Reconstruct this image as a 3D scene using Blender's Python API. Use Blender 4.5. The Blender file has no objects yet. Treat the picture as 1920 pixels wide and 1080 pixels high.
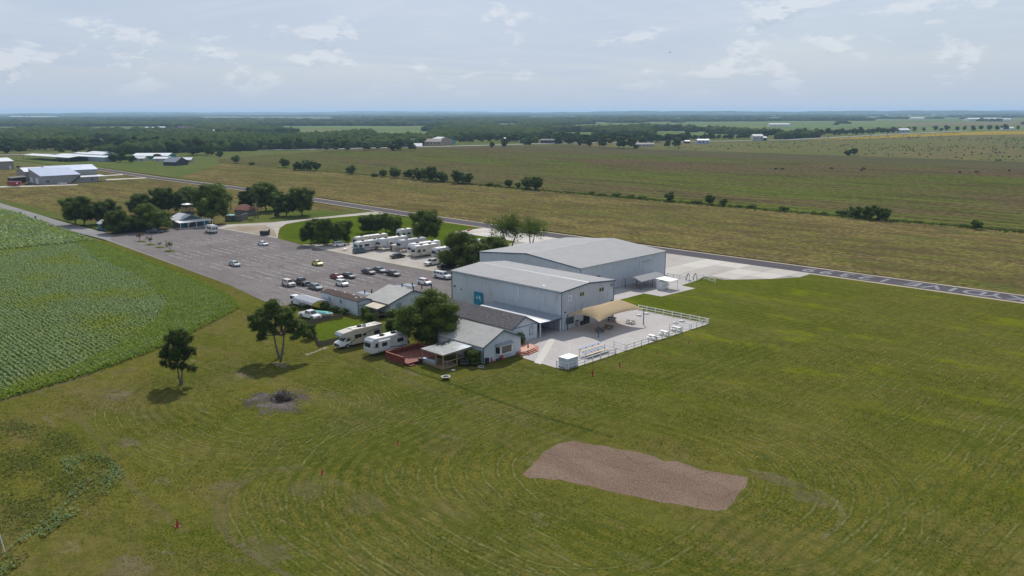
import bpy, bmesh, math, random
import numpy as np
from mathutils import Matrix, Vector

# ---------------------------------------------------------------- camera
SC = bpy.context.scene
CAMZ, FPX, HOR, ROLL = 43.0, 1560.0, 210.0, -0.0026
_P = math.atan((540 - HOR) / FPX)
_s = math.sqrt(0.5)
FW = np.array([-_s * math.cos(_P), _s * math.cos(_P), -math.sin(_P)])
_R = np.array([_s, _s, 0.0]); _U = np.cross(_R, FW)
RT = math.cos(ROLL) * _R + math.sin(ROLL) * _U
UP = -math.sin(ROLL) * _R + math.cos(ROLL) * _U
cam = bpy.data.cameras.new('camera'); camo = bpy.data.objects.new('camera', cam)
SC.collection.objects.link(camo); SC.camera = camo
cam.sensor_width = 36; cam.lens = FPX / 1920 * 36; cam.clip_start = 1; cam.clip_end = 90000
m = Matrix.Identity(4)
for i in range(3):
    m[i][0], m[i][1], m[i][2] = RT[i], UP[i], -FW[i]
m[2][3] = CAMZ
camo.matrix_world = m

def G(px, py, z=0.0):
    """ground point under a place of the survey photograph"""
    d = FW + RT * (px - 960) / FPX + UP * (540 - py) / FPX
    t = (z - CAMZ) / d[2]
    return (d[0] * t, d[1] * t)

# ---------------------------------------------------------------- world, sun
SUN_EL, SUN_AZ = math.radians(45), math.radians(-45)      # sun stands toward -x +y
W = bpy.data.worlds.new('World'); SC.world = W; W.use_nodes = True
SUN_STRENGTH, SKY_STRENGTH, EXPOSURE = 4.9, 0.108, -0.2
sl = bpy.data.lights.new('sun', 'SUN'); sl.energy = SUN_STRENGTH; sl.angle = math.radians(0.55); sl.color = (1.0, 0.955, 0.89)
so = bpy.data.objects.new('sun', sl); SC.collection.objects.link(so)
sd = Vector((math.sin(SUN_AZ) * math.cos(SUN_EL), math.cos(SUN_AZ) * math.cos(SUN_EL), math.sin(SUN_EL)))
so.rotation_euler = sd.to_track_quat('Z', 'Y').to_euler(); so.location = (0, 0, 300)
SC.view_settings.view_transform = 'Standard'; SC.view_settings.look = 'None'
SC.view_settings.exposure = EXPOSURE; SC.view_settings.gamma = 1; SC.view_settings.use_curve_mapping = False
SC.cycles.max_bounces = 6; SC.cycles.volume_bounces = 0; SC.cycles.transparent_max_bounces = 8

class NT:
    def __init__(s, tree): s.t = tree; s.l = tree.links
    def n(s, typ, ins=None, **kw):
        o = s.t.nodes.new(typ)
        for k, v in kw.items(): setattr(o, k, v)
        for k, v in (ins or {}).items():
            if hasattr(v, 'is_output') or hasattr(v, 'links'): s.l.new(v, o.inputs[k])
            else: o.inputs[k].default_value = v
        return o
    def math(s, op, a, b=0.0, c=0.0, clamp=False):
        o = s.n('ShaderNodeMath', {0: a, 1: b, 2: c}, operation=op); o.use_clamp = clamp
        return o.outputs[0]
    def noise(s, vec, scale, detail=4, rough=.55, dist=0.0):
        return s.n('ShaderNodeTexNoise', {'Vector': vec, 'Scale': scale, 'Detail': detail, 'Roughness': rough, 'Distortion': dist}).outputs['Fac']
    def ramp(s, v, a, b, lo=0.0, hi=1.0):
        return s.n('ShaderNodeMapRange', {0: v, 1: a, 2: b, 3: lo, 4: hi}, interpolation_type='SMOOTHSTEP').outputs[0]
    def mix(s, f, a, b, mode='MIX'):
        o = s.t.nodes.new('ShaderNodeMix'); o.data_type = 'RGBA'; o.blend_type = mode
        for i, v in ((0, f), (6, a), (7, b)):
            if hasattr(v, 'links'): s.l.new(v, o.inputs[i])
            elif i == 0: o.inputs[i].default_value = v
            else: o.inputs[i].default_value = (*v[:3], 1)
        return o.outputs[2]
    def stretch(s, vec, sx, sy, sz=1.0):
        return s.n('ShaderNodeVectorMath', {0: vec, 1: (sx, sy, sz)}, operation='MULTIPLY').outputs[0]

nt = NT(W.node_tree); W.node_tree.nodes.clear()
sky = nt.n('ShaderNodeTexSky', sky_type='NISHITA'); sky.sun_disc = False
sky.sun_elevation = SUN_EL; sky.sun_rotation = SUN_AZ; sky.altitude = 200
sky.air_density = 1.0; sky.dust_density = 1.4; sky.ozone_density = 1.2
tc = nt.n('ShaderNodeTexCoord').outputs['Generated']
sp = nt.n('ShaderNodeSeparateXYZ', {0: tc})
zc = nt.math('MAXIMUM', sp.outputs[2], 0.0)
zz = nt.math('ADD', zc, 0.05)
# cloud layer: plane projection of the view direction, flattened toward the horizon
cp = nt.n('ShaderNodeCombineXYZ', {0: nt.math('DIVIDE', sp.outputs[0], zz), 1: nt.math('DIVIDE', sp.outputs[1], zz), 2: 0.0}).outputs[0]
veil = nt.noise(nt.stretch(cp, 1.0, .55), .28, 6, .6, .6)
veilf = nt.math('MAXIMUM', nt.ramp(veil, .35, .7, .62, .95), nt.ramp(zc, .0, .10, .97, .55))
dn = nt.n('ShaderNodeCombineXYZ', {0: sp.outputs[0], 1: sp.outputs[1], 2: nt.math('MULTIPLY', sp.outputs[2], 2.6)}).outputs[0]
pf = nt.noise(dn, 11.5, 10, .62, .15)
big = nt.noise(dn, 2.2, 3, .5)
hf = nt.ramp(zc, .008, .05)
puff = nt.math('MULTIPLY', nt.ramp(nt.math('ADD', pf, nt.math('MULTIPLY', nt.math('SUBTRACT', big, .5), .35)), .535, .625), hf)
dn2 = nt.n('ShaderNodeVectorMath', {0: dn, 1: (0, 0, .035)}, operation='ADD').outputs[0]
pf2 = nt.noise(dn2, 11.5, 10, .62, .15)
under = nt.ramp(nt.math('SUBTRACT', pf2, pf), -.01, .07)          # cloud above this point: its grey base
veilc = nt.mix(nt.ramp(zc, 0.0, .16), (5.3, 6.2, 7.6), (5.6, 6.45, 8.0))
c1 = nt.mix(veilf, sky.outputs[0], veilc)
streak = nt.ramp(nt.noise(nt.stretch(cp, .5, 1.4), .75, 6, .65, .8), .45, .66)
c1 = nt.mix(nt.math('MULTIPLY', streak, nt.ramp(zc, .02, .14, .05, .32)), c1, (7.4, 8.0, 8.8))
pc = nt.mix(under, (8.6, 8.9, 9.3), (4.5, 5.5, 6.9))
c2 = nt.mix(nt.math('MULTIPLY', puff, .5), c1, pc)
# below the horizon the land: a dull green grey so that nothing bright lights the scene from beneath
below = nt.ramp(sp.outputs[2], -.03, -.004)
c3 = nt.mix(below, (1.2, 1.4, 1.2), c2)
bg = nt.n('ShaderNodeBackground', {'Color': c3, 'Strength': SKY_STRENGTH})
nt.l.new(bg.outputs[0], nt.n('ShaderNodeOutputWorld').inputs[0])

# ---------------------------------------------------------------- mesh + object helpers
COL = SC.collection
rng = random.Random(7)
NR = np.random.default_rng(11)

class MB:
    """collects plain geometry for one mesh"""
    def __init__(s): s.v = []; s.f = []
    def quad(s, *p):
        i = len(s.v); s.v += [tuple(q) for q in p]; s.f.append(tuple(range(i, i + len(p)))); return s
    def box(s, x0, y0, z0, x1, y1, z1):
        x0, x1 = sorted((x0, x1)); y0, y1 = sorted((y0, y1)); z0, z1 = sorted((z0, z1))
        i = len(s.v)
        s.v += [(x0, y0, z0), (x1, y0, z0), (x1, y1, z0), (x0, y1, z0), (x0, y0, z1), (x1, y0, z1), (x1, y1, z1), (x0, y1, z1)]
        s.f += [tuple(i + k for k in q) for q in ((3, 2, 1, 0), (4, 5, 6, 7), (0, 1, 5, 4), (1, 2, 6, 5), (2, 3, 7, 6), (3, 0, 4, 7))]
        return s
    def prism(s, prof, axis, a, b, shrink=None):
        """prof: 2D points (u,v); axis 'x': (a,u,v); 'y': (u,a,v); 'z': (u,v,a)"""
        def P(u, v, t): return (t, u, v) if axis == 'x' else (u, t, v) if axis == 'y' else (u, v, t)
        i = len(s.v); n = len(prof); q = shrink or prof
        s.v += [P(u, v, a) for u, v in prof] + [P(u, v, b) for u, v in q]
        s.f.append(tuple(i + k for k in range(n))); s.f.append(tuple(i + n + k for k in reversed(range(n))))
        for k in range(n): s.f.append((i + k, i + n + k, i + n + (k + 1) % n, i + (k + 1) % n))
        return s
    def tube(s, p0, p1, r0, r1=None, n=8):
        r1 = r0 if r1 is None else r1
        a, b = Vector(p0), Vector(p1); d = (b - a).normalized()
        u = d.orthogonal().normalized(); w = d.cross(u); i = len(s.v)
        for c, r in ((a, r0), (b, r1)):
            for k in range(n):
                t = 2 * math.pi * k / n; s.v.append(tuple(c + (u * math.cos(t) + w * math.sin(t)) * r))
        for k in range(n): s.f.append((i + k, i + (k + 1) % n, i + n + (k + 1) % n, i + n + k))
        s.f.append(tuple(i + k for k in reversed(range(n)))); s.f.append(tuple(i + n + k for k in range(n)))
        return s
    def mesh(s, name, off=(0, 0, 0), bevel=0.0, smooth=False, seg=2):
        me = bpy.data.meshes.new(name)
        ox, oy, oz = off
        me.from_pydata([(x - ox, y - oy, z - oz) for x, y, z in s.v], [], s.f)
        bm = bmesh.new(); bm.from_mesh(me)
        bmesh.ops.recalc_face_normals(bm, faces=bm.faces)
        if bevel:
            bmesh.ops.remove_doubles(bm, verts=bm.verts, dist=1e-4)
            es = [e for e in bm.edges if len(e.link_faces) == 2 and e.calc_face_angle(0) > .45]
            bmesh.ops.bevel(bm, geom=es, offset=bevel, segments=seg, affect='EDGES', clamp_overlap=True)
        if smooth:
            for f in bm.faces: f.smooth = True
        bm.to_mesh(me); bm.free(); me.materials.append(None)
        return me

def obj(name, me, mat, parent=None, loc=(0, 0, 0), rz=0.0, label=None):
    o = bpy.data.objects.new(name, me); COL.objects.link(o)
    if isinstance(me, bpy.types.Mesh):
        if not me.materials: me.materials.append(None)
        o.material_slots[0].link = 'OBJECT'; o.material_slots[0].material = mat
    if parent: o.parent = parent
    o.location = loc; o.rotation_euler = (0, 0, rz)
    if label: o['label'] = label
    return o
def tag(o, label=None, cat=None, group=None, kind=None):
    if label: o['label'] = label
    if cat: o['category'] = cat
    if group: o['group'] = group
    if kind: o['kind'] = kind
    return o
def thing(name, label, cat, loc=(0, 0, 0), rz=0.0, group=None, scale=None):
    o = bpy.data.objects.new(name, None); COL.objects.link(o)
    o.location = loc; o.rotation_euler = (0, 0, rz); o.empty_display_size = .3
    if scale: o.scale = scale
    return tag(o, label, cat, group)
def put(root, name, mb, mat, label=None, bevel=0.0, smooth=False):
    """part built in world coordinates under a root standing unrotated"""
    return obj(name, mb.mesh(name, off=tuple(root.location) if root else (0, 0, 0), bevel=bevel, smooth=smooth), mat, root, label=label)
def struct(name, mb, mat, label=None, parent=None, bevel=0.0):
    o = obj(name, mb.mesh(name, bevel=bevel), mat, parent)
    if not parent: o['kind'] = 'structure'
    if label: o['label'] = label
    return o
def sheet(name, pts, z, mat, label=None, parent=None):
    mb = MB().quad(*[(x, y, z) for x, y in pts]); return struct(name, mb, mat, label, parent)
def rect(x0, y0, x1, y1): return [(x0, y0), (x1, y0), (x1, y1), (x0, y1)]
def npmesh(name, V, F):
    """V (n,3), F (m,k) arrays of equal-sized faces"""
    me = bpy.data.meshes.new(name); n, k = F.shape
    me.vertices.add(len(V)); me.vertices.foreach_set('co', V.astype(np.float32).ravel())
    me.loops.add(n * k); me.loops.foreach_set('vertex_index', F.astype(np.int32).ravel())
    me.polygons.add(n); me.polygons.foreach_set('loop_start', np.arange(0, n * k, k, dtype=np.int32))
    me.polygons.foreach_set('loop_total', np.full(n, k, dtype=np.int32))
    me.update(calc_edges=True); me.materials.append(None)
    return me
def inpoly(P, poly):
    x, y = P[:, 0], P[:, 1]; r = np.zeros(len(P), bool); n = len(poly)
    for i in range(n):
        (x0, y0), (x1, y1) = poly[i], poly[(i + 1) % n]
        if y0 == y1: continue
        c = ((y0 > y) != (y1 > y)) & (x < (x1 - x0) * (y - y0) / (y1 - y0) + x0); r ^= c
    return r

# ---------------------------------------------------------------- materials
def newmat(name):
    m = bpy.data.materials.new(name); m.use_nodes = True; m.node_tree.nodes.clear()
    n = NT(m.node_tree); out = n.n('ShaderNodeOutputMaterial'); return m, n, out
_mc = {}
def M(name, col, rough=.7, metal=0.0, var=.12, scale=1.2, bump=0.0, stripe=None, coat=0.0, spec=.5, grime=0.0, emit=None):
    """painted / plain surface: worn colour by noise; stripe=(axis, spacing, depth) presses ribs into sheet metal"""
    if name in _mc: return _mc[name]
    m, n, out = newmat(name)
    pos = n.n('ShaderNodeNewGeometry').outputs['Position']
    f = n.noise(pos, scale, 5, .6)
    c = n.mix(n.ramp(f, .3, .7), tuple(v * (1 - var) for v in col), tuple(min(1, v * (1 + var)) for v in col))
    if grime:
        g = n.ramp(n.noise(n.stretch(pos, 1, 1, .25), 1.1, 5, .65), .5, .75)
        c = n.mix(n.math('MULTIPLY', g, grime), c, (.12, .11, .09))
    b = n.n('ShaderNodeBsdfPrincipled', {'Roughness': rough, 'Metallic': metal, 'Coat Weight': coat, 'Specular IOR Level': spec})
    n.l.new(c, b.inputs['Base Color'])
    h = None
    if stripe:
        ax, sp_, dep = stripe
        s3 = n.n('ShaderNodeSeparateXYZ', {0: pos}).outputs
        v = s3[{'x': 0, 'y': 1, 'z': 2}[ax]] if len(ax) == 1 else n.math('ADD', s3[0], s3[1])
        w = n.math('PINGPONG', v, sp_ / 2)
        h = n.ramp(w, sp_ * .36, sp_ * .47)
        n.l.new(n.n('ShaderNodeBump', {'Strength': 1.0, 'Distance': dep, 'Height': h}).outputs[0], b.inputs['Normal'])
    elif bump:
        n.l.new(n.n('ShaderNodeBump', {'Strength': .6, 'Distance': bump, 'Height': n.noise(pos, scale * 6, 4)}).outputs[0], b.inputs['Normal'])
    if emit:
        b.inputs['Emission Color'].default_value = (*emit[:3], 1); b.inputs['Emission Strength'].default_value = emit[3]
    n.l.new(b.outputs[0], out.inputs[0]); _mc[name] = m
    return m

def ground(name, c0, c1, c2, s0=.03, s1=.4, s2=6.0, st=(1, 1), rough=.95, bump=.03, fine=.35, extra=None, thr=.56, alpha=None):
    """earth / grass / paving: three colours by noise of three sizes (st stretches the patches), with relief"""
    m, n, out = newmat(name)
    pos = n.n('ShaderNodeNewGeometry').outputs['Position']
    ps = n.stretch(pos, st[0], st[1])
    a = n.ramp(n.noise(ps, s0, 5, .6, .4), .36, .64)
    c = n.mix(a, c0, c1)
    b_ = n.ramp(n.noise(ps, s1, 6, .65, .3), thr, thr + .16)
    c = n.mix(n.math('MULTIPLY', b_, .75), c, c2)
    fn = n.noise(pos, s2, 4, .7)
    c = n.mix(1.0, c, n.n('ShaderNodeCombineColor', {0: n.ramp(fn, .3, .7, 1 - fine, 1 + fine), 1: n.ramp(fn, .3, .7, 1 - fine, 1 + fine), 2: n.ramp(fn, .3, .7, 1 - fine, 1 + fine)}).outputs[0], 'MULTIPLY')
    if extra: c = extra(n, pos, c)
    bs = n.n('ShaderNodeBsdfPrincipled', {'Roughness': rough, 'Specular IOR Level': 0.0}); n.l.new(c, bs.inputs['Base Color'])
    n.l.new(n.n('ShaderNodeBump', {'Strength': .8, 'Distance': bump, 'Height': n.noise(pos, s2 * .7, 5, .7)}).outputs[0], bs.inputs['Normal'])
    if alpha:
        al = alpha(n, pos); mx = n.n('ShaderNodeMixShader', {0: al, 1: n.n('ShaderNodeBsdfTransparent').outputs[0], 2: bs.outputs[0]})
        n.l.new(mx.outputs[0], out.inputs[0])
    else: n.l.new(bs.outputs[0], out.inputs[0])
    _mc[name] = m
    return m

def leafmat(name, c0, c1, c2, sz=.25, trans=.35, spec=.08):
    """foliage: every leaf takes its own shade; some light comes through"""
    m, n, out = newmat(name)
    g = n.n('ShaderNodeNewGeometry'); pos = g.outputs['Position']
    c = n.mix(g.outputs['Random Per Island'], c0, c1)
    c = n.mix(n.ramp(n.noise(pos, sz, 4, .6), .45, .7), c, c2)
    oi = n.n('ShaderNodeObjectInfo').outputs['Random']
    k = n.math('MULTIPLY_ADD', oi, .5, .75)
    c = n.mix(1.0, c, n.n('ShaderNodeCombineColor', {0: k, 1: k, 2: k}).outputs[0], 'MULTIPLY')
    d = n.n('ShaderNodeBsdfPrincipled', {'Roughness': .7, 'Specular IOR Level': spec}); n.l.new(c, d.inputs['Base Color'])
    t = n.n('ShaderNodeBsdfTranslucent', {'Color': n.mix(.5, c, (.14, .2, .02))})
    mx = n.n('ShaderNodeMixShader', {0: trans, 1: d.outputs[0], 2: t.outputs[0]})
    n.l.new(mx.outputs[0], out.inputs[0]); _mc[name] = m
    return m
# ================================================================ THE SETTING
# ---------------------------------------------------------------- lawn with cut straw lying in mowing lines
def rings(n, pos, cx, cy, bx, by, sp_, r0, r1, seed, thick=.9):
    s3 = n.n('ShaderNodeSeparateXYZ', {0: pos}).outputs
    dx = n.math('MAXIMUM', n.math('SUBTRACT', n.math('ABSOLUTE', n.math('SUBTRACT', s3[0], cx)), bx), 0.0)
    dy = n.math('MAXIMUM', n.math('SUBTRACT', n.math('ABSOLUTE', n.math('SUBTRACT', s3[1], cy)), by), 0.0)
    L = n.math('SQRT', n.math('ADD', n.math('MULTIPLY', dx, dx), n.math('MULTIPLY', dy, dy)))
    off = n.n('ShaderNodeVectorMath', {0: pos, 1: (seed, seed * 2, 0)}, operation='ADD').outputs[0]
    Lw = n.math('ADD', L, n.math('MULTIPLY', n.math('SUBTRACT', n.noise(off, .09, 3), .5), 2.2))
    w = n.math('SINE', n.math('MULTIPLY', Lw, 2 * math.pi / sp_))
    core = n.ramp(w, thick, 1.0)
    patch = n.ramp(n.noise(off, .085, 3, .6), .40, .58)
    brk = n.ramp(n.noise(off, 1.0, 6, .8), .40, .58)
    rng_ = n.math('MULTIPLY', n.ramp(L, r0, r0 + 2), n.ramp(L, r1 - 6, r1, 1.0, 0.0))
    k = n.math('MULTIPLY', n.math('MULTIPLY', core, patch), n.math('MULTIPLY', brk, rng_))
    band = n.math('MULTIPLY', n.ramp(w, -.6, .9), rng_)
    return k, band
def lawn_extra(n, pos, c):
    s3 = n.n('ShaderNodeSeparateXYZ', {0: pos}).outputs
    lush = n.ramp(s3[0], -118, -60, 1.0, 0.0)                       # greener strip by the buildings
    lush = n.math('MULTIPLY', lush, n.ramp(s3[1], 105, 125, 0, 1))
    c = n.mix(n.math('MULTIPLY', lush, .6), c, (.066, .104, .004))
    # dry olive-brown patches by noise, mixed in more strongly toward the front
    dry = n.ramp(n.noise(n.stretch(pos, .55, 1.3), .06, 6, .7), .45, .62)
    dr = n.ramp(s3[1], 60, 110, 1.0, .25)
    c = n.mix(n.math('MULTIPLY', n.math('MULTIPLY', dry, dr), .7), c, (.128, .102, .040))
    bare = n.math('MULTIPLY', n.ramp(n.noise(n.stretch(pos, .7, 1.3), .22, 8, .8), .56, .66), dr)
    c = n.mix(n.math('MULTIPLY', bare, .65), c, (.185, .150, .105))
    for args in ((-120, 160, 30.0, 200.0, 1.9, 14.0, 74.0, 53.0, .80), (-110.5, 59.6, 5.0, 1.2, 1.45, 3.0, 26.0, 3.0, .62), (-50, 114, 9.0, 38.0, 1.9, 8.0, 44.0, 17.0, .76), (-62, 72, 9.0, 9.0, 1.8, 7.0, 32.0, 31.0, .78)):
        k, band = rings(n, pos, *args)
        if args[7] == 53.0: k, band = n.math('MULTIPLY', k, n.ramp(s3[1], 92, 112)), n.math('MULTIPLY', band, n.ramp(s3[1], 92, 112, 0, .7))
        c = n.mix(n.math('MULTIPLY', band, .42), c, (.034, .054, .004))
        c = n.mix(n.math('MULTIPLY', k, .50), c, (.26, .235, .11))
    mo = n.ramp(n.noise(n.stretch(pos, .8, 1.2), .55, 6, .75), .42, .60)
    c = n.mix(n.math('MULTIPLY', mo, .45), c, (.042, .056, .009))
    mo2 = n.ramp(n.noise(n.stretch(pos, 1.2, .7), .8, 6, .75), .50, .64)
    c = n.mix(n.math('MULTIPLY', mo2, .5), c, (.132, .120, .028))
    yl = n.math('MULTIPLY', n.ramp(n.noise(n.stretch(pos, .6, 1.5), .085, 5, .7), .52, .68), n.ramp(s3[1], 85, 135))
    c = n.mix(n.math('MULTIPLY', yl, .6), c, (.140, .155, .006))
    wr = n.ramp(n.noise(n.stretch(pos, .22, 1.6), .11, 5, .7), .50, .66)
    c = n.mix(n.math('MULTIPLY', wr, .18), c, (.15, .135, .045))
    # fine straw litter
    st = n.ramp(n.noise(n.stretch(pos, 1.0, .35), 3.2, 5, .75), .60, .72)
    c = n.mix(n.math('MULTIPLY', st, .30), c, (.19, .17, .07))
    return c
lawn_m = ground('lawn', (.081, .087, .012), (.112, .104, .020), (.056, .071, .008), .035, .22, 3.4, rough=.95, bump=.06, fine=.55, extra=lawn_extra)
far_m = ground('far_land', (.095, .135, .045), (.13, .15, .06), (.20, .18, .10), .0011, .004, .03, rough=1, bump=0.0, fine=.25)
def hay_extra(n, pos, c):
    a = n.ramp(n.noise(n.stretch(pos, .35, 1.6), .07, 6, .7), .47, .60)
    c = n.mix(n.math('MULTIPLY', a, .6), c, (.072, .055, .026))
    b = n.ramp(n.noise(n.stretch(pos, .5, 1.8), .045, 6, .7), .52, .66)
    return n.mix(n.math('MULTIPLY', b, .55), c, (.070, .092, .020))
hay_m = ground('hay_field', (.155, .124, .046), (.108, .104, .030), (.090, .068, .038), .018, .14, .55, st=(.6, 1.2), bump=.2, fine=.55, thr=.46, extra=hay_extra)
def plow_extra(n, pos, c):
    s3 = n.n('ShaderNodeSeparateXYZ', {0: pos}).outputs
    y = n.math('ADD', s3[1], n.math('MULTIPLY', n.noise(n.stretch(pos, .3, 1), .05, 3), 9.0))
    r1_ = n.ramp(n.math('SINE', n.math('MULTIPLY', y, .55)), .1, .9)
    br = n.ramp(n.noise(n.stretch(pos, .25, 1.5), .05, 5, .7), .38, .6)
    far = n.ramp(s3[1], 420, 560, 1.0, .25)
    c = n.mix(n.math('MULTIPLY', n.math('MULTIPLY', r1_, br), n.math('MULTIPLY', far, .8)), c, (.105, .130, .024))
    e = n.ramp(s3[1], 640, 800)
    return n.mix(n.math('MULTIPLY', e, .5), c, (.085, .072, .055))
plow_m = ground('plowed_field', (.092, .066, .038), (.072, .088, .018), (.054, .050, .020), .010, .045, .30, st=(.35, 1.2), bump=.2, fine=.5, extra=plow_extra, thr=.48)
scrub_m = ground('scrub_pasture', (.105, .115, .040), (.130, .110, .052), (.06, .085, .03), .006, .05, .2, st=(1, .6), bump=.15, fine=.3, thr=.50)
asph_m = ground('asphalt', (.155, .138, .134), (.185, .166, .160), (.130, .117, .115), .05, .30, 2.2, rough=.9, bump=.004, fine=.2, st=(.6, 1.2), thr=.5)
run_m = ground('runway_asphalt', (.085, .080, .090), (.105, .098, .105), (.130, .118, .118), .03, .2, 9, rough=.9, bump=.004, fine=.12, st=(.15, 1.5))
road_m = ground('road_asphalt', (.21, .205, .20), (.24, .23, .225), (.18, .175, .17), .05, .4, 9, rough=.9, bump=.004, fine=.12)
should_m = ground('gravel_shoulder', (.42, .36, .27), (.36, .31, .23), (.25, .22, .13), .1, .8, 6, fine=.25, bump=.02)
conc_m = ground('concrete', (.46, .43, .39), (.50, .475, .44), (.38, .35, .31), .05, .35, 8, fine=.08, bump=.003, rough=.85, st=(1, .3))
grav_m = ground('gravel', (.34, .31, .27), (.40, .37, .33), (.28, .255, .22), .08, .6, 12, fine=.25, bump=.02)
pave_m = ground('pavers', (.385, .355, .34), (.42, .395, .38), (.32, .295, .28), .15, 1.2, 4.2, fine=.22, bump=.004)
dirt_m = ground('bare_dirt', (.24, .20, .15), (.30, .26, .20), (.17, .14, .11), .15, .9, 8, fine=.3, bump=.03)
soil_m = ground('crop_soil', (.045, .070, .020), (.06, .08, .025), (.10, .085, .05), .05, .5, 4, fine=.4, bump=.1)

# everything out to the horizon
def disc(r, n=96): return [(r * math.cos(2 * math.pi * k / n), r * math.sin(2 * math.pi * k / n)) for k in range(n)]
sheet('ground', disc(24000), -1.3, far_m, 'wide flat green and brown countryside reaching the horizon')
# a tidy local tile so the near surfaces are stacked on small faces
sheet('meadow', [(-1250, -60), (-1250, 560), (-1010, 900), (-330, 2400), (260, 2600), (300, 700), (160, -40), (20, -60)], -.30, ground('meadow_grass', (.085, .105, .032), (.12, .115, .042), (.06, .085, .025), .006, .03, .6, fine=.3), 'green and tan grassland around the airfield')
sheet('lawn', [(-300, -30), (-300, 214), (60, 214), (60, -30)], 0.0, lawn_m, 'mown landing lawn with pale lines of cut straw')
sheet('hay_field', [(-720, 245), (-600, 240), (-452, 239), (-343, 232), (-256, 226), (-30, 223.5), (120, 223.5), (120, 340), (-720, 341)], -.02, hay_m, 'dry tan hay field beyond the runway')
sheet('roadside_meadow', [(-760, 112), (-303, 112), (-303, 213), (-343, 218), (-452, 225), (-577, 224), (-760, 229)], -.02, hay_m, 'dry meadow between the entrance road and the runway')
sheet('plowed_field', [(-745, 345), (120, 345), (120, 810), (-330, 812), (-560, 806), (-742, 838), (-800, 700), (-838, 565), (-800, 440)], -.06, plow_m, 'brown and green strip-grown field beyond the hedgerow')
sheet('scrub_pasture', [(-742, 846), (-560, 812), (-330, 818), (300, 812), (420, 2100), (-520, 2150), (-600, 1700), (-596, 1240), (-655, 1040), (-770, 900)], -.10, scrub_m, 'scrubby pasture dotted with low bushes')
gold_m = ground('gold_strip', (.27, .20, .03), (.22, .17, .04), (.12, .12, .04), .01, .05, .6, fine=.2)
sheet('flower_strip', [(-597, 1230), (-600, 1640), (-560, 2000), (-380, 2300), (-120, 2300), (-330, 1980), (-505, 1640), (-560, 1300)], .10, gold_m, 'golden flowering strip along the highway')
sheet('airfield_grass', [(-900, 229), (-760, 229), (-700, 246), (-560, 240), (-640, 300), (-700, 340), (-880, 410), (-960, 300)], .02, ground('airfield_green', (.075, .105, .028), (.10, .115, .035), (.13, .115, .045), .02, .1, .9, fine=.3), 'green grass at the far end of the runway')
sheet('verge', [(-640, 104), (-330, 110.5), (-330, 117), (-640, 117)], .004, ground('verge_green', (.07, .095, .022), (.09, .1, .028), (.14, .12, .05), .05, .3, 2, fine=.3), 'green strip beside the entrance road')
# far fields
def ffield(px, col, lab, z):
    sheet('far_field', [G(x, y) for x, y in px], z, col, lab)
fg = ground('far_green_field', (.10, .15, .06), (.12, .165, .065), (.085, .12, .05), .003, .02, .1, fine=.1, bump=0)
ft = ground('far_tan_field', (.16, .14, .085), (.14, .13, .07), (.11, .11, .06), .003, .02, .1, fine=.1, bump=0)
for k, (px, col, lab) in enumerate([
    ([(555, 239), (800, 243), (800, 237.5), (640, 235.5), (440, 236)], fg, 'pale green far field behind the middle of the tree belt'),
    ([(700, 249), (800, 250), (815, 246), (700, 245.5)], fg, 'narrow far green field above the tan house'),
    ([(120, 262), (240, 266), (300, 262), (180, 256)], fg, 'green clearing in the woods at left'),
    ([(1290, 233), (1560, 231), (1580, 226.5), (1280, 228.5)], fg, 'long light green far field at right'),
    ([(1440, 240), (1730, 238), (1760, 232), (1470, 235)], fg, 'second far green field at right'),
    ([(1660, 236), (1920, 234), (1920, 227), (1700, 230)], ft, 'brown far field near the right edge'),
    ([(380, 221), (640, 222), (620, 219), (360, 219)], ft, 'tan far fields under the left skyline'),
    ([(920, 233), (975, 233), (972, 231), (925, 231)], ft, 'small tan clearing in the centre woods'),
    ([(980, 219.5), (1090, 219.5), (1080, 218), (985, 218)], ft, 'tan far field below the low rise'),
    ([(640, 227), (740, 227), (730, 225), (650, 225)], ft, 'small pale field left of centre')]):
    ffield(px, col, lab, -.8 + .02 * k)

# ---------------------------------------------------------------- runway
RW = [(60, 218), (-200, 218), (-256, 220), (-343, 225), (-452, 231), (-577, 230.5), (-696, 236), (-800, 242)]
def ribbon(pl, w0, w1=None):
    w1 = w0 if w1 is None else w1; L, Rr = [], []
    for i, (x, y) in enumerate(pl):
        a = Vector(pl[max(i - 1, 0)]); b = Vector(pl[min(i + 1, len(pl) - 1)]); d = (b - a).normalized(); nn = Vector((-d.y, d.x))
        L.append((x + nn.x * w0, y + nn.y * w0)); Rr.append((x - nn.x * w1, y - nn.y * w1))
    return L, Rr
def strip(name, pl, w0, z, mat, label=None, w1=None, parent=None):
    L, Rr = ribbon(pl, w0, w1); mb = MB()
    for i in range(len(pl) - 1): mb.quad((*L[i], z), (*L[i + 1], z), (*Rr[i + 1], z), (*Rr[i], z))
    return struct(name, mb, mat, label, parent)
strip('runway_shoulder', RW, 5.1, .008, should_m, 'pale gravel edge on both sides of the runway')
runway = strip('runway', RW, 3.95, .014, run_m, 'narrow dark asphalt runway with large white letters')
WHT = M('road_paint', (.55, .55, .56), .8, var=.25, scale=3)
txt_m = ground('runway_paint', (.27, .27, .30), (.30, .30, .32), (.2, .2, .22), .3, 1.5, 6, alpha=lambda n, p: n.ramp(n.noise(p, 1.2, 5, .7), .28, .5, .35, .8), bump=0)
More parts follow.
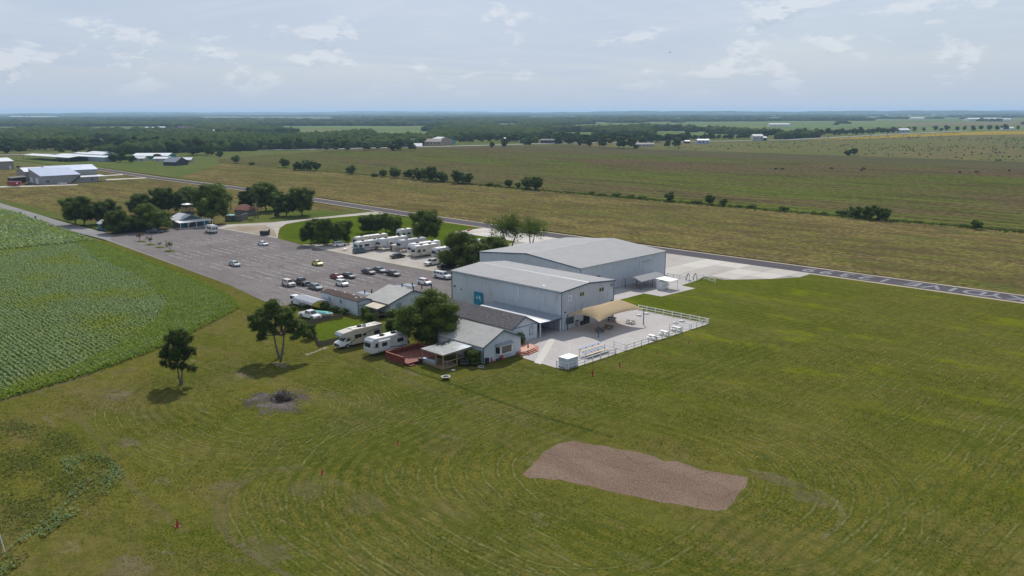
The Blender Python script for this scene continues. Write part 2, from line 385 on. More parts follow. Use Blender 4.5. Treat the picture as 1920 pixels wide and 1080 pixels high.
# the lettering reads from the far side
for i, ch in enumerate('SKYDIVE 12399'):
    if ch == ' ': continue
    cu = bpy.data.curves.new('letter', 'FONT'); cu.body = ch; cu.size = 7.4; cu.align_x = 'CENTER'; cu.offset = .10; cu.space_character = 1
    to = bpy.data.objects.new('tmp', cu); COL.objects.link(to)
    me = bpy.data.meshes.new_from_object(to); bpy.data.objects.remove(to)
    me.transform(Matrix.Scale(1.0, 4)); me.materials.clear()
    X0 = [-46.3, -50.6, -55.5, -59.9, -64.8, -69.3, -74.0, 0, -81.2, -86.2, -91.3, -96.6, -101.6][i]
    o = obj('painted_letter', me, txt_m, runway, loc=(X0, 220.6, .019), rz=math.pi); o['label'] = 'white painted character %s on the runway' % ch
# ---------------------------------------------------------------- roads, parking, apron
strip('entrance_road', [(-172, 98.3), (-180, 98.6), (-260, 103.6), (-300, 106), (-360, 104.7), (-430, 106.5), (-560, 110), (-760, 114)], 3.6, .006, road_m, 'grey entrance road along the crop field')
park = sheet('parking_lot', [(-168, 92), (-180, 93.5), (-202, 96.6), (-262, 100.7), (-300, 103.5), (-312, 108), (-316, 120), (-311, 133), (-305, 141), (-298, 143.6), (-262, 146), (-242, 143.6), (-200, 143.0), (-174, 143.8), (-156, 143), (-144, 137.5), (-141, 128), (-157, 122), (-161.5, 112), (-165, 104), (-166, 97)], .012, asph_m, 'large grey asphalt parking lot with faded stripes')
mb = MB()
for x0, x1 in ((-187.5, -174), (-210.5, -197), (-233, -219.5), (-256, -242.5), (-279, -266)):
    y = 104.5 if x0 < -190 else 103.5
    while y < 142:
        if not (x0 < -260 and y < 112) and not (x0 > -190 and y > 140):
            mb.quad((x0, y - .11, .020), (x1, y - .11, .020), (x1, y + .11, .020), (x0, y + .11, .020))
        y += 2.9
    xm = (x0 + x1) / 2
def wornalpha(n, pos): return n.math('MULTIPLY', n.ramp(n.noise(pos, .5, 4, .7), .34, .58), .72)
stripe_m = ground('stripe_paint', (.62, .62, .62), (.56, .56, .56), (.4, .4, .4), alpha=wornalpha, bump=0)
struct('parking_stripes', mb, stripe_m, 'faded white parking stripes')
crack_m = ground('asphalt_patch', (.10, .098, .10), (.085, .083, .085), (.12, .12, .12), alpha=lambda n, p: n.math('MULTIPLY', n.ramp(n.noise(n.stretch(p, .12, .9), .5, 5, .6), .57, .72), .35), bump=0)
sheet('asphalt_stains', rect(-290, 106, -170, 140), .016, crack_m, 'dark oil stains on the parking bays', parent=None)
sheet('gravel_lot', [(-243, 143.8), (-200, 143.4), (-174, 144.2), (-157, 143.4), (-157, 150), (-166, 172), (-232, 172), (-236, 156), (-241, 148)], .008, grav_m, 'pale gravel lot where the campers stand')
sheet('gravel_drive', [(-308, 142), (-309, 151), (-302.5, 167), (-302.5, 185), (-303, 217), (-291, 216), (-296, 205), (-298.5, 182), (-294, 168), (-285, 160), (-272, 152), (-262, 146), (-298, 143.6)], .008, grav_m, 'pale gravel drive curving to the runway')
sheet('dirt_patch', [(-300, 144.5), (-302, 152), (-296, 160), (-282, 156), (-270, 150), (-264, 147)], .016, dirt_m, 'bare dirt patch beside the dumpster')
# concrete apron between the hangar and the runway, cast in bays
apron = thing('apron', 'pale concrete apron between the big hangar and the runway', 'apron', (-160, 184, 0)); del apron['category']; apron['kind'] = 'structure'
AP = [(-228, 198), (-228, 213.9), (-192, 213.9), (-99.3, 213.9), (-98.9, 206.8), (-102.8, 199.8), (-111.2, 189.9), (-117.5, 189.9), (-117.5, 184.5), (-192, 184.5), (-196, 198)]
bays = []
for i in range(5):
    for y0, y1 in ((199.2, 206.5), (206.6, 213.9)): bays.append(([(-229.4 + 7.5 * i + .05, y0), (-222 + 7.5 * i, y0), (-222 + 7.5 * i, y1), (-229.4 + 7.5 * i + .05, y1)], NR.uniform(.95, 1.08)))
x = -192
while x < -99:
    for y0, y1 in ((184.5, 191.8), (191.9, 199.1), (199.2, 206.5), (206.6, 213.9)):
        x1 = min(x + 7.4, -99.0)
        cx, cy = (x + x1) / 2, (y0 + y1) / 2
        lim = -117.5 if cy < 190 else -111.2 + (cy - 189.9) * .86 if cy < 200 else -102.8 + (cy - 199.8) * .57 if cy < 206.8 else -99
        if x >= lim - 1 : continue
        xe = lambda yy: -117.5 if yy < 189.9 else -111.2 + (yy - 189.9) * .848 if yy < 199.8 else -102.8 + (yy - 199.8) * .557 if yy < 206.8 else -98.9
        q = [(x + .05, y0), (min(x1, xe(y0)), y0), (min(x1, xe(y1)), y1), (x + .05, y1)]
        tone = NR.uniform(.86, 1.08)
        bays.append((q, tone))
    x += 7.5
tones = [ground('concrete_bay', tuple(v * k for v in (.43, .40, .36)), tuple(v * k for v in (.47, .445, .41)), tuple(v * k for v in (.36, .33, .29)), .05, .35, 8, fine=.08, bump=.003, rough=.85, st=(1, .3)) for k in (.84, .97, 1.08)]
for q, tone in bays:
    mbq = MB().quad(*[(a + 160, b - 184, .012) for a, b in q])
    obj('concrete_slab', mbq.mesh('concrete_slab'), tones[int((tone - .86) / .075) % 3], apron)
sheet('apron_base', AP, .006, M('joint', (.20, .18, .16), .9), 'dark joints under the apron slabs')
# patio and walk
sheet('patio', [(-99.6, 102.4), (-91.6, 102.1), (-89.4, 102.8), (-89.3, 146.9), (-107.45, 146.9), (-107.45, 121.3), (-126.5, 121.3), (-126.5, 114.3), (-107.1, 114.3), (-107.1, 104.45), (-101.9, 104.45)], .012, pave_m, 'pinkish grey paved patio inside the white fence')
sheet('walkway', [(-125.1, 138.4), (-107.5, 138.4), (-107.5, 146.8), (-116.3, 148.5), (-116.4, 161.6), (-111.4, 161.6), (-110.8, 175.3), (-115.4, 176.0), (-116.0, 184.0), (-117.6, 190.2), (-125.1, 190.2)], .010, pave_m, 'grey paved walk along the front of the big hangar')
sheet('patio_walk', [(-96.3, 101.75), (-94.7, 101.75), (-104.0, 115.9), (-105.3, 115.4)], .018, conc_m, 'pale concrete strip crossing the patio')
def ragged(pts, amp, step=.5, seed=3):
    g_ = random.Random(seed); out = []
    for (xa, ya), (xb, yb) in zip(pts, pts[1:] + pts[:1]):
        k = max(1, int(math.hypot(xb - xa, yb - ya) / step))
        out += [(xa + (xb - xa) * i / k + g_.uniform(-amp, amp), ya + (yb - ya) * i / k + g_.uniform(-amp, amp)) for i in range(k)]
    return out
sheet('sand_pit', ragged([G(*p) for p in ((980, 890), (995, 875), (1010, 860), (1020, 847), (1032, 840), (1045, 832), (1060, 829), (1077, 827), (1095, 831), (1115, 834), (1135, 836), (1155, 842), (1190, 846), (1225, 855), (1245, 865), (1270, 864), (1295, 873), (1315, 881), (1345, 885), (1370, 890), (1402, 895), (1400, 910), (1385, 925), (1375, 942), (1362, 956), (1340, 958), (1320, 955), (1270, 945), (1240, 942), (1210, 935), (1145, 922), (1110, 912), (1080, 907), (1050, 899), (1035, 900), (1010, 896), (992, 897))], .07, .35), .007, ground('pea_gravel', (.160, .112, .082), (.190, .138, .104), (.125, .084, .062), .15, 2.0, 6.0, fine=.5, bump=.10, st=(.7, 1.4), thr=.5), 'reddish pea gravel landing pit in the lawn')
def softedge(cx, cy, rx, ry, k=.35):
    def f(n, pos):
        v = n.n('ShaderNodeVectorMath', {0: n.n('ShaderNodeVectorMath', {0: pos, 1: (cx, cy, 0)}, operation='SUBTRACT').outputs[0], 1: (1 / rx, 1 / ry, 0)}, operation='MULTIPLY').outputs[0]
        L = n.n('ShaderNodeVectorMath', {0: v}, operation='LENGTH').outputs['Value']
        return n.ramp(n.math('ADD', L, n.math('MULTIPLY', n.math('SUBTRACT', n.noise(pos, .38, 7, .8), .5), 3.6)), k, k + .5, 1.0, 0.0)
    return f
def patch(name, cx, cy, rx, ry, cols, lab, z=.012, s2=7, fine=.4, amt=1.0, rot=0):
    base = softedge(cx, cy, rx, ry)
    al = (lambda n, p: n.math('MULTIPLY', base(n, p), amt))
    mt = ground(name, *cols, .3, 1.2, s2, fine=fine, bump=.04, alpha=al)
    pts = [(cx + rx * 1.5 * math.cos(t * math.pi / 12), cy + ry * 1.5 * math.sin(t * math.pi / 12)) for t in range(24)]
    return sheet(name, pts, z, mt, lab)
ash = [(.085, .072, .070), (.15, .128, .12), (.05, .042, .04)]
px_, py_ = G(520, 752)
patch('burn_patch', px_, py_, 6.6, 6.0, ash, 'grey ashy burnt ground round the brush pile')
dcol = [(.175, .145, .080), (.215, .18, .11), (.12, .105, .055)]
for k, (x, y, rx, ry, am) in enumerate([(528, 684, 3.2, 1.5, .8), (455, 703, 3.0, 1.6, .6), (215, 742, 4.5, 3.0, .5), (238, 829, 2.8, 1.8, .45), (240, 1066, 4.5, 2.5, .5), (575, 920, 4, 3, .22), (425, 912, 3, 2.5, .3), (500, 1035, 4.5, 3.5, .3), (1460, 902, 5, 2.0, .35), (1520, 935, 4.6, 2.2, .3), (690, 950, 4.5, 3, .2), (620, 740, 3, 1.5, .25), (330, 660, 3, 2, .2), (770, 700, 3.5, 1, .4)]):
    cx, cy = G(x, y); patch('dirt_patch', cx, cy, rx, ry, dcol, None, .013 + .0007 * k, amt=am)
# worn tracks
def track(px, w, lab, cols=dcol, amt=.5, z=.016):
    pl = [G(*p) for p in px]
    al = lambda n, p: n.math('MULTIPLY', n.ramp(n.noise(p, 1.6, 8, .8), .40, .60), amt)
    mt = ground('track', *cols, .3, 1.2, 7, fine=.3, bump=.02, alpha=al)
    L = []
    for i in range(len(pl) - 1):
        L.append(pl[i])
    return strip('tyre_track', pl, w, z, mt, lab)
def curve(p, n=8):
    out = []
    for i in range(len(p) - 1):
        p0, p1, p2, p3 = p[max(i - 1, 0)], p[i], p[i + 1], p[min(i + 2, len(p) - 1)]
        for k in range(n):
            t = k / n
            out.append(tuple(.5 * ((2 * p1[j]) + (-p0[j] + p2[j]) * t + (2 * p0[j] - 5 * p1[j] + 4 * p2[j] - p3[j]) * t * t + (-p0[j] + 3 * p1[j] - 3 * p2[j] + p3[j]) * t ** 3) for j in (0, 1)))
    return out + [p[-1]]
T1_ = [(560, 875), (490, 880), (440, 905), (412, 940), (408, 985), (440, 1020), (500, 1060), (560, 1090)]
track(curve(T1_), .28, 'outer line of the curved tyre track', amt=.38)
track(curve([(x + 14, y + 4) for x, y in T1_]), .28, 'inner line of the curved tyre track', amt=.38, z=.0175)
track(curve([(120, 762), (180, 820), (235, 900), (290, 950), (350, 1000)]), .5, 'worn line along the edge of the tall weeds', amt=.28, z=.019)
track(curve([(430, 700), (470, 695), (520, 683), (575, 665)]), .35, 'faint worn line leading to the footpath', amt=.35, z=.0203)
track(curve([(572, 666), (590, 660), (614, 651)]), .45, 'pale worn footpath to the wooden fence', cols=[(.36, .32, .25)] * 3, amt=.95, z=.0205)
track(curve([(700, 690), (820, 735), (960, 790), (1100, 830)]), .5, 'faint wheel line across the lawn', amt=.25, z=.0215)
track(curve([(730, 680), (860, 725), (1000, 775), (1150, 820)]), .4, 'second faint wheel line across the lawn', cols=[(.035, .06, .012)] * 3, amt=.6, z=.0225)
track(curve([(0, 752), (90, 730), (160, 705), (260, 690)]), .6, 'worn strip between crops and lawn', amt=.5, z=.0235)
track(curve([(1400, 880), (1480, 900), (1560, 935), (1580, 975), (1540, 1010)]), .35, 'curved straw line right of the gravel pit', cols=[(.25, .22, .12)] * 3, amt=.4, z=.0245)
for k, px in enumerate([[(1028, 851), (1060, 857), (1095, 858)], [(1135, 872), (1165, 878), (1185, 884)], [(1180, 900), (1225, 903), (1260, 905)], [(1290, 895), (1320, 888), (1350, 884)], [(1355, 935), (1385, 918)], [(1170, 852), (1200, 870), (1230, 868)]]):
    track(curve(px), .12, 'dark rut in the pea gravel', cols=[(.095, .064, .048)] * 3, amt=.35, z=.026 + k * .001)
# fenced green yard behind the campers and green plots
green = ground('yard_green', (.055, .088, .006), (.075, .105, .010), (.040, .066, .006), .08, .35, 2.5, fine=.5, bump=.04)
sheet('yard_lawn', [(-146.5, 87.6), (-132, 81.2), (-132.3, 86), (-132, 98), (-140, 98.5), (-147.6, 96.5)], .010, green, 'bright green fenced yard behind the motorhomes')
sheet('green_plot', [(-157, 122.2), (-141.0, 128), (-141.0, 121.5), (-140.8, 104), (-149, 104), (-156, 110)], .016, green, 'green plot between the gable roof and the warehouse')
for k, (x, y, r) in enumerate([(266, 453, 1.6), (282, 459, 1.7), (300, 464, 1.7), (318, 471, 1.8)]):
    cx, cy = G(x, y); sheet('grass_island', [(cx + r * 1.3 * math.cos(t * .5236 + .8), cy + r * .8 * math.sin(t * .5236 + .8)) for t in range(12)], .03, green)
sheet('green_verge', [(-241, 145), (-262, 148), (-283, 161), (-293, 170), (-297, 184), (-294.5, 206), (-288, 213), (-229.6, 212.8), (-229.6, 199), (-197, 198.5), (-196, 176), (-234, 174), (-238, 157)], .006, green, 'green grass triangle between gravel drive and runway')
sheet('green_lot', [(-306, 152), (-330, 160), (-352, 196), (-304, 212), (-304, 185), (-304, 167)], .002, ground('lot_green', (.07, .10, .02), (.1, .105, .03), (.14, .12, .05), .05, .3, 3, fine=.35), 'patchy grass lot under the trees beside the gravel drive')
sheet('crop_soil', [(-700, 20), (-700, 102), (-560, 104), (-446, 104.5), (-396, 103.6), (-300, 99.2), (-206, 92), (-184, 89.5), (-173, 85.5), (-168, 79), (-158, 66), (-150.5, 55), (-145, 44), (-141, 30), (-130, 0), (-300, -20)], .010, soil_m, 'dark soil under the crop rows')
# highway, far road
hw = [(-1100, 120), (-1010, 230), (-942, 410), (-880, 540), (-822, 700), (-790, 880), (-690, 1030), (-617, 1230), (-618, 1700), (-600, 2000)]
strip('highway', hw, 7, .25, ground('highway_m', (.33, .32, .31), (.36, .35, .33), (.3, .29, .28), .01, .05, .5, fine=.1, bump=0), 'pale two-lane highway along the far tree belt')
sheet('far_drive', [G(146, 345.5), G(0, 349.5), G(0, 351.5), G(146, 347)], .03, conc_m, 'pale concrete drive in front of the metal house')
sheet('hangar_drive', [G(198, 336), G(272, 332.8), G(275, 334.2), G(200, 338)], .03, conc_m, 'pale concrete strip from the metal house to the runway')
sheet('house_drive', [G(198, 328.5), G(230, 326.5), G(231, 328), G(199, 330)], .03, conc_m, 'short concrete strip behind the porch of the metal house')

# ---------------------------------------------------------------- horizon hills
def hills(name, r, amp, seed, lab, th0=60, th1=210, step=.5, base=-2):
    V, F = [], []; n = int((th1 - th0) / step)
    for i in range(n + 1):
        t = math.radians(th0 + i * step); a = i * step
        h = amp * (.55 + .18 * math.sin(a * .11 + seed) + .10 * math.sin(a * .37 + seed * 2) + .05 * math.sin(a * .9 + seed * 3) + .04 * math.sin(a * 2.3) + .03 * math.sin(a * 5.1))
        h = max(h, 2)
        for rr, hh in ((r, base), (r + 900, h * .7), (r + 1800, h), (r + 3500, h * .8), (r + 5200, base)):
            V.append((rr * math.cos(t), rr * math.sin(t), hh))
    for i in range(n):
        for k in range(4):
            a = i * 5 + k; F.append((a, a + 5, a + 6, a + 1))
    me = npmesh(name, np.array(V), np.array(F)); 
    for p in me.polygons: p.use_smooth = True
    o = obj(name, me, far_m2); o['kind'] = 'structure'; o['label'] = lab
far_m2 = ground('hill_woods', (.035, .055, .03), (.045, .06, .03), (.09, .09, .05), .0006, .002, .01, fine=.2, bump=0)
hills('hills', 11500, 66, 1.2, 'low blue wooded hills on the horizon')
hills('far_hills', 18500, 88, 4.4, 'farthest faint blue ridge on the horizon')
# haze
hz = MB().box(-24900, -24900, -3, 24900, 24900, 100)
hm, hn, ho = newmat('haze')
hv = hn.n('ShaderNodeVolumePrincipled', {'Density': 7.0e-5, 'Anisotropy': .2}); hv.inputs['Color'].default_value = (.50, .74, 1.0, 1)
hn.l.new(hv.outputs[0], ho.inputs[1])
o = obj('haze', hz.mesh('haze'), hm); o['kind'] = 'stuff'; o['label'] = 'thin blue air haze over the whole countryside'
# ================================================================ VEGETATION
def ico(sub):
    bm = bmesh.new(); bmesh.ops.create_icosphere(bm, subdivisions=sub, radius=1)
    V = np.array([v.co[:] for v in bm.verts]); F = np.array([[v.index for v in f.verts] for f in bm.faces]); bm.free(); return V, F
ICO1, ICO2 = ico(1), ico(2)
def blobs(C, R, tmpl, seed, jit=.22):
    """many lumpy leaf masses in one mesh: C (n,3) centres, R (n,3) radii"""
    g = np.random.default_rng(seed); V0, F0 = tmpl; n, nv = len(C), len(V0)
    J = 1 + g.uniform(-jit, jit, (n, nv, 1)); th = g.uniform(0, 6.283, n); c, s = np.cos(th)[:, None], np.sin(th)[:, None]
    X = V0[None, :, 0] * c - V0[None, :, 1] * s; Y = V0[None, :, 0] * s + V0[None, :, 1] * c
    V = np.stack([X, Y, np.broadcast_to(V0[None, :, 2], X.shape)], -1) * J * R[:, None, :] + C[:, None, :]
    F = F0[None] + (np.arange(n) * nv)[:, None, None]
    return V.reshape(-1, 3), F.reshape(-1, F0.shape[1])
def leaves(C, R, q, leaf, seed, flat=.6):
    """q leaf quads on every clump sphere"""
    g = np.random.default_rng(seed); n = len(C) * q
    d = g.normal(size=(n, 3)); d /= np.linalg.norm(d, axis=1)[:, None]
    Ci = np.repeat(C, q, 0); Ri = np.repeat(R, q, 0)
    P = Ci + d * Ri * g.uniform(.72, 1.14, (n, 1))
    nn = d + g.normal(size=(n, 3)) * flat + np.array([0, 0, .25]); nn /= np.linalg.norm(nn, axis=1)[:, None]
    t = np.cross(nn, g.normal(size=(n, 3))); t /= np.linalg.norm(t, axis=1)[:, None]; b = np.cross(nn, t)
    L = leaf * g.uniform(.6, 1.3, (n, 1)); Wd = L * g.uniform(.45, .75, (n, 1))
    V = np.stack([P - t * L * .5, P + b * Wd * .5, P + t * L * .5, P - b * Wd * .5], 1).reshape(-1, 3)
    F = np.arange(n * 4).reshape(n, 4)
    return V, F
def clumps(w, h0, h1, n, seed, rel=(.13, .2), shell=(.35, .82), kind='round'):
    g = np.random.default_rng(seed); C, R = [], []
    zc, hz_ = (h0 + h1) / 2, (h1 - h0) / 2
    for i in range(n):
        d = g.normal(size=3); d /= np.linalg.norm(d); r = g.uniform(*shell) if i > n * .2 else g.uniform(0, .5)
        p = np.array([d[0] * w / 2 * r, d[1] * w / 2 * r, d[2] * hz_ * r])
        if kind == 'dome': p[2] = abs(p[2]) * 1.7 - hz_ * .85
        if kind == 'open': p *= 1 + .25 * math.sin(3.1 * math.atan2(p[1], p[0]) + seed)
        rr = w * g.uniform(*rel)
        C.append(p + [0, 0, zc]); R.append([rr, rr, rr * .8])
    C = np.array(C); R = np.array(R)
    lo = C[:, 2] - R[:, 2]; C[:, 2] += np.maximum(0, h0 - lo)
    return C, R
def crown_mesh(name, C, R, q, leaf, seed, core=.74):
    V1, F1 = leaves(C, R, q, leaf, seed)
    if core:
        V2, F2 = blobs(C, R * core, ICO1, seed + 1, .25)
        me = bpy.data.meshes.new(name)
        V = np.concatenate([V1, V2]); n1, n2 = len(F1), len(F2)
        loops = np.concatenate([F1.ravel(), (F2[:, :3] + len(V1)).ravel()])
        st_ = np.concatenate([np.arange(n1) * 4, n1 * 4 + np.arange(n2) * 3]); tot = np.concatenate([np.full(n1, 4), np.full(n2, 3)])
        me.vertices.add(len(V)); me.vertices.foreach_set('co', V.astype(np.float32).ravel())
        me.loops.add(len(loops)); me.loops.foreach_set('vertex_index', loops.astype(np.int32))
        me.polygons.add(n1 + n2); me.polygons.foreach_set('loop_start', st_.astype(np.int32)); me.polygons.foreach_set('loop_total', tot.astype(np.int32))
        me.update(calc_edges=True); me.materials.append(None); return me
    return npmesh(name, V1, F1)
def trunk_mesh(name, C, h0, r, seed, stems=1, lean=.12, nb=7, base_spread=.0):
    g = random.Random(seed); mb = MB()
    for s in range(stems):
        a = 6.283 * s / max(stems, 1) + g.random(); bx, by = base_spread * math.cos(a), base_spread * math.sin(a)
        top = (bx + math.cos(a) * lean * h0 * (1 if stems > 1 else .4) * 1.6, by + math.sin(a) * lean * h0 * (1 if stems > 1 else .4) * 1.6, h0 * 1.15)
        mid = ((bx + top[0]) / 2 + g.uniform(-.1, .1), (by + top[1]) / 2 + g.uniform(-.1, .1), h0 * .55)
        mb.tube((bx * .6, by * .6, -.1), mid, r * 1.15, r * .85, 8); mb.tube(mid, top, r * .85, r * .6, 8)
        ids = sorted(range(len(C)), key=lambda i: g.random())[:nb]
        for i in ids:
            c = C[i]; q = tuple((np.array(top) * .45 + c * .55) + np.array([g.uniform(-.3, .3), g.uniform(-.3, .3), .1]))
            mb.tube(top, q, r * .42, r * .25, 6); mb.tube(q, tuple(c), r * .25, r * .08, 5)
    return mb.mesh(name)
oakleaf = leafmat('oak_leaf', (.048, .078, .012), (.11, .155, .028), (.115, .14, .026), .5, trans=.38)
darkleaf = leafmat('dark_leaf', (.040, .068, .013), (.092, .130, .028), (.072, .105, .020), .4, trans=.36)
lightleaf = leafmat('light_leaf', (.048, .080, .012), (.10, .14, .024), (.07, .11, .016), .5, trans=.38)
farleaf = leafmat('far_leaf', (.028, .050, .014), (.060, .088, .024), (.080, .100, .030), .010, trans=.08, spec=0.0)
redleaf = leafmat('reddish_leaf', (.09, .035, .02), (.17, .07, .04), (.06, .07, .02), .5, trans=.2)
palmleaf = leafmat('palm_leaf', (.04, .06, .016), (.08, .095, .03), (.11, .09, .045), .6, trans=.2)
bark = M('bark', (.13, .105, .08), .95, var=.3, scale=3, bump=.02)
bark2 = M('pale_bark', (.13, .11, .09), .95, var=.3, scale=3, bump=.02)
_trees = {}
def proto(key, w, h0, h1, n, q, leaf, seed, rel=(.13, .2), shell=(.35, .82), kind='round', r=.22, stems=1, nb=7, core=.74, lean=.12, sp=0):
    if key not in _trees:
        C, R = clumps(w, h0, h1, n, seed, rel, shell, kind)
        _trees[key] = (crown_mesh('crown', C, R, q, leaf, seed, core), trunk_mesh('trunk', C, max(h0, .5) + (h1 - h0) * .12, r, seed, stems, lean, nb, sp))
    return _trees[key]
def tree(name, label, px, key, mat=None, bk=None, sc=1.0, rz=None, group=None, cat='tree', at=None, sz=None):
    x, y = at or G(*px); cr, tr = _trees[key]
    t = thing(name, label, cat, (x, y, 0), rng.uniform(0, 6.28) if rz is None else rz, group, scale=(sc, sc, sz or sc))
    obj('crown', cr, mat or oakleaf, t); obj('trunk', tr, bk or bark, t)
    return t
# the two loose trees on the lawn, built as wide open crowns on two stems
# the loose trees on the lawn are given mass by mass
def handtree(key, clusters, q, leaf, seed, r, stems, nb, lean, sp, trunk_h):
    """crown given clump by clump: (along view right, toward far, height, radius)"""
    C = np.array([[(u * _s - v * _s), (u * _s + v * _s), z] for u, v, z, rr in clusters]); R = np.array([[rr, rr, rr * .85] for *_x, rr in clusters])
    g = np.random.default_rng(seed); C2, R2 = [], []
    for c, rr in zip(C, R):                         # each mass is broken into smaller sprays
        for k in range(8):
            d = g.normal(size=3); d /= np.linalg.norm(d)
            C2.append(c + d * rr * g.uniform(.25, .95)); R2.append(rr * g.uniform(.50, .80))
    C2, R2 = np.array(C2), np.array(R2)
    _trees[key] = (crown_mesh('crown', C2, R2, q, leaf, seed, .60), trunk_mesh('trunk', C2, trunk_h, r, seed, stems, lean, nb, sp))
# measured from the photograph: big loose tree
handtree('lawn_a', [(-.3, 0, 10.4, 1.3), (-1.6, .6, 9.4, 1.2), (.5, -.4, 9.0, 1.5), (-2.6, 0, 8.3, 1.4), (-1.0, .8, 8.0, 1.5), (1.9, 0, 8.2, 1.2), (-3.9, .2, 7.3, 1.5), (-2.4, -.8, 6.6, 1.6), (.6, 1.0, 7.4, 1.4), (2.4, -.6, 6.8, 1.4),
    (3.6, .5, 6.3, 1.3), (-4.2, 0, 5.7, 1.3), (-2.9, .8, 4.9, 1.3), (2.0, .9, 5.6, 1.4), (4.3, 0, 5.1, 1.2), (-3.2, -.3, 3.9, .9), (3.0, -.8, 4.6, 1.2), (-.6, -1.2, 6.0, 1.2), (1.0, -1.6, 8.0, 1.2), (-1.2, 1.6, 9.0, 1.2), (5.2, .3, 4.2, .9), (0, 2.2, 7.0, 1.3), (-1.8, -2, 7.4, 1.2)], 46, .30, 5, .21, 2, 16, .13, .25, 3.6)
handtree('lawn_b', [(-.6, 0, 8.4, 1.1), (.8, .3, 8.4, 1.0), (-1.6, .5, 7.4, 1.1), (.2, -.5, 7.4, 1.3), (1.6, 0, 7.2, 1.0), (-1.8, -.2, 6.0, 1.2), (-.4, .8, 6.2, 1.3), (1.1, .3, 5.9, 1.1), (-2.0, .3, 4.6, 1.1), (-.7, -.6, 4.7, 1.2), (.8, .6, 4.6, 1.0), (-1.2, .4, 3.3, 1.0), (1.9, 0, 2.7, .8), (.9, -.9, 3.1, .7), (2.2, .4, 5.4, .6), (-2.6, .2, 3.4, .7), (0, 1.6, 7, 1.1), (0, -1.6, 5.6, 1.1)], 42, .27, 9, .16, 2, 12, .06, .2, 2.6)
proto('oak', 10.2, .2, 10.4, 90, 230, .30, 21, rel=(.11, .16), shell=(.55, .92), r=.3, stems=2, nb=8)
proto('bigoak', 16, .9, 12.0, 110, 150, .50, 22, rel=(.09, .135), shell=(.5, .95), kind='dome', r=.38, nb=12)
proto('round', 9.6, 1.0, 10.6, 64, 130, .40, 23, rel=(.12, .17), shell=(.5, .92), r=.26)
proto('round2', 9.2, 1.3, 10.4, 60, 130, .40, 24, rel=(.12, .17), shell=(.45, .95), kind='open', r=.24)
proto('tall', 6.0, .3, 10.2, 44, 120, .36, 25, rel=(.15, .21), shell=(.45, .95), r=.2)
proto('shrub', 4.0, .1, 4.2, 16, 120, .34, 26, rel=(.18, .27), r=.1, nb=4)
proto('bush', 2.0, .05, 1.6, 9, 70, .20, 27, rel=(.2, .3), r=.05, nb=3)
proto('locust', 11, 3.4, 9.6, 70, 70, .34, 28, rel=(.07, .12), shell=(.3, .95), kind='open', r=.2, stems=2, nb=18, core=0, lean=.25)
proto('med', 9.5, .1, 9, 40, 60, .60, 29, rel=(.13, .2), shell=(.45, .95), r=.2, nb=4)
proto('med2', 11, .2, 8.6, 44, 60, .60, 30, rel=(.12, .19), shell=(.45, .95), kind='open', r=.2, nb=4)
proto('lowbush', 8, .05, 3.2, 14, 60, .45, 31, rel=(.14, .2), kind='dome', r=.08, nb=2)

tree('lawn_tree', 'large loose tree with twin stems near the crop field corner', (525, 672), 'lawn_a', darkleaf, bark2, rz=0)
tree('lawn_tree', 'smaller upright lone tree on the lawn left of the burn patch', (340, 720), 'lawn_b', darkleaf, bark2, rz=0)
tree('oak_tree', 'dense round oak between the gabled houses and the red deck', (0, 0), 'oak', oakleaf, at=(-118.0, 96.3), sc=1.24, rz=1, sz=1.0)
tree('oak_tree', 'broad dark oak at the left end of the white warehouse', (0, 0), 'bigoak', oakleaf, at=(-171.5, 153.0), sc=1.02, rz=2, sz=1.02)
tree('shade_tree', 'rounded dark tree standing behind the parked campers', (797, 456), 'round', oakleaf, sc=1.15, rz=.4)
for k, (px, ky, s_, lab) in enumerate([((583, 459), 'round2', .80, 'leftmost tree of the clump at the corner of the gravel lot'), ((608, 461), 'tall', 1.0, 'tall pointed tree in the clump at the corner of the gravel lot'),
        ((628, 458), 'round', .80, 'round tree in the middle of the clump by the gravel lot'), ((650, 454), 'tall', .82, 'narrow tree at the right end of the clump by the gravel lot'), ((597, 452), 'tall', .85, 'small pointed tree at the back of the clump by the gravel lot')]):
    tree('corner_tree', lab, px, ky, lightleaf if k in (1, 3) else oakleaf, sc=s_, group='trees at the corner of the gravel lot')
for k, (px, ky, s_, lab) in enumerate([((688, 437), 'shrub', 1.6, 'low bushy tree behind the rear motorhome, leftmost'), ((706, 436), 'shrub', 1.7, 'bushy tree behind the middle of the rear motorhome'), ((724, 436), 'round2', .72, 'taller tree rising behind the rear motorhome'),
        ((741, 438), 'shrub', 1.6, 'bushy tree left of the small white camper behind the lot')]):
    tree('hedge_tree', lab, px, ky, lightleaf, sc=s_, group='trees behind the motorhomes')
tree('locust_tree', 'airy feathery tree behind the big hangar, left one', (0, 0), 'locust', lightleaf, bark2, at=(-181.5, 180.5), sc=1.3, rz=.5)
tree('locust_tree', 'airy feathery tree behind the big hangar, right one', (0, 0), 'locust', lightleaf, bark2, at=(-180.5, 189.0), sc=1.1, rz=2.5)
for k, (x, y, s_, ky, lab) in enumerate([(-166.5, 158, 1.0, 'shrub', 'shrub at the left corner of the big hangar'), (-166, 164, .8, 'shrub', 'second shrub along the left wall of the big hangar'), (-167.5, 171, .95, 'shrub', 'third shrub along the left wall of the big hangar'), (-168, 177, .8, 'shrub', 'yellowish shrub under the feathery trees'), (-165.5, 186, .7, 'shrub', 'dark shrub at the far corner of the big hangar')]):
    tree('hangar_shrub', lab, None, ky, lightleaf if k in (3,) else darkleaf, at=(x, y), sc=s_, cat='shrub', group='shrubs beside the big hangar')
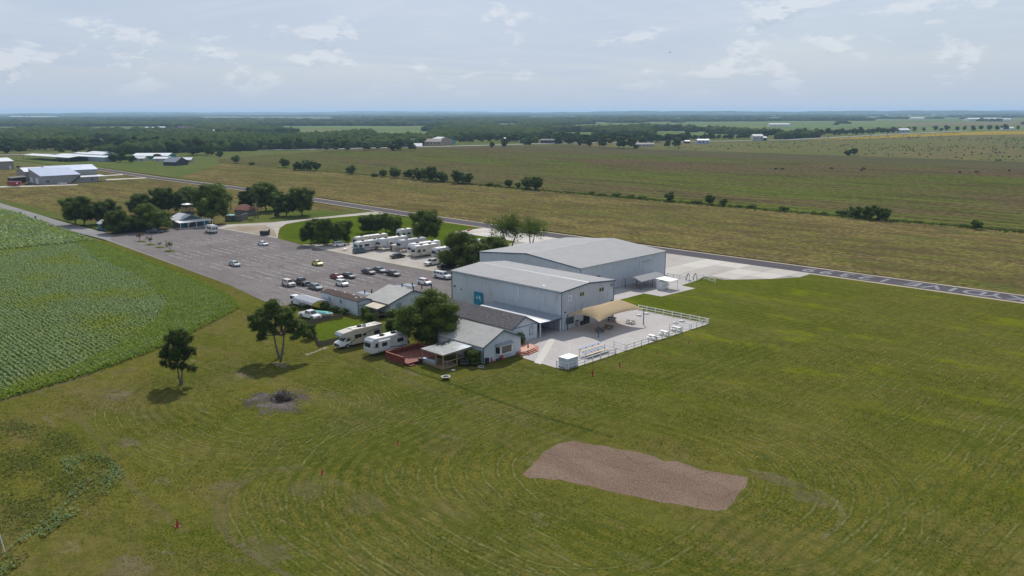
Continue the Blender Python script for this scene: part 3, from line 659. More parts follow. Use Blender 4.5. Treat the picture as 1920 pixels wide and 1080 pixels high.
# grove round the old clubhouse
for px, ky, s_, mt, lab in [((141, 421), 'round', 1.12, oakleaf, 'leftmost dark tree of the grove beside the entrance road'), ((158, 422), 'round2', 1.15, oakleaf, 'second dark tree of the grove beside the entrance road'), ((185, 420), 'round', .95, oakleaf, 'third tree of the grove, behind the small blue hut'), ((207, 417), 'round2', .95, darkleaf, 'fourth tree of the grove, left of the great oak'),
        ((228, 436), 'bigoak', .82, oakleaf, 'left half of the great spreading oak over the parked pickup'), ((285, 432), 'bigoak', .98, oakleaf, 'right half of the great spreading oak over the parked pickup'),
        ((260, 405), 'round', 1.0, darkleaf, 'dark tree behind the great oak, left'), ((303, 402), 'round', 1.2, darkleaf, 'tall tree rising behind the great oak'), ((335, 402), 'round2', 1.0, darkleaf, 'tree left of the wooden deck tower'), ((357, 397), 'round', 1.15, darkleaf, 'tree behind the wooden deck tower'),
        ((397, 419), 'round', 1.62, oakleaf, 'huge round tree right of the blue-trimmed clubhouse'), ((470, 394), 'round2', 1.05, darkleaf, 'dark tree behind the red-roofed hut'), ((499, 397), 'round', 1.35, oakleaf, 'tall tree right of the two palms'),
        ((516, 394), 'round2', 1.0, oakleaf, 'tree behind the pair of lawn-edge trees'), ((537, 405), 'round', .98, darkleaf, 'round tree with low crown beside the gravel drive'), ((567, 404), 'round', 1.25, oakleaf, 'rightmost big tree beside the runway bend'), ((519, 407), 'tall', .65, darkleaf, 'small conical tree at the left of the round drive tree')]:
    tree('grove_tree', lab, px, ky, mt, sc=s_)
# palms
def palm_mesh(h, cr, seed):
    g = random.Random(seed); mb = MB()
    for k in range(46):
        a = g.uniform(0, 6.28); e = g.uniform(-1.1, 1.2); L = cr * g.uniform(.8, 1.1)
        d = Vector((math.cos(a) * math.cos(e), math.sin(a) * math.cos(e), math.sin(e))); s_ = Vector((-math.sin(a), math.cos(a), 0))
        o = Vector((0, 0, h)); m1 = o + d * L * .55; tp = o + d * L + Vector((0, 0, -L * .25))
        for w_ in (-.42, 0, .42):
            mb.quad(o, m1 + s_ * (w_ - .16) * L * .5, tp + s_ * w_ * L * .9, m1 + s_ * (w_ + .16) * L * .5)
    return mb.mesh('crown')
for px, h, lab in [((433, 393), 5.4, 'short fan palm left of the red-roofed hut'), ((478, 408), 7.6, 'left one of the two tall palms by the red-roofed hut'), ((483.5, 409), 9.2, 'taller right one of the two palms by the red-roofed hut')]:
    x, y = G(*px); t = thing('palm_tree', lab, 'palm tree', (x, y, 0), 0, 'fan palms by the clubhouse')
    obj('crown', palm_mesh(h, 1.5, int(h * 10)), palmleaf, t); obj('trunk', MB().tube((0, 0, 0), (.1, .1, h), .26, .2, 8).mesh('trunk'), bark, t)
# small plants
tree('fence_bush', 'leafy bush at the corner of the wooden fence', (582, 634), 'shrub', darkleaf, sc=.75, cat='bush')
tree('fence_bush', 'smaller leafy bush hanging over the wooden fence', (566, 622), 'shrub', darkleaf, sc=.6, cat='bush')
tree('garden_bush', 'bright green bush beside the porch', None, 'shrub', lightleaf, at=(-143.6, 99.6), sc=.62, cat='bush')
tree('garden_bush', 'small bright bush under the mobile home wall, right', None, 'bush', lightleaf, at=(-150.0, 98.7), sc=1.0, cat='bush')
tree('garden_bush', 'small bright bush under the mobile home wall, middle', None, 'bush', lightleaf, at=(-153.2, 98.4), sc=1.1, cat='bush')
tree('garden_bush', 'yellow-green bush beside the carport opening', None, 'bush', lightleaf, at=(-157.0, 97.8), sc=1.2, cat='bush')
tree('garden_bush', 'bush growing at the near corner of the carport', None, 'bush', lightleaf, at=(-160.5, 92.0), sc=.9, cat='bush')
tree('dark_bush', 'dark bush between the porch and the motorhome', None, 'shrub', darkleaf, at=(-136.5, 96.0), sc=.8, cat='bush')
tree('dark_bush', 'dark bush behind the white travel trailer', None, 'shrub', darkleaf, at=(-129.5, 96.0), sc=.85, cat='bush')
tree('dark_bush', 'dark bush under the porch house gable wall', None, 'shrub', darkleaf, at=(-133.0, 99.5), sc=1.0, cat='bush')
tree('dark_bush', 'dark bush at the back corner of the red deck', None, 'shrub', darkleaf, at=(-124.5, 94.5), sc=.95, cat='bush')
tree('patio_tree', 'small round tree at the patio steps', None, 'bush', darkleaf, bark2, at=(-105.1, 107.3), sc=1.15, sz=1.9, cat='small tree')
tree('oak_tree', 'lower dark tree showing above the left end of the big hangar', None, 'round', oakleaf, at=(-170.5, 163.0), sc=.85, rz=.3)
t = thing('hedge_block', 'tall clipped dark hedge beside the roofed bar', 'hedge', (-103.2, 93.4, 0))
Cx = np.array([[u, v, z] for u in (-.9, 0, .9) for v in (-.6, .1, .7) for z in (.5, 1.3, 2.1)], float)
obj('crown', crown_mesh('crown', Cx, np.full((27, 3), .62), 90, .14, 5), darkleaf, t)
for k, (px, mt, s_, lab) in enumerate([((262, 452), redleaf, 1.1, 'thin brown island tree nearest the clubhouse'), ((282, 458), redleaf, 1.0, 'bushy reddish island tree, second from the clubhouse'), ((300, 463), redleaf, .6, 'low reddish island sapling, third in the row'), ((319, 470), lightleaf, 1.15, 'greenest island tree, nearest the parked cars')]):
    if k == 0: proto('sap', 2.6, 1.0, 2.8, 16, 40, .20, 41, rel=(.10, .16), r=.07, nb=9, core=0, shell=(.3, 1))
    tree('island_tree', lab, px, 'sap', mt, bark, sc=s_, group='saplings on the grass islands')
# hedgerow between hay and plowed field
HR = [((443, 306), 'med', .85, 'leftmost small tree of the field hedgerow'), ((471, 309), 'lowbush', .9, 'low bush right of the first hedgerow tree'), ((534, 314), 'med', .9, 'upright hedgerow tree near the left'), ((560, 319), 'med2', .8, 'broad bushy hedgerow tree, second from left clump'), ((578, 319), 'med2', .95, 'wide dark hedgerow tree beside the second clump'), ((593, 320), 'med', .8, 'right tree of the left hedgerow clump'),
    ((658, 327), 'med', .78, 'lone oval hedgerow tree'), ((705, 331), 'lowbush', 1.0, 'low bushes left of the leaning hedgerow tree'), ((718, 332), 'med', .62, 'dark bush beside the leaning hedgerow tree'), ((741, 334), 'med', .85, 'slim leaning hedgerow tree'), ((766, 335), 'med', .75, 'left end tree of the longest hedgerow clump'), ((785, 337), 'med2', .95, 'second tree of the longest hedgerow clump'), ((805, 340), 'med', 1.15, 'tallest tree of the longest hedgerow clump'), ((828, 341), 'med2', .8, 'low wide tree in the longest hedgerow clump'),
    ((858, 344), 'med', 1.0, 'big tree near the right end of the longest hedgerow clump'), ((876, 345), 'med', .8, 'right end tree of the longest hedgerow clump'), ((916, 349), 'lowbush', .9, 'low bush between hedgerow clumps'), ((930, 350), 'lowbush', .7, 'smaller low bush between hedgerow clumps'), ((953, 351), 'med', .55, 'small round hedgerow tree'), ((972, 353), 'med', .42, 'small bush left of the broad hedgerow tree'), ((990, 355), 'med', .85, 'left half of the broad two-part hedgerow tree'), ((1004, 356), 'med', .92, 'right half of the broad two-part hedgerow tree'),
    ((1107, 364), 'lowbush', .6, 'first low bush of the long right hedgerow'), ((1130, 367), 'lowbush', .65, 'second low bush of the long right hedgerow'), ((1155, 368), 'lowbush', .8, 'bush with a bright top in the right hedgerow'), ((1180, 371), 'lowbush', .7, 'dark low bush in the right hedgerow'), ((1205, 373), 'lowbush', .7, 'last low bush left of the round hedgerow bush'), ((1256, 378), 'med', .58, 'round dark hedgerow bush at centre right'), ((1305, 382), 'lowbush', .7, 'flat bush left of the pointed hedgerow tree'), ((1330, 383), 'med', .55, 'pointed hedgerow tree with ragged top'), ((1356, 386), 'med', .42, 'small hedgerow bush right of the pointed tree'),
    ((1387, 389), 'lowbush', .55, 'small low hedgerow bush'), ((1408, 390), 'lowbush', .65, 'flat low hedgerow bush'), ((1471, 394), 'lowbush', .75, 'isolated grey-green hedgerow bush'), ((1527, 400), 'lowbush', .4, 'tiny hedgerow bush between the isolated bush and the largest clump'), ((1547, 402), 'lowbush', .5, 'small hedgerow bush left of the largest clump'),
    ((1585, 404), 'lowbush', 1.0, 'left foot of the largest right hedgerow clump'), ((1605, 408), 'med2', .6, 'left tree of the largest right hedgerow clump'), ((1632, 411), 'med2', .72, 'tallest tree of the largest right hedgerow clump'), ((1655, 413), 'med', .62, 'right tree of the largest right hedgerow clump'), ((1808, 426), 'lowbush', .5, 'low dark bush near the right edge of the field line'), ((1831, 430), 'med', .42, 'small round bush near the right edge of the field line')]
for k, (px, ky, s_, lab) in enumerate(HR):
    tree('hedgerow_tree' if ky != 'lowbush' else 'hedgerow_bush', lab, px, ky, [oakleaf, lightleaf, oakleaf][k % 3], sc=s_, cat='tree' if ky != 'lowbush' else 'bush', group='hedgerow trees and bushes')
# rough weeds under the hedgerow and field margins: uncountable
def tufts(name, P, h, seed, mat, lab, leaf=.5, q=10):
    C = np.concatenate([P, (h * .45)[:, None]], 1); R = np.stack([h * .8, h * .8, h * .5], 1)
    V, F = leaves(C, R, q, leaf, seed); o = obj(name, npmesh(name, V, F), mat); tag(o, lab, kind='stuff'); return o
g = np.random.default_rng(5)
n = 900; P = np.stack([g.uniform(-420, -60, n), 340.8 + g.normal(0, 1.6, n)], 1); h = g.uniform(.3, 1.3, n)
tufts('hedgerow_weeds', P, h, 1, lightleaf, 'ragged weeds along the field line', .8, 8)
# treeline behind the highway: nearest trees one by one
scrubleaf = leafmat('scrub_leaf', (.05, .08, .025), (.085, .11, .035), (.09, .11, .04), .02, trans=.15)
_fm = []
for k in range(5):
    C, R = clumps(10, .4, 9 + k * .4, 13, 60 + k, rel=(.17, .27), shell=(.3, .8)); V, F = blobs(C, R, ICO1, 70 + k, .3)
    V2, F2 = leaves(C, R, 26, 1.25, 80 + k)
    me = crown_mesh('crown', C, R, 26, 1.25, 90 + k, .9); me.name = 'tree_mesh'; _fm.append(me)
BELT = []
def belt(px, s_): BELT.append((px, s_))
NEAR = [(60, 'left of the long white hangar roofs'), (215, 'behind the long white hangar roofs'), (300, 'behind the teal-edged white building'), (400, 'behind the dark brick house'), (470, 'over the left end of the plowed field'), (560, 'above the second hedgerow clump'), (640, 'left of the highway tan house'), (770, 'just left of the tan house across the highway'), (870, 'beside the tan hall across the highway'), (950, 'right of the tan hall across the highway'), (1020, 'by the low flat-roofed building'), (1110, 'around the dark long shed by the highway'), (1200, 'in the dense middle of the belt'), (1290, 'over the long low white house'), (1360, 'behind the bright white barn'), (1440, 'around the tall pale two-storey barn'), (1540, 'behind the highway left of the red car'), (1640, 'behind the cars on the highway'), (1720, 'around the pale barn at right'), (1930, 'at the right end of the belt over the golden strip')]
def beltlabel(x, y):
    v = np.array([x, y, -CAMZ]); px = 960 + FPX * (v @ RT) / (v @ FW)
    return 'dark green belt tree ' + next((t for lim, t in NEAR if px < lim), NEAR[-1][1])
for x, y, s_ in [(36, 288, 1.1), (12, 287, 1.0), (146, 286, 1.5), (113, 288, .8), (176, 288, .9), (196, 288, 1.0), (225, 290, .9), (362, 291, 1.5), (380, 290, 1.3), (392, 292, .9), (330, 287, 1.2), (310, 286, 1.1), (411, 294, .55), (654, 283, .75), (687, 282, .85), (707, 280, .75), (736, 282, .95), (750, 281, 1.15), (771, 282, .85), (630, 282, .9), (612, 283, 1.0), (922, 276, .62), (944, 275, .85), (990, 274, 1.0), (1045, 272, 1.0), (1066, 272, 1.1), (1088, 272, .75), (1103, 274, 1.0), (1134, 277, 1.25), (1163, 278, 1.2), (1185, 278, 1.25), (1192, 279, .5), (1205, 272, 1.0), (1250, 276, .8), (1270, 276, 1.0), (1602, 291, .72), (1590, 291, .5), (215, 303, .8), (231, 304, .95), (247, 305, .7), (296, 300, .6), (322, 302, .4)]:
    belt(G(x, y), s_ * (1.05 if y > 300 else 1.3))
g = np.random.default_rng(77)
def along(p, q, n, spread, s0, s1):
    for i in range(n):
        t = (i + g.uniform(-.4, .4)) / n; x = p[0] + (q[0] - p[0]) * t; y = p[1] + (q[1] - p[1]) * t + g.uniform(-spread, 0)
        belt(G(x, y), g.uniform(s0, s1) * 1.3)
along((0, 284), (330, 280), 40, 3, .8, 1.25); along((330, 284), (640, 279), 48, 3.5, .75, 1.15)
along((640, 277), (775, 271), 16, 4, .7, 1.1); along((860, 268), (1040, 266), 20, 3, .6, 1.0); along((1040, 268), (1290, 267), 36, 4, .8, 1.3)
along((1290, 262), (1410, 260), 14, 1.5, .6, .9); along((1430, 257.5), (1700, 249), 40, 1.5, .7, 1.15); along((1700, 247), (1920, 244), 14, 2, .7, 1.1)
for i, ((x, y), s_) in enumerate(BELT[:300]):
    o = obj('belt_tree', _fm[i % 5], farleaf, loc=(x, y, -.6), rz=g.uniform(0, 6.28)); o.scale = (s_ * g.uniform(.9, 1.2), s_ * g.uniform(.9, 1.2), s_)
    tag(o, beltlabel(x, y), 'tree', 'belt trees beside the highway')
# woods beyond: one mass
def woods(name, r0, r1, n, rad, tmpl, seed, lab, thin=.42, a0=99, a1=171):
    g = np.random.default_rng(seed)
    u = g.uniform(0, 1, n * 3); r = np.sqrt(r0 ** 2 + u * (r1 ** 2 - r0 ** 2)) if r1 < 3 * r0 else r0 * (r1 / r0) ** u
    t = np.radians(g.uniform(a0, a1, n * 3)); X, Y = r * np.cos(t), r * np.sin(t)
    k = np.sin(X * .0043 + seed) * np.cos(Y * .0051 + 2 * seed) + .5 * np.sin(X * .011 - Y * .009) + .35 * np.sin(Y * .021 + X * .017 + seed)
    keep = k > thin - .9 + np.clip((np.arctan2(-X, Y) < .62) * .75 + (np.arctan2(-X, Y) < .42) * .5, 0, 1.2)
    w = np.stack([X, Y], 1) 
    keep &= ~((X > -960) & (Y < 1250) & (X > -960 + (Y - 200) * .2))           # the open airfield side
    bd_ = np.sin(r[:] * (.0052 if r0 < 1500 else .0021) + 2.2 * np.sin(t * 9 + seed) + seed) + .3 * np.sin(t * 37)
    keep &= ~((bd_ > .55) & (r > r0 * 1.12))
    keep &= ~inpoly(w, [(-2500, 60), (-975, 60), (-975, 150), (-2500, 150)])
    for q in FIELDS: keep &= ~inpoly(w, q)
    keep &= ~((X > -640) & (Y < 2300) & (Y > 1200))
    X, Y = X[keep][:n], Y[keep][:n]; m_ = len(X)
    s = g.uniform(.7, 1.35, m_); C = np.stack([X, Y, rad[2] * s * .55 - 1], 1); R = np.stack([rad[0] * s, rad[1] * s, rad[2] * s], 1)
    V, F = blobs(C, R, tmpl, seed, .33)
    o = obj(name, npmesh(name, V, F), farleaf); tag(o, lab, kind='stuff')
def q_(*p):
    lo = sum(a[1] for a in p) / len(p)
    return [G(x, y if y < lo else 210 + (y - 210) * 1.26) for x, y in p]
FIELDS = [q_((555, 240), (800, 244), (800, 237), (640, 235.2), (440, 235.6)), q_((700, 250), (800, 251), (815, 246), (700, 245)), q_((120, 264), (240, 268), (300, 264), (180, 257)), q_((1290, 233.5), (1560, 231.5), (1580, 226), (1280, 228)), q_((1440, 241), (1730, 239), (1760, 231.5), (1470, 234.5)), q_((1660, 236.5), (1920, 234.5), (1920, 226.5), (1700, 229.5)), q_((380, 221.3), (640, 222.3), (620, 218.8), (360, 218.8)), q_((920, 234), (975, 234), (972, 230.5), (925, 230.5)), q_((980, 219.8), (1090, 219.8), (1080, 217.8), (985, 217.8)), q_((1920, 244), (1500, 262), (1560, 243), (1920, 237)), q_((1300, 262), (1420, 262), (1420, 257.5), (1300, 258))]
woods('near_woods', 930, 2000, 12000, (6.5, 6.5, 6.2), ICO1, 3, 'thick wood filling the plain behind the highway', thin=.30)
woods('middle_woods', 1900, 4200, 13000, (11, 11, 6.5), ICO1, 4, 'hazy woods stretching toward the horizon', thin=.50)
woods('far_woods', 4000, 11500, 10000, (34, 34, 8), ICO1, 9, 'blue distant woods under the skyline', thin=.62)
# low bushes in the scrub pasture
g = np.random.default_rng(31); n = 5200
X = g.uniform(-640, 330, n); Y = 830 + (g.uniform(0, 1, n) ** .8) * 1000
k = np.sin(X * .017) + np.sin(Y * .013 + 1) + g.uniform(-1, 1.6, n); keep = (k > .1) & (X > -575 - (Y - 850) * .02)
X, Y = X[keep], Y[keep]; s = g.uniform(.3, .85, len(X))
V, F = blobs(np.stack([X, Y, s * .5], 1), np.stack([s * 1.4, s * 1.4, s], 1), ICO1, 5, .3)
tag(obj('pasture_bushes', npmesh('pasture_bushes', V, F), scrubleaf), 'scattered low bushes across the pasture', kind='stuff')
# ---------------------------------------------------------------- crops and weeds
cropleaf = leafmat('crop_leaf', (.16, .235, .085), (.37, .45, .24), (.28, .33, .05), .06, trans=.4)
weedleaf = leafmat('weed_leaf', (.12, .15, .025), (.25, .24, .08), (.10, .16, .02), .12, trans=.45)
CROP = [(-560, 20), (-560, 103), (-446, 103.6), (-396, 102.7), (-300, 98.2), (-206, 90.8), (-184, 88.0), (-174, 84.5), (-169, 79), (-158.8, 66), (-151.5, 55), (-146, 44), (-142, 30), (-132, 0)]
def plants(name, poly, dx, dy, x0, x1, y0, y1, h, leaf, q, seed, mat, lab, keepf=None, jit=.12):
    g = np.random.default_rng(seed)
    X, Y = np.meshgrid(np.arange(x0, x1, dx), np.arange(y0, y1, dy)); P = np.stack([X.ravel(), Y.ravel()], 1) + g.normal(0, jit, (X.size, 2))
    P = P[inpoly(P, poly)]; 
    depth = P @ FW[:2] + CAMZ * .2; side = P @ RT[:2]
    P = P[np.abs(side) < depth * .64 + 6]
    if keepf is not None: P = P[keepf(P, g)]
    hh = h * g.uniform(.7, 1.25, len(P)); n = len(P) * q
    Pi = np.repeat(P, q, 0); Hi = np.repeat(hh, q); a = g.uniform(0, 6.283, n); e = g.uniform(.1, 1.1, n); zb = Hi * g.uniform(.15, .8, n)
    L = leaf * g.uniform(.7, 1.3, n); dxy = np.stack([np.cos(a), np.sin(a)], 1)
    p0 = np.concatenate([Pi, zb[:, None]], 1); p1 = p0 + np.concatenate([dxy * (L * np.cos(e))[:, None], (L * np.sin(e))[:, None]], 1)
    sd_ = np.stack([-dxy[:, 1], dxy[:, 0], np.zeros(n)], 1) * (L * .34)[:, None]; md = (p0 + p1) / 2 + np.array([0, 0, 1]) * (L * .12)[:, None]
    V = np.stack([p0, md + sd_, p1, md - sd_], 1).reshape(-1, 3); F = np.arange(n * 4).reshape(n, 4)
    o = obj(name, npmesh(name, V, F), mat); tag(o, lab, kind='stuff'); return len(P)
print('crop', plants('crop_plants', CROP, .44, .90, -300, -130, -10, 100, .55, .31, 8, 1, cropleaf, 'rows of knee-high leafy crop plants'))
print('crop far', plants('far_crop_plants', CROP, 1.3, 1.5, -560, -300, 20, 104, .8, 1.05, 5, 2, cropleaf, 'farther crop rows beside the entrance road'))
MARG = [(-206, 92.6), (-184, 89.6), (-172.5, 85.8), (-167, 79.5), (-157, 66.5), (-150, 55.5), (-144.5, 44), (-140.5, 30), (-132, 0), (-136, 0), (-145, 30), (-151, 44), (-160, 55), (-172, 66), (-190, 77), (-225, 84), (-262, 86), (-300, 93), (-330, 97), (-330, 100.6), (-300, 99.0)]
plants('margin_weeds', MARG, .5, .5, -330, -130, 0, 101, .62, .36, 6, 3, leafmat('margin_leaf', (.15, .22, .02), (.24, .30, .04), (.12, .20, .02), .2, trans=.5), 'yellow-green weeds along the edge of the crop')
WEED = [G(*p) for p in ((-60, 800), (20, 790), (90, 800), (140, 815), (160, 850), (205, 858), (238, 893), (210, 925), (150, 965), (95, 1000), (50, 1050), (0, 1090), (-60, 1120), (-120, 950))]
wk = lambda P, g: (np.sin(P[:, 0] * .5 + P[:, 1] * .3) + np.sin(P[:, 1] * .9 - P[:, 0] * .2) + g.uniform(-1, 2.6, len(P))) > .9
plants('weeds', WEED, .28, .28, -140, -78, 0, 42, .24, .24, 3, 4, weedleaf, 'patch of tall mixed weeds at the lower left', wk)
BLUE = [G(*p) for p in ((110, 862), (160, 850), (205, 860), (240, 893), (215, 922), (165, 952), (115, 985), (70, 1020), (40, 1060), (0, 1085), (0, 1060), (30, 1010), (70, 985), (120, 945), (150, 905), (120, 885))]
plants('broadleaf_weeds', BLUE, .34, .34, -125, -78, 5, 42, .34, .26, 4, 5, leafmat('blue_leaf', (.13, .20, .08), (.26, .34, .18), (.10, .17, .04), .3, trans=.4), 'pale broad-leaved weeds along the rim of the weed patch', lambda P, g: (np.sin(P[:, 0] * .8) + np.sin(P[:, 1] * 1.1 + P[:, 0] * .4) + g.uniform(-1.6, 1.8, len(P))) > .6)
# grass clumps and seed heads standing over the near lawn, denser where it is rough
def grass_tufts(name, n, seed, x0, x1, y0, y1, mat, lab, h=.10):
    g = np.random.default_rng(seed); P = np.stack([g.uniform(x0, x1, n), g.uniform(y0, y1, n)], 1)
    depth = P @ FW[:2]; side = P @ RT[:2]; k = np.sin(P[:, 0] * .35 + seed) + np.sin(P[:, 1] * .5 - P[:, 0] * .15) + .6 * np.sin(P[:, 0] * 1.3 + P[:, 1] * 1.1)
    P = P[(np.abs(side) < depth * .64 + 3) & (depth > 50) & (depth < 150) & (k + g.uniform(-1.6, 1.2, len(P)) > 0) & ~inpoly(P, PIT) & ~((P[:, 1] > 100) & (P[:, 0] < -88)) & ~((P[:, 0] < -99) & (P[:, 1] > 80)) & ~inpoly(P, CROP)]
    q = 3; m_ = len(P) * q; Pi = np.repeat(P, q, 0) + g.normal(0, .06, (m_, 2)); a = g.uniform(0, 6.283, m_); H_ = h * g.uniform(.5, 1.5, m_); w = H_ * .30
    d = np.stack([np.cos(a), np.sin(a)], 1); z = np.zeros((m_, 1)); ln = g.normal(0, .5, (m_, 2)) * H_[:, None]
    V = np.stack([np.concatenate([Pi - d * w[:, None], z], 1), np.concatenate([Pi + d * w[:, None], z], 1), np.concatenate([Pi + ln, H_[:, None]], 1)], 1).reshape(-1, 3)
    tag(obj(name, npmesh(name, V, np.arange(m_ * 3).reshape(m_, 3)), mat), lab, kind='stuff')
PIT = [G(*p) for p in ((975, 895), (1040, 820), (1100, 822), (1410, 890), (1405, 915), (1360, 962), (1040, 905))]
grass_tufts('grass_tufts', 150000, 3, -140, 0, -5, 150, leafmat('tuft_green', (.05, .075, .005), (.11, .135, .012), (.06, .09, .006), .3, trans=.4), 'short rough grass tufts over the lawn')
grass_tufts('dry_grass', 60000, 9, -140, 0, -5, 150, leafmat('tuft_dry', (.16, .14, .04), (.28, .24, .10), (.2, .17, .06), .3, trans=.3), 'dry pale grass stems over the lawn', h=.085)
# ================================================================ BUILDINGS
wallg = M('wall_grey', (.47, .505, .545), .55, var=.04, scale=.4, stripe=('xy', .45, .012), grime=.32)
roofm = M('roof_metal', (.25, .252, .258), .72, .0, var=.05, scale=.25, stripe=('x', .75, .06), grime=.28, spec=.25)
roofy = M('roof_metal_y', (.25, .252, .258), .72, .0, var=.05, scale=.25, stripe=('y', .75, .06), grime=.28, spec=.25)
blue = M('blue_trim', (.025, .085, .13), .5)
whitew = M('white_siding', (.50, .54, .58), .7, var=.05, scale=.6, stripe=('xy', .4, .012), grime=.25)
roofl = M('roof_light', (.33, .322, .305), .75, var=.08, scale=.35, stripe=('x', .7, .015), grime=.35, spec=.25)
shing = M('shingles', (.105, .10, .105), .95, spec=.08, var=.22, scale=1.8, bump=.02)
glassd = M('dark_glass', (.02, .028, .035), .08, var=.1)
glassg = M('teal_glass', (.05, .13, .13), .06, var=.1)
white = M('white_paint', (.74, .74, .74), .5, var=.04, scale=.8, grime=.12)
frame_m = M('frame_white', (.62, .64, .65), .5)
dark = M('near_black', (.012, .012, .013), .7)
steel = M('steel', (.35, .36, .38), .35, .7)
wood = M('bare_wood', (.30, .22, .12), .8, var=.25, scale=3, grime=.3)
oldwood = M('old_wood', (.13, .105, .085), .9, var=.3, scale=3)
redw = M('red_stain', (.17, .04, .022), .8, var=.2, scale=2.5, grime=.2)
redw2 = M('red_deck', (.20, .065, .045), .85, var=.2, scale=2.0, stripe=('x', .15, .01), grime=.3)

def gable(name, label, x0, x1, y0, y1, ze, zr, ridge, walls, roofmat, cat='building', ov=.25, trim=blue, yr=None, th=.12, ze2=None, base=0.0):
    """gabled building; ridge 'x' or 'y' names the direction of the ridge. Returns the root."""
    t = thing(name, label, cat, ((x0 + x1) / 2, (y0 + y1) / 2, 0))
    ze2 = ze if ze2 is None else ze2
    if ridge == 'x':
        m_ = (y0 + y1) / 2 if yr is None else yr
        put(t, 'wall', MB().prism([(y0, base), (y1, base), (y1, ze2), (m_, zr), (y0, ze)], 'x', x0, x1), walls)
        s1, s2 = (zr - ze) / (m_ - y0), (zr - ze2) / (y1 - m_)
        put(t, 'roof_slope', MB().prism([(y0 - ov, ze - s1 * ov + .03), (m_, zr + .03), (m_, zr + .03 + th), (y0 - ov, ze - s1 * ov + .03 + th)], 'x', x0 - ov, x1 + ov), roofmat)
        put(t, 'roof_slope', MB().prism([(m_, zr + .03), (y1 + ov, ze2 - s2 * ov + .03), (y1 + ov, ze2 - s2 * ov + .03 + th), (m_, zr + .03 + th)], 'x', x0 - ov, x1 + ov), roofmat)
        if trim:
            for X, d in ((x1 + ov, .05), (x0 - ov - .05, .05)):
                put(t, 'verge_trim', MB().prism([(y0 - ov - .02, ze - s1 * ov - .13), (m_, zr - .13), (y1 + ov + .02, ze2 - s2 * ov - .13), (y1 + ov + .02, ze2 - s2 * ov + .12), (m_, zr + .13), (y0 - ov - .02, ze - s1 * ov + .12)], 'x', X, X + d), trim)
    else:
        m_ = (x0 + x1) / 2
        put(t, 'wall', MB().prism([(x0, base), (x1, base), (x1, ze2), (m_, zr), (x0, ze)], 'y', y0, y1), walls)
        s1 = (zr - ze) / (m_ - x0)
        put(t, 'roof_slope', MB().prism([(x0 - ov, ze - s1 * ov + .03), (m_, zr + .03), (m_, zr + .03 + th), (x0 - ov, ze - s1 * ov + .03 + th)], 'y', y0 - ov, y1 + ov), roofmat)
        put(t, 'roof_slope', MB().prism([(m_, zr + .03), (x1 + ov, ze - s1 * ov + .03), (x1 + ov, ze - s1 * ov + .03 + th), (m_, zr + .03 + th)], 'y', y0 - ov, y1 + ov), roofmat)
        if trim:
            for Yy in (y0 - ov - .05, y1 + ov):
                put(t, 'verge_trim', MB().prism([(x0 - ov - .02, ze - s1 * ov - .13), (m_, zr - .13), (x1 + ov + .02, ze - s1 * ov - .13), (x1 + ov + .02, ze - s1 * ov + .12), (m_, zr + .13), (x0 - ov - .02, ze - s1 * ov + .12)], 'y', Yy, Yy + .05), trim)
    return t
def win(t, face, c, a0, a1, z0, z1, fm=frame_m, gm=glassd, panes=2, lab=None, proud=.05, fw=.09):
    """window on a wall plane: face 'x+' at x=c spanning y a0..a1, or 'y-' at y=c spanning x a0..a1"""
    root = t.location; 
    def bx(mb, u0, u1, w0, w1, d0, d1):
        if face == 'x+': mb.box(c + d0, u0, w0, c + d1, u1, w1)
        elif face == 'y-': mb.box(u0, c - d1, w0, u1, c - d0, w1)
        return mb
    mb = MB()
    bx(mb, a0, a1, z0, z0 + fw, 0, proud); bx(mb, a0, a1, z1 - fw, z1, 0, proud); bx(mb, a0, a0 + fw, z0 + fw, z1 - fw, 0, proud); bx(mb, a1 - fw, a1, z0 + fw, z1 - fw, 0, proud)
    for k in range(1, panes):
        u = a0 + (a1 - a0) * k / panes; bx(mb, u - fw * .4, u + fw * .4, z0 + fw, z1 - fw, 0, proud)
    f = put(t, 'window', mb, fm, lab)
    g_ = MB(); bx(g_, a0 + fw * .5, a1 - fw * .5, z0 + fw * .5, z1 - fw * .5, 0.004, proud * .45)
    o = obj('pane', g_.mesh('pane', off=tuple(root)), gm, f)
    return f
def ribs(t, mat, xs, y, z0, z1, w=.11, face='y-', name='downpipe', d=.10):
    for x in xs:
        mb = MB().box(x - w / 2, y - d, z0, x + w / 2, y, z1) if face == 'y-' else MB().box(y, x - w / 2, z0, y + d, x + w / 2, z1)
        put(t, name, mb, mat)

# --- warehouse (near, narrower)
t = gable('metal_warehouse', 'nearer pale grey metal warehouse with a low gable facing the patio', -140.7, -107.5, 121.4, 138.3, 7.85, 8.55, 'x', wallg, roofm, ov=.18, th=.10)
ribs(t, frame_m, [-129.6, -119.4, -107.75], 121.4, 0, 7.7, .16); ribs(t, blue, [121.47], -107.5, 0, 7.7, .14, 'x+', 'corner_trim', .06); ribs(t, blue, [138.2], -107.5, 0, 7.7, .16, 'x+', 'corner_trim', .06)
put(t, 'corner_trim', MB().box(-140.78, 121.30, 0, -140.6, 121.4, 7.7), blue)
put(t, 'gutter', MB().box(-140.9, 121.05, 7.66, -107.3, 121.2, 7.84), M('gutter', (.16, .22, .27), .5))
put(t, 'ridge_cap', MB().prism([(129.6, 8.68), (129.85, 8.76), (130.1, 8.68)], 'x', -140.9, -107.3), M('cap_grey', (.27, .27, .27), .5))
win(t, 'x+', -107.5, 126.9, 128.5, 6.0, 7.0, gm=M('olive_glass', (.10, .10, .05), .15)); win(t, 'x+', -107.5, 133.2, 134.9, 6.0, 7.0, gm=_mc['olive_glass'])
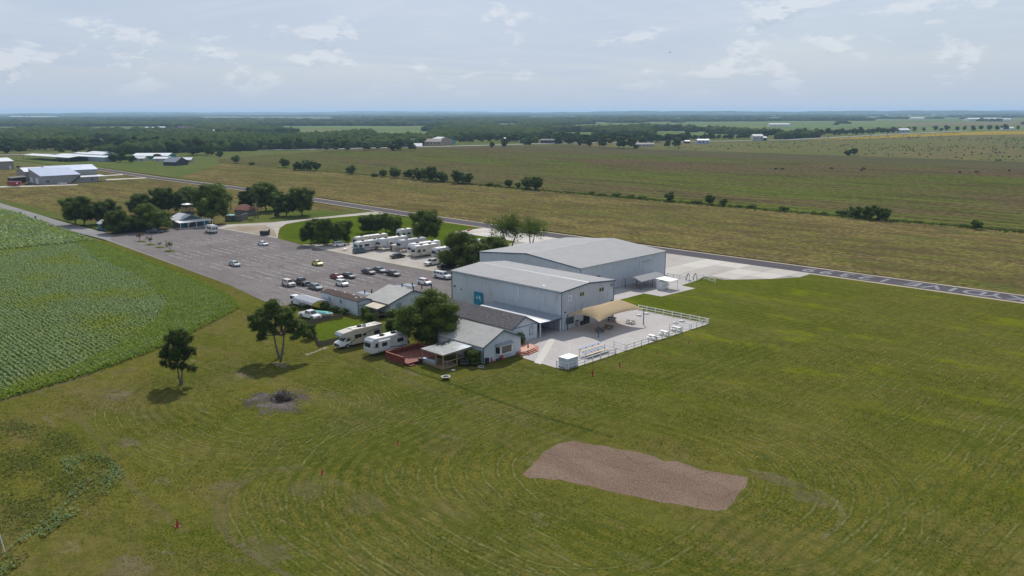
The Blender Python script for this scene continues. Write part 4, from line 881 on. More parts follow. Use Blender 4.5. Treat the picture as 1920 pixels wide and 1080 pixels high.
put(t, 'wall_sign', MB().box(-107.48, 123.3, 5.6, -107.42, 124.6, 6.9), M('sign_white', (.66, .68, .78), .6), 'small white square sign high on the gable')
put(t, 'sign_print', MB().box(-107.42, 123.6, 5.95, -107.415, 124.3, 6.15).box(-107.42, 123.85, 6.15, -107.415, 124.05, 6.6).box(-107.42, 123.55, 6.35, -107.415, 123.7, 6.6), M('print_mauve', (.3, .3, .5), .7))
put(t, 'entrance', MB().box(-107.5, 128.3, 0, -107.44, 130.3, 2.2), dark, 'dark doorway under the shade sail')
put(t, 'service_hatch', MB().box(-107.49, 122.9, .9, -107.42, 125.2, 2.3), M('hatch', (.05, .06, .07), .4), 'dark service hatch with posters')
put(t, 'wall_lamp', MB().box(-107.5, 137.2, 3.4, -107.15, 137.7, 3.65), dark); put(t, 'wall_lamp', MB().box(-107.5, 122.3, 3.5, -107.2, 122.5, 3.7), dark)
put(t, 'wall_lamp', MB().box(-139.8, 121.15, 4.3, -139.5, 121.4, 4.6), dark); put(t, 'wall_lamp', MB().box(-137.6, 121.2, 3.9, -137.4, 121.4, 4.1), dark)
put(t, 'security_light', MB().box(-107.5, 137.0, 7.0, -107.1, 137.6, 7.2).box(-107.3, 137.2, 6.7, -107.15, 137.4, 7.0), steel)
put(t, 'roof_vent', MB().prism([(-.3, 0), (.3, 0), (.22, .22), (-.22, .22)], 'y', -.3, .3), white).location = (-113.6, 122.8, 7.95)
# mural panel at the back-left of the long wall: a plain teal panel
s = thing('teal_panel', 'bright teal painted panel with white marks leaning on the warehouse wall', 'panel', (-131.6, 121.0, 0))
put(s, 'board', MB().box(-132.9, 120.95, .0, -130.3, 121.08, 4.3), M('teal', (.01, .22, .33), .6, var=.35, scale=1.1))
put(s, 'white_marks', MB().prism([(-132.2, 3.0), (-131.6, 2.8), (-131.5, 3.1), (-132.0, 3.3)], 'y', 120.93, 120.95).prism([(-131.3, 3.4), (-130.9, 3.6), (-130.8, 2.9), (-130.5, 2.6), (-130.9, 2.6), (-131.2, 3.0)], 'y', 120.93, 120.95), M('pale_blue', (.45, .6, .68), .7))
# --- big hangar
t = gable('big_hangar', 'larger grey metal hangar with the widest low-pitched roof', -160.3, -125.3, 148.2, 183.1, 6.7, 8.25, 'y', wallg, roofy, ov=.2, th=.10)
ribs(t, frame_m, [160.0, 171.6], -125.3, 0, 6.6, .16, 'x+'); ribs(t, blue, [148.28, 183.0], -125.3, 0, 6.6, .18, 'x+', 'corner_trim', .06)
ribs(t, M('pipe', (.5, .53, .55), .5), [-152.0], 148.2, 0, 6.9, .1)
put(t, 'ridge_cap', MB().prism([(-143.05, 8.38), (-142.8, 8.46), (-142.55, 8.38)], 'y', 148.0, 183.3), _mc['cap_grey'])
# big printed door picture: abstract colours on black
m_, n_, out_ = newmat('mural'); ps_ = n_.n('ShaderNodeNewGeometry').outputs['Position']
vo = n_.n('ShaderNodeTexVoronoi', {'Vector': n_.n('ShaderNodeVectorMath', {0: ps_, 1: (0, 1.0, 1.1)}, operation='MULTIPLY').outputs[0], 'Scale': 1.6}).outputs['Color']
sepc = n_.n('ShaderNodeSeparateColor', {0: vo}).outputs
cc = n_.mix(n_.ramp(sepc[0], .25, .5), (.015, .02, .03), (.40, .10, .07)); cc = n_.mix(n_.ramp(sepc[1], .62, .7), cc, (.10, .28, .42)); cc = n_.mix(n_.ramp(sepc[2], .78, .84), cc, (.50, .42, .40))
cc = n_.mix(n_.ramp(n_.noise(ps_, 1.3, 3), .48, .60), (.012, .014, .02), cc)
b_ = n_.n('ShaderNodeBsdfPrincipled', {'Roughness': .6}); n_.l.new(cc, b_.inputs['Base Color']); n_.l.new(b_.outputs[0], out_.inputs[0])
yA, yB = 150.7, 155.6
s = put(t, 'printed_door', MB().box(-125.29, yA, .05, -125.2, yB, 4.1), m_, 'large door covered by a colourful picture on black')
put(t, 'small_door', MB().box(-125.29, 156.4, .0, -125.24, 157.3, 2.2), M('door_grey', (.5, .56, .6), .5)); put(t, 'wall_poster', MB().box(-125.29, 157.9, 1.2, -125.23, 158.7, 2.6), M('poster', (.08, .07, .10), .5))
put(t, 'stair_rail', MB().box(-125.29, 172.5, 5.2, -125.15, 176.5, 5.3), steel)
# shed roof and white booth in front of it
s = thing('open_shelter', 'open shelter with a sloping grey metal roof against the big hangar', 'shelter', (-122.2, 166.5, 0))
put(s, 'roof_slope', MB().prism([(-120.9, 3.05), (-118.6, 2.2), (-118.6, 2.3), (-120.9, 3.15)], 'y', 163.3, 173.6), roofy); put(s, 'roof_slope', MB().prism([(-123.9, 2.2), (-120.9, 3.05), (-120.9, 3.15), (-123.9, 2.3)], 'y', 163.3, 173.6), roofy)
for x in (-123.7, -118.9):
    for y in (163.6, 168.4, 173.3): put(s, 'post', MB().box(x - .07, y - .07, 0, x + .07, y + .07, 2.25), M('post_grey', (.10, .12, .14), .6))
s = thing('white_booth', 'small white booth with an awning beside the open shelter', 'booth', (-116.0, 170.5, 0))
put(s, 'wall', MB().box(-117.6, 168.3, 0, -115.8, 170.8, 2.0), white, bevel=.02); put(s, 'awning', MB().prism([(-117.8, 2.5), (-113.6, 2.3), (-113.6, 2.37), (-117.8, 2.57)], 'y', 168.0, 172.0), white)
for x, y in ((-113.8, 168.2), (-113.8, 171.8)): put(s, 'post', MB().box(x - .05, y - .05, 0, x + .05, y + .05, 2.33), white)
put(s, 'counter', MB().box(-115.8, 168.4, .9, -115.3, 170.7, .97), frame_m)
# --- dark shingled house
t = gable('shingle_house', 'long white house with a dark shingle roof against the carport', -129.2, -107.2, 107.1, 114.1, 3.0, 4.85, 'x', whitew, shing, ov=.3)
win(t, 'x+', -107.2, 111.9, 112.9, .9, 2.6, fm=blue, gm=M('pale_glass', (.45, .48, .52), .2), panes=1); put(t, 'gable_band', MB().box(-107.2, 107.1, 2.95, -107.13, 114.1, 3.05), blue)
put(t, 'door', MB().box(-107.2, 109.5, 0, -107.14, 110.4, 2.1), M('door_white', (.58, .6, .62), .5))
# --- carport between shingle house and warehouse
s = thing('carport', 'long lean-to carport between the shingle house and the warehouse', 'carport', (-116, 118, 0))
put(s, 'roof', MB().prism([(116.6, 2.78), (121.3, 2.95), (121.3, 3.03), (116.6, 2.86)], 'x', -126.5, -106.7), M('carport_roof', (.23, .26, .30), .5, var=.1, stripe=('x', .5, .02)))
put(s, 'white_roof', MB().prism([(114.45, 2.92), (116.6, 2.86), (116.6, 2.93), (114.45, 2.99)], 'x', -127.2, -106.7), M('bright_roof', (.80, .80, .80), .35))
put(s, 'beam', MB().box(-106.85, 114.6, 2.62, -106.72, 121.0, 2.78), blue)
for x in (-107.0, -113.5, -120, -126):
    for y in (114.75, 120.6): put(s, 'post', MB().box(x - .1, y - .1, 0, x + .1, y + .1, 2.76), frame_m)
put(s, 'back_wall', MB().box(-118.2, 114.9, 0, -118.1, 120.9, 2.7), M('ribbed_dark', (.09, .095, .11), .6, stripe=('y', .3, .03)))
# --- white house with bay window
t = gable('bay_window_house', 'white gabled house with a bay window facing the lawn', -115.2, -102.0, 94.9, 104.2, 3.15, 5.25, 'x', whitew, roofl, ov=.38)
put(t, 'corner_trim', MB().box(-102.02, 94.84, 0, -101.93, 94.98, 3.1), blue)
mb = MB().prism([(-102.0, 97.9), (-101.25, 98.3), (-101.25, 101.4), (-102.0, 101.8)], 'z', 1.0, 2.75); bw = put(t, 'bay_window', mb, frame_m, 'projecting white bay window')
def sub(root, parent, name, mb, mat): return obj(name, mb.mesh(name, off=tuple(root.location)), mat, parent)
sub(t, bw, 'pane', MB().box(-101.25, 98.7, 1.25, -101.22, 101.1, 2.45), M('brown_glass', (.10, .075, .065), .2)); sub(t, bw, 'pane', MB().quad((-101.97, 97.88, 1.25), (-101.3, 98.24, 1.25), (-101.3, 98.24, 2.45), (-101.97, 97.88, 2.45)), glassd)
sub(t, bw, 'hood', MB().prism([(-102.0, 97.6), (-101.0, 98.1), (-101.0, 101.6), (-102.0, 102.1)], 'z', 2.75, 3.0, shrink=[(-102.0, 97.9), (-101.8, 98.3), (-101.8, 101.3), (-102.0, 101.7)]), M('hood_grey', (.28, .30, .32), .6))
put(t, 'roof_vent', MB().box(-113.6, 97.1, 4.0, -113.2, 97.4, 4.35), dark); put(t, 'roof_vent', MB().box(-112.0, 98.9, 4.65, -111.85, 99.05, 5.0), steel)
# --- beige metal-roofed gable house in the middle
t = gable('porch_house', 'white house with a pale metal roof and a small raised porch', -149.0, -140.85, 103.7, 114.3, 3.0, 5.0, 'x', whitew, roofl, ov=.35, yr=110.1, ze2=3.5)
win(t, 'x+', -140.85, 105.7, 107.0, 1.3, 2.7, fm=blue, gm=M('blind_glass', (.30, .33, .37), .3)); put(t, 'corner_trim', MB().box(-140.87, 103.64, 0, -140.78, 103.78, 2.95), blue)
s = thing('raised_porch', 'raised grey wooden porch under a tan awning', 'porch', (-143.0, 101.9, 0))
put(s, 'awning', MB().prism([(100.9, 2.25), (103.6, 2.75), (103.6, 2.81), (100.9, 2.31)], 'x', -145.8, -141.2), M('tan_roof', (.44, .38, .27), .7, var=.1, scale=1))
put(s, 'deck', MB().box(-145.6, 101.1, .75, -141.2, 103.6, .87), oldwood)
for x in (-145.5, -143.4, -141.3): put(s, 'post', MB().box(x - .06, 101.1, 0, x + .06, 101.22, 2.3), oldwood)
mb = MB()
for i in range(30): mb.box(-145.5 + i * .145, 101.12, .87, -145.42 + i * .145, 101.16, 1.75)
put(s, 'railing', mb, oldwood)['kind'] = 'stuff'; put(s, 'hand_rail', MB().box(-145.6, 101.08, 1.75, -141.2, 101.2, 1.83), oldwood); put(s, 'skirt', MB().box(-145.6, 101.15, 0, -141.2, 101.2, .72), M('skirt', (.09, .08, .075), .9))
# --- mobile home
t = gable('mobile_home', 'long white mobile home with a dark brown roof', -161.2, -146.8, 99.9, 103.3, 3.1, 3.45, 'x', whitew, M('brown_roof', (.085, .062, .056), .95, var=.2, scale=1.2, spec=.05), ov=.12, base=.35)
for a0, a1 in ((-158.3, -157.0), (-153.9, -152.7)): win(t, 'y-', 99.9, a0, a1, 1.6, 2.75, panes=3, fm=frame_m, gm=M('win_blue', (.12, .17, .21), .2))
put(t, 'corner_trim', MB().box(-146.85, 99.84, .35, -146.74, 99.96, 3.05), blue); put(t, 'skirting', MB().box(-161.1, 99.95, 0, -146.85, 103.25, .35), M('skirting', (.42, .46, .5), .8))
put(t, 'end_band', MB().box(-146.8, 99.9, 2.2, -146.74, 103.3, 2.3), blue)
for x, y in ((-159.2, 102.5), (-155.4, 102.4), (-151.8, 102.3), (-149.0, 101.0), (-148.4, 101.9)): put(t, 'roof_vent', MB().box(x - .16, y - .16, 3.35, x + .16, y + .16, 3.62), white)
s = thing('red_fence_deck', 'red-brown deck railing behind the mobile home', 'deck', (-156, 106, 0))
put(s, 'railing', MB().box(-161.5, 106.9, .2, -150.5, 107.0, 1.5), redw); put(s, 'railing', MB().box(-161.6, 103.6, .2, -161.5, 107.0, 1.6), redw); put(s, 'deck', MB().box(-161.5, 103.6, .1, -150.5, 106.9, .25), redw2)
# --- arched carport
s = thing('arched_carport', 'grey arched metal carport over the white van', 'carport', (-161.5, 96.8, 0))
pr = [(94.7, 1.55), (95.1, 1.95), (96.9, 2.45), (98.7, 1.95), (99.1, 1.55)]
put(s, 'roof', MB().prism(pr + [(y, z + .05) for y, z in reversed(pr)], 'x', -165.2, -156.9), M('carport_grey', (.26, .27, .31), .45, var=.08, stripe=('x', .6, .02)))
for x in (-165, -161, -157.1):
    for y in (94.8, 99.0): put(s, 'post', MB().box(x - .04, y - .04, 0, x + .04, y + .04, 1.6), steel)
# --- roofed bar (pavilion), red deck
s = thing('roofed_bar', 'small open bar on a wooden platform with a shiny metal roof', 'pavilion', (-107.5, 91.0, 0))
put(s, 'roof', MB().prism([(87.6, 2.62), (94.3, 2.86), (94.3, 2.92), (87.6, 2.68)], 'x', -110.2, -104.2), M('shiny_roof', (.55, .58, .60), .22, .85, var=.12, scale=.8, stripe=('y', .5, .01)))
put(s, 'roof_frame', MB().box(-110.1, 87.65, 2.46, -104.3, 87.8, 2.60).box(-104.42, 87.8, 2.46, -104.3, 94.2, 2.64), wood)
for x, y, h in ((-104.4, 87.8, 2.5), (-109.9, 87.8, 2.5), (-106.3, 87.8, 2.5), (-104.4, 90.9, 2.55), (-104.4, 94.1, 2.7), (-109.9, 94.1, 2.7)): put(s, 'post', MB().box(x - .07, y - .07, .0, x + .07, y + .07, h), wood)
put(s, 'platform', MB().box(-110.0, 87.7, .05, -104.3, 90.95, .42), M('platform_wood', (.22, .16, .09), .85, var=.2, scale=2)); put(s, 'hand_rail', MB().box(-104.45, 87.9, 1.25, -104.33, 94.1, 1.37), wood)
put(s, 'bar_counter', MB().box(-109.8, 87.5, 1.0, -106.4, 88.1, 1.08), M('counter_blue', (.42, .48, .60), .35)); put(s, 'bar_front', MB().box(-109.7, 87.7, .42, -106.5, 87.78, 1.0), M('bar_front', (.30, .31, .33), .7))
put(s, 'shelf', MB().box(-109.8, 93.0, .9, -105.0, 93.6, 1.0), oldwood)
s = thing('red_deck', 'red-stained wooden deck with a slatted railing beside the travel trailer', 'deck', (-113.5, 88.3, 0))
put(s, 'deck_floor', MB().box(-116.6, 84.8, .35, -110.3, 92.2, .5), redw2); put(s, 'fascia', MB().box(-116.6, 84.72, .0, -111.2, 84.8, .5), redw)
for (x0, y0, x1, y1) in ((-116.6, 84.8, -111.3, 84.8), (-116.6, 84.8, -116.6, 92.2), (-116.6, 92.2, -110.5, 92.2)):
    n_ = int(max(abs(x1 - x0), abs(y1 - y0)) / .16); mb = MB()
    for i in range(n_ + 1):
        x = x0 + (x1 - x0) * i / n_; y = y0 + (y1 - y0) * i / n_; mb.box(x - .045, y - .03 if y0 == y1 else y - .045, .5, x + .045, y + .03 if y0 == y1 else y + .045, 1.35)
    put(s, 'railing', mb, redw)['kind'] = 'stuff'; put(s, 'hand_rail', MB().box(min(x0, x1) - .08, min(y0, y1) - .08, 1.35, max(x0, x1) + .08, max(y0, y1) + .08, 1.42), M('rail_orange', (.30, .09, .05), .7))
for x, y in ((-116.6, 84.8), (-111.3, 84.8), (-116.6, 92.2), (-110.5, 92.2), (-113.5, 92.2), (-116.6, 88.5)): put(s, 'post', MB().box(x - .08, y - .08, 0, x + .08, y + .08, 2.3 if y > 90 else 1.6), redw)
put(s, 'step', MB().box(-111.2, 84.9, .05, -109.8, 86.0, .2), redw)
# --- patio steps: three stacked octagonal treads against the house corner
s = thing('brick_steps', 'red-brown three-tier angled steps at the corner of the bay window house', 'steps', (-103, 106, 0))
def tier(k, z0, z1):
    return MB().prism([(-102.0 + .0, 103.2 + .0 - k * .15), (-101.6 + k * .38, 103.2 - k * .15), (-100.9 + k * .38, 104.4), (-101.4 + k * .38, 107.2 + k * .1), (-102.6 + k * .15, 108.6 + k * .38), (-105.6, 108.6 + k * .38), (-105.6, 104.6), (-102.0, 104.6)], 'z', z0, z1)
for k, z1 in ((2, .18), (1, .36), (0, .54)): put(s, 'tread', tier(k, .013, z1), M('step_pink', (.44, .23, .17), .8, var=.12) if k == 0 else M('step_red', (.33, .13, .08), .8, var=.15))

# ================================================================ SHADE SAIL
s = thing('shade_canopy', 'tan fabric shade canopy on blue posts over the patio tables', 'shade canopy', (-102.7, 129.8, 0))
n_u, n_v = 18, 30; V, F = [], []
for i in range(n_u + 1):
    for j in range(n_v + 1):
        u, v = -1 + 2 * i / n_u, -1 + 2 * j / n_v
        ez = max(0, min(1 - abs(u), (1 - abs(v)) * 2.3)); sm = ez ** .85
        x = -102.7 + u * (4.05 - .75 * (1 - v * v) * abs(u) ** 3 * (1 if abs(u) > .0 else 0)); y = 129.8 + v * (7.35 - 1.1 * (1 - u * u) * abs(v) ** 3)
        V.append((x + 102.7, y - 129.8, 3.2 + 1.75 * sm + .35 * (1 - v * v) * abs(u) + .3 * (1 - u * u) * abs(v)))
for i in range(n_u):
    for j in range(n_v): a = i * (n_v + 1) + j; F.append((a, a + n_v + 1, a + n_v + 2, a + 1))
me = npmesh('fabric', np.array(V), np.array(F)); [setattr(p, 'use_smooth', True) for p in me.polygons]
fm_, fn_, fo_ = newmat('tan_fabric'); d_ = fn_.n('ShaderNodeBsdfDiffuse', {'Color': (.52, .40, .25, 1)}); t_ = fn_.n('ShaderNodeBsdfTranslucent', {'Color': (.50, .36, .20, 1)})
fn_.l.new(fn_.n('ShaderNodeMixShader', {0: .22, 1: d_.outputs[0], 2: t_.outputs[0]}).outputs[0], fo_.inputs[0])
obj('fabric', me, fm_, s)
bp = M('post_blue', (.015, .08, .17), .4)
for x, y in ((-98.7, 122.5), (-98.7, 137.1), (-106.7, 122.5), (-106.7, 137.1)): put(s, 'post', MB().tube((x, y, 0), (x, y, 3.22), .1, .1, 12), bp)

# ================================================================ FENCES
def rail_fence(label, p0, p1, n, h=1.12, mat=white, rails=(.48, 1.02), pw=.065, rh=.07):
    (x0, y0), (x1, y1) = p0, p1; t = thing('rail_fence', label, 'fence', (x0, y0, 0)); L = math.hypot(x1 - x0, y1 - y0); a = math.atan2(y1 - y0, x1 - x0); t.rotation_euler = (0, 0, a)
    pm = MB().box(-pw, -pw, 0, pw, pw, h).prism([(-pw * 1.3, -pw * 1.3), (pw * 1.3, -pw * 1.3), (pw * 1.3, pw * 1.3), (-pw * 1.3, pw * 1.3)], 'z', h, h + .06, shrink=[(-.01, -.01), (.01, -.01), (.01, .01), (-.01, .01)]).mesh('post')
    for i in range(n + 1): obj('post', pm, mat, t, loc=(L * i / n, 0, 0))
    rm = MB().box(pw, -.025, -rh, L / n - pw, .025, rh).mesh('rail')
    for i in range(n):
        for z in rails: obj('rail', rm, mat, t, loc=(L * i / n, 0, z))
    return t
rail_fence('white rail fence along the far side of the patio', (-107.2, 146.9), (-89.4, 146.9), 8)
rail_fence('white rail fence from the far patio corner to the small gate', (-89.4, 146.6), (-89.4, 140.5), 3)
rail_fence('white rail fence in front of the three white picnic tables', (-89.4, 137.3), (-89.4, 119.2), 8)
rail_fence('white rail fence in front of the bleachers', (-89.4, 116.0), (-89.4, 102.9), 6)
rail_fence('short white rail fence turning in behind the white box', (-89.7, 102.75), (-91.8, 102.6), 1)
rail_fence('short inner rail on the left of the wide patio gate', (-89.7, 116.1), (-92.6, 116.7), 1)
rail_fence('short inner rail on the right of the wide patio gate', (-89.7, 119.1), (-92.6, 119.5), 1)
rail_fence('short inner rail on the left of the small patio gate', (-89.7, 137.4), (-92.6, 137.6), 1)
rail_fence('short inner rail on the right of the small patio gate', (-89.7, 140.4), (-93.0, 140.4), 1)
a_, b_2, c_ = G(1290, 527), G(1318, 524), G(1341, 535)
rail_fence('short white fence beside the bicycle frames', G(1307, 527), G(1318, 522), 1); rail_fence('white fence at the corner of the apron', G(1320, 524.5), G(1341, 531.5), 2)
rail_fence('low pale fence from the hangar corner to the bicycle frames', G(1251, 518), G(1286, 524), 3, h=.9, rails=(.4, .8))
# aircraft mock-up steps: two black loops and a white block
x, y = G(1296, 526); s = thing('training_frame', 'black tubular frames standing on a white block by the apron', 'training frame', (x, y, 0))
for dx in (-.6, .7):
    mb = MB()
    for p, q in (((-.5, 0, 0), (0, .1, 1.9)), ((0, .1, 1.9), (.4, .1, 1.5)), ((.4, .1, 1.5), (.5, 0, 0)), ((-.5, 0, 0), (-.7, 0, .9)), ((-.7, 0, .9), (0, .1, 1.9))): mb.tube((p[0] + dx, p[1] + dx, p[2]), (q[0] + dx, q[1] + dx, q[2]), .06, .06, 6)
    obj('loop', mb.mesh('loop'), dark, s)
obj('block', MB().box(-.3, -1.0, 0, .4, -.5, .5).mesh('block'), white, s)
# wooden yard fence
def board_fence(label, pl, h=1.0):
    t = thing('wooden_fence', label, 'fence', (*pl[0], 0)); ox, oy = pl[0]
    for (x0, y0), (x1, y1) in zip(pl, pl[1:]):
        L = math.hypot(x1 - x0, y1 - y0); a = math.atan2(y1 - y0, x1 - x0); n_ = int(L / .17); mb = MB()
        for i in range(n_):
            hh = h * rng.uniform(.93, 1.05); mb.box(i * L / n_ + .015, -.012, .05, (i + 1) * L / n_ - .015, .012, hh)
        o = obj('pickets', mb.mesh('pickets'), oldwood, t, loc=(x0 - ox, y0 - oy, 0), rz=a); o['kind'] = 'stuff'
        for z in (.3, .8): obj('rail', MB().box(0, .014, z - .04, L, .05, z + .04).mesh('rail'), oldwood, t, loc=(x0 - ox, y0 - oy, 0), rz=a)
        k = max(1, int(L / 2.4))
        for i in range(k + 1): obj('post', MB().box(-.06, .02, 0, .06, .14, h + .1).mesh('post'), oldwood, t, loc=(x0 - ox + (x1 - x0) * i / k, y0 - oy + (y1 - y0) * i / k, 0), rz=a)
board_fence('weathered wooden fence on the near side of the green yard', [(-147.2, 86.9), (-139, 84.0), (-132.1, 80.9), (-132.2, 85.4)])
board_fence('weathered wooden fence behind the green yard by the white pickup', [(-147.2, 86.9), (-148.3, 93.0), (-147.6, 96.4)])
# ================================================================ VEHICLES (front toward local +x)
tyre_m = M('tyre', (.015, .015, .016), .85); rim_m = M('rim', (.35, .36, .37), .35, .6)
lamp_m = M('headlamp', (.7, .7, .68), .1); tail_m = M('tail_lamp', (.35, .01, .01), .25)
carglass = M('car_glass', (.015, .022, .026), .05, spec=.8)
def paint(name, col, metal=.0): return M('paint_' + name, col, .28, metal, var=.03, coat=.7)
_vm = {}
def inset(q, m0, m1, off):
    a, b, c, d = [Vector(p) for p in q]
    def P(u, v): return (a * (1 - u) + b * u) * (1 - v) + (d * (1 - u) + c * u) * v
    n_ = (b - a).cross(d - a).normalized() * off
    return [tuple(P(u, v) + n_) for u, v in ((m0, m1), (1 - m0, m1), (1 - m0, 1 - m1), (m0, 1 - m1))]
def panel(q, m0=.06, m1=.1, off=.012):
    mb = MB(); p = inset(q, m0, m1, off); r = inset(q, m0, m1, -.02); mb.quad(*p); mb.quad(*reversed(r))
    for k in range(4): mb.quad(p[k], r[k], r[(k + 1) % 4], p[(k + 1) % 4])
    return mb
KIND = {   # lower body side outline, half width, cabin (base x0,x1, top x0,x1, z0,z1), half widths base/top, wheel x, wheel r
 'sedan': ([(2.35, .30), (2.38, .58), (2.25, .72), (1.15, .90), (-1.75, .95), (-2.32, .93), (-2.40, .70), (-2.38, .30), (-1.9, .2), (1.9, .2)], .89, (1.2, -1.85, .42, -1.15, .90, 1.40), .80, .60, (1.42, -1.38), .33),
 'hatch': ([(1.95, .30), (2.0, .58), (1.86, .78), (1.10, .98), (-1.85, 1.02), (-1.98, .95), (-1.98, .30), (-1.6, .2), (1.6, .2)], .85, (1.25, -1.93, .45, -1.62, .98, 1.52), .78, .62, (1.22, -1.25), .31),
 'suv': ([(2.2, .36), (2.25, .70), (2.12, .92), (1.15, 1.08), (-2.15, 1.12), (-2.25, 1.0), (-2.25, .36), (-1.8, .26), (1.8, .26)], .92, (1.25, -2.2, .50, -1.95, 1.08, 1.70), .84, .68, (1.36, -1.36), .37),
 'beetle': ([(1.98, .32), (2.05, .55), (1.85, .80), (1.35, .93), (.9, .98), (-1.2, 1.0), (-1.75, .88), (-2.03, .6), (-2.0, .32), (-1.6, .2), (1.6, .2)], .86, (1.05, -1.75, .25, -.85, .96, 1.48), .76, .52, (1.25, -1.25), .33),
 'pickup': ([(2.9, .42), (2.95, .80), (2.85, 1.02), (1.5, 1.14), (-.75, 1.14), (-2.85, 1.10), (-2.92, .9), (-2.9, .45), (-2.3, .36), (2.3, .36)], .98, (1.55, -.78, .85, -.55, 1.12, 1.84), .90, .74, (1.85, -1.75), .40),
 'camper_pickup': ([(2.9, .42), (2.95, .80), (2.85, 1.02), (1.5, 1.14), (-.75, 1.14), (-2.85, 1.10), (-2.92, .9), (-2.9, .45), (-2.3, .36), (2.3, .36)], .98, (1.55, -2.88, .85, -2.7, 1.12, 1.84), .90, .76, (1.85, -1.75), .40),
 'van': ([(2.7, .40), (2.72, .80), (2.5, 1.10), (1.8, 1.22), (-2.75, 1.22), (-2.8, 1.0), (-2.8, .40), (-2.2, .3), (2.2, .3)], 1.0, (1.9, -2.78, 1.15, -2.65, 1.2, 2.05), .95, .82, (1.75, -1.65), .38),
}
def vehicle(kind, name, label, cat, x, y, rz, pm, roof=None, glass=None, group=None, tonneau=None):
    prof, hw_, (bx0, bx1, tx0, tx1, z0, z1), wb, wt, (wf, wr), wr_ = KIND[kind]
    if kind not in _vm:
        q = {}
        q['body'] = MB().prism(prof, 'y', -hw_, hw_).mesh('body', bevel=.075, smooth=False)
        B = [(bx0, -wb, z0), (bx0, wb, z0), (bx1, wb, z0), (bx1, -wb, z0)]; T = [(tx0, -wt, z1), (tx0, wt, z1), (tx1, wt, z1), (tx1, -wt, z1)]
        cb = MB(); cb.v = B + T; cb.f = [(0, 1, 2, 3), (7, 6, 5, 4), (0, 4, 5, 1), (1, 5, 6, 2), (2, 6, 7, 3), (3, 7, 4, 0)]
        q['cabin'] = cb.mesh('cabin', bevel=.06)
        q['windscreen'] = panel((B[0], B[1], T[1], T[0]), .07, .08).mesh('windscreen')
        q['rear_window'] = panel((B[2], B[3], T[3], T[2]), .10, .12).mesh('rear_window')
        q['sl'] = panel((B[1], B[2], T[2], T[1]), .05, .13).mesh('side_window'); q['sr'] = panel((B[3], B[0], T[0], T[3]), .05, .13).mesh('side_window')
        q['pillar'] = MB().box((tx0 + tx1) / 2 - .05 - .1, -wt - .02, z1 - .12, (tx0 + tx1) / 2 + .05 - .1, wt + .02, z1 - .02).mesh('pillar')
        q['tyre'] = MB().tube((0, -.12, 0), (0, .12, 0), wr_, wr_, 16).mesh('wheel', bevel=.02); q['rim'] = MB().tube((0, -.125, 0), (0, .125, 0), wr_ * .6, wr_ * .6, 12).mesh('rim')
        q['arch'] = MB().tube((0, -.06, 0), (0, .06, 0), wr_ * 1.22, wr_ * 1.22, 18).mesh('wheel_arch')
        q['head'] = MB().box(-.05, -.19, -.07, .05, .19, .07).mesh('headlight', bevel=.02); q['tail'] = MB().box(-.03, -.13, -.09, .03, .13, .09).mesh('tail_light')
        q['grille'] = MB().box(-.02, -.45, -.1, .03, .45, .1).mesh('grille'); q['bumper'] = MB().box(-.06, -hw_ * .93, -.09, .06, hw_ * .93, .09).mesh('bumper', bevel=.03)
        q['plate'] = MB().box(-.01, -.2, -.06, .015, .2, .06).mesh('number_plate'); q['mirror'] = MB().box(-.08, -.1, -.06, .08, .1, .06).mesh('mirror', bevel=.02)
        if kind == 'pickup': q['bed'] = MB().box(-2.75, -.80, 1.02, -.85, .80, 1.145).mesh('bed')
        _vm[kind] = q
    q = _vm[kind]; t = thing(name, label, cat, (x, y, .014), rz, group)
    obj('body', q['body'], pm, t); obj('cabin', q['cabin'], roof or pm, t); g_ = glass or carglass
    obj('windscreen', q['windscreen'], g_, t); obj('rear_window', q['rear_window'], carglass, t); obj('side_window', q['sl'], carglass, t); obj('side_window', q['sr'], carglass, t)
    if kind in ('sedan', 'suv', 'hatch', 'van', 'camper_pickup', 'pickup'):
        pl = MB()
        for f in ((.36,) if kind in ('pickup',) else (.36, .68)):
            xb, xt = bx0 + (bx1 - bx0) * f, tx0 + (tx1 - tx0) * f
            for sy in (-1, 1): pl.quad((xb - .05, sy * (wb + .02), z0 + .03), (xb + .05, sy * (wb + .02), z0 + .03), (xt + .05, sy * (wt + .022), z1 - .05), (xt - .05, sy * (wt + .022), z1 - .05))
        obj('door_pillar', pl.mesh('door_pillar'), pm, t)
    for xx in (wf, wr):
        for sy in (-1, 1):
            obj('wheel_arch', q['arch'], dark, t, loc=(xx, sy * (hw_ - .045), wr_ + .02))
            w_ = obj('wheel', q['tyre'], tyre_m, t, loc=(xx, sy * (hw_ - .10), wr_)); obj('rim', q['rim'], rim_m, w_)
    fx = prof[1][0]; bx_ = min(p[0] for p in prof); zh = prof[1][1] + .08
    for sy in (-1, 1):
        obj('headlight', q['head'], lamp_m, t, loc=(fx - .08, sy * (hw_ - .24), zh)); obj('tail_light', q['tail'], tail_m, t, loc=(bx_ + .02, sy * (hw_ - .18), prof[-4][1] + .3 if False else .78 if kind in ('sedan', 'beetle') else .9))
        obj('mirror', q['mirror'], pm, t, loc=(bx0 - .35, sy * (wb + .1), z0 + .08))
    obj('grille', q['grille'], dark, t, loc=(fx - .02, 0, zh - .12)); obj('bumper', q['bumper'], steel if kind in ('pickup', 'camper_pickup') else pm, t, loc=(fx - .02, 0, .42)); obj('bumper', q['bumper'], steel if kind in ('pickup', 'camper_pickup') else pm, t, loc=(bx_ + .02, 0, .42))
    obj('number_plate', q['plate'], frame_m, t, loc=(fx + .04, 0, .45))
    if kind == 'pickup': obj('cargo_bed', q['bed'], tonneau or dark, t)
    return t
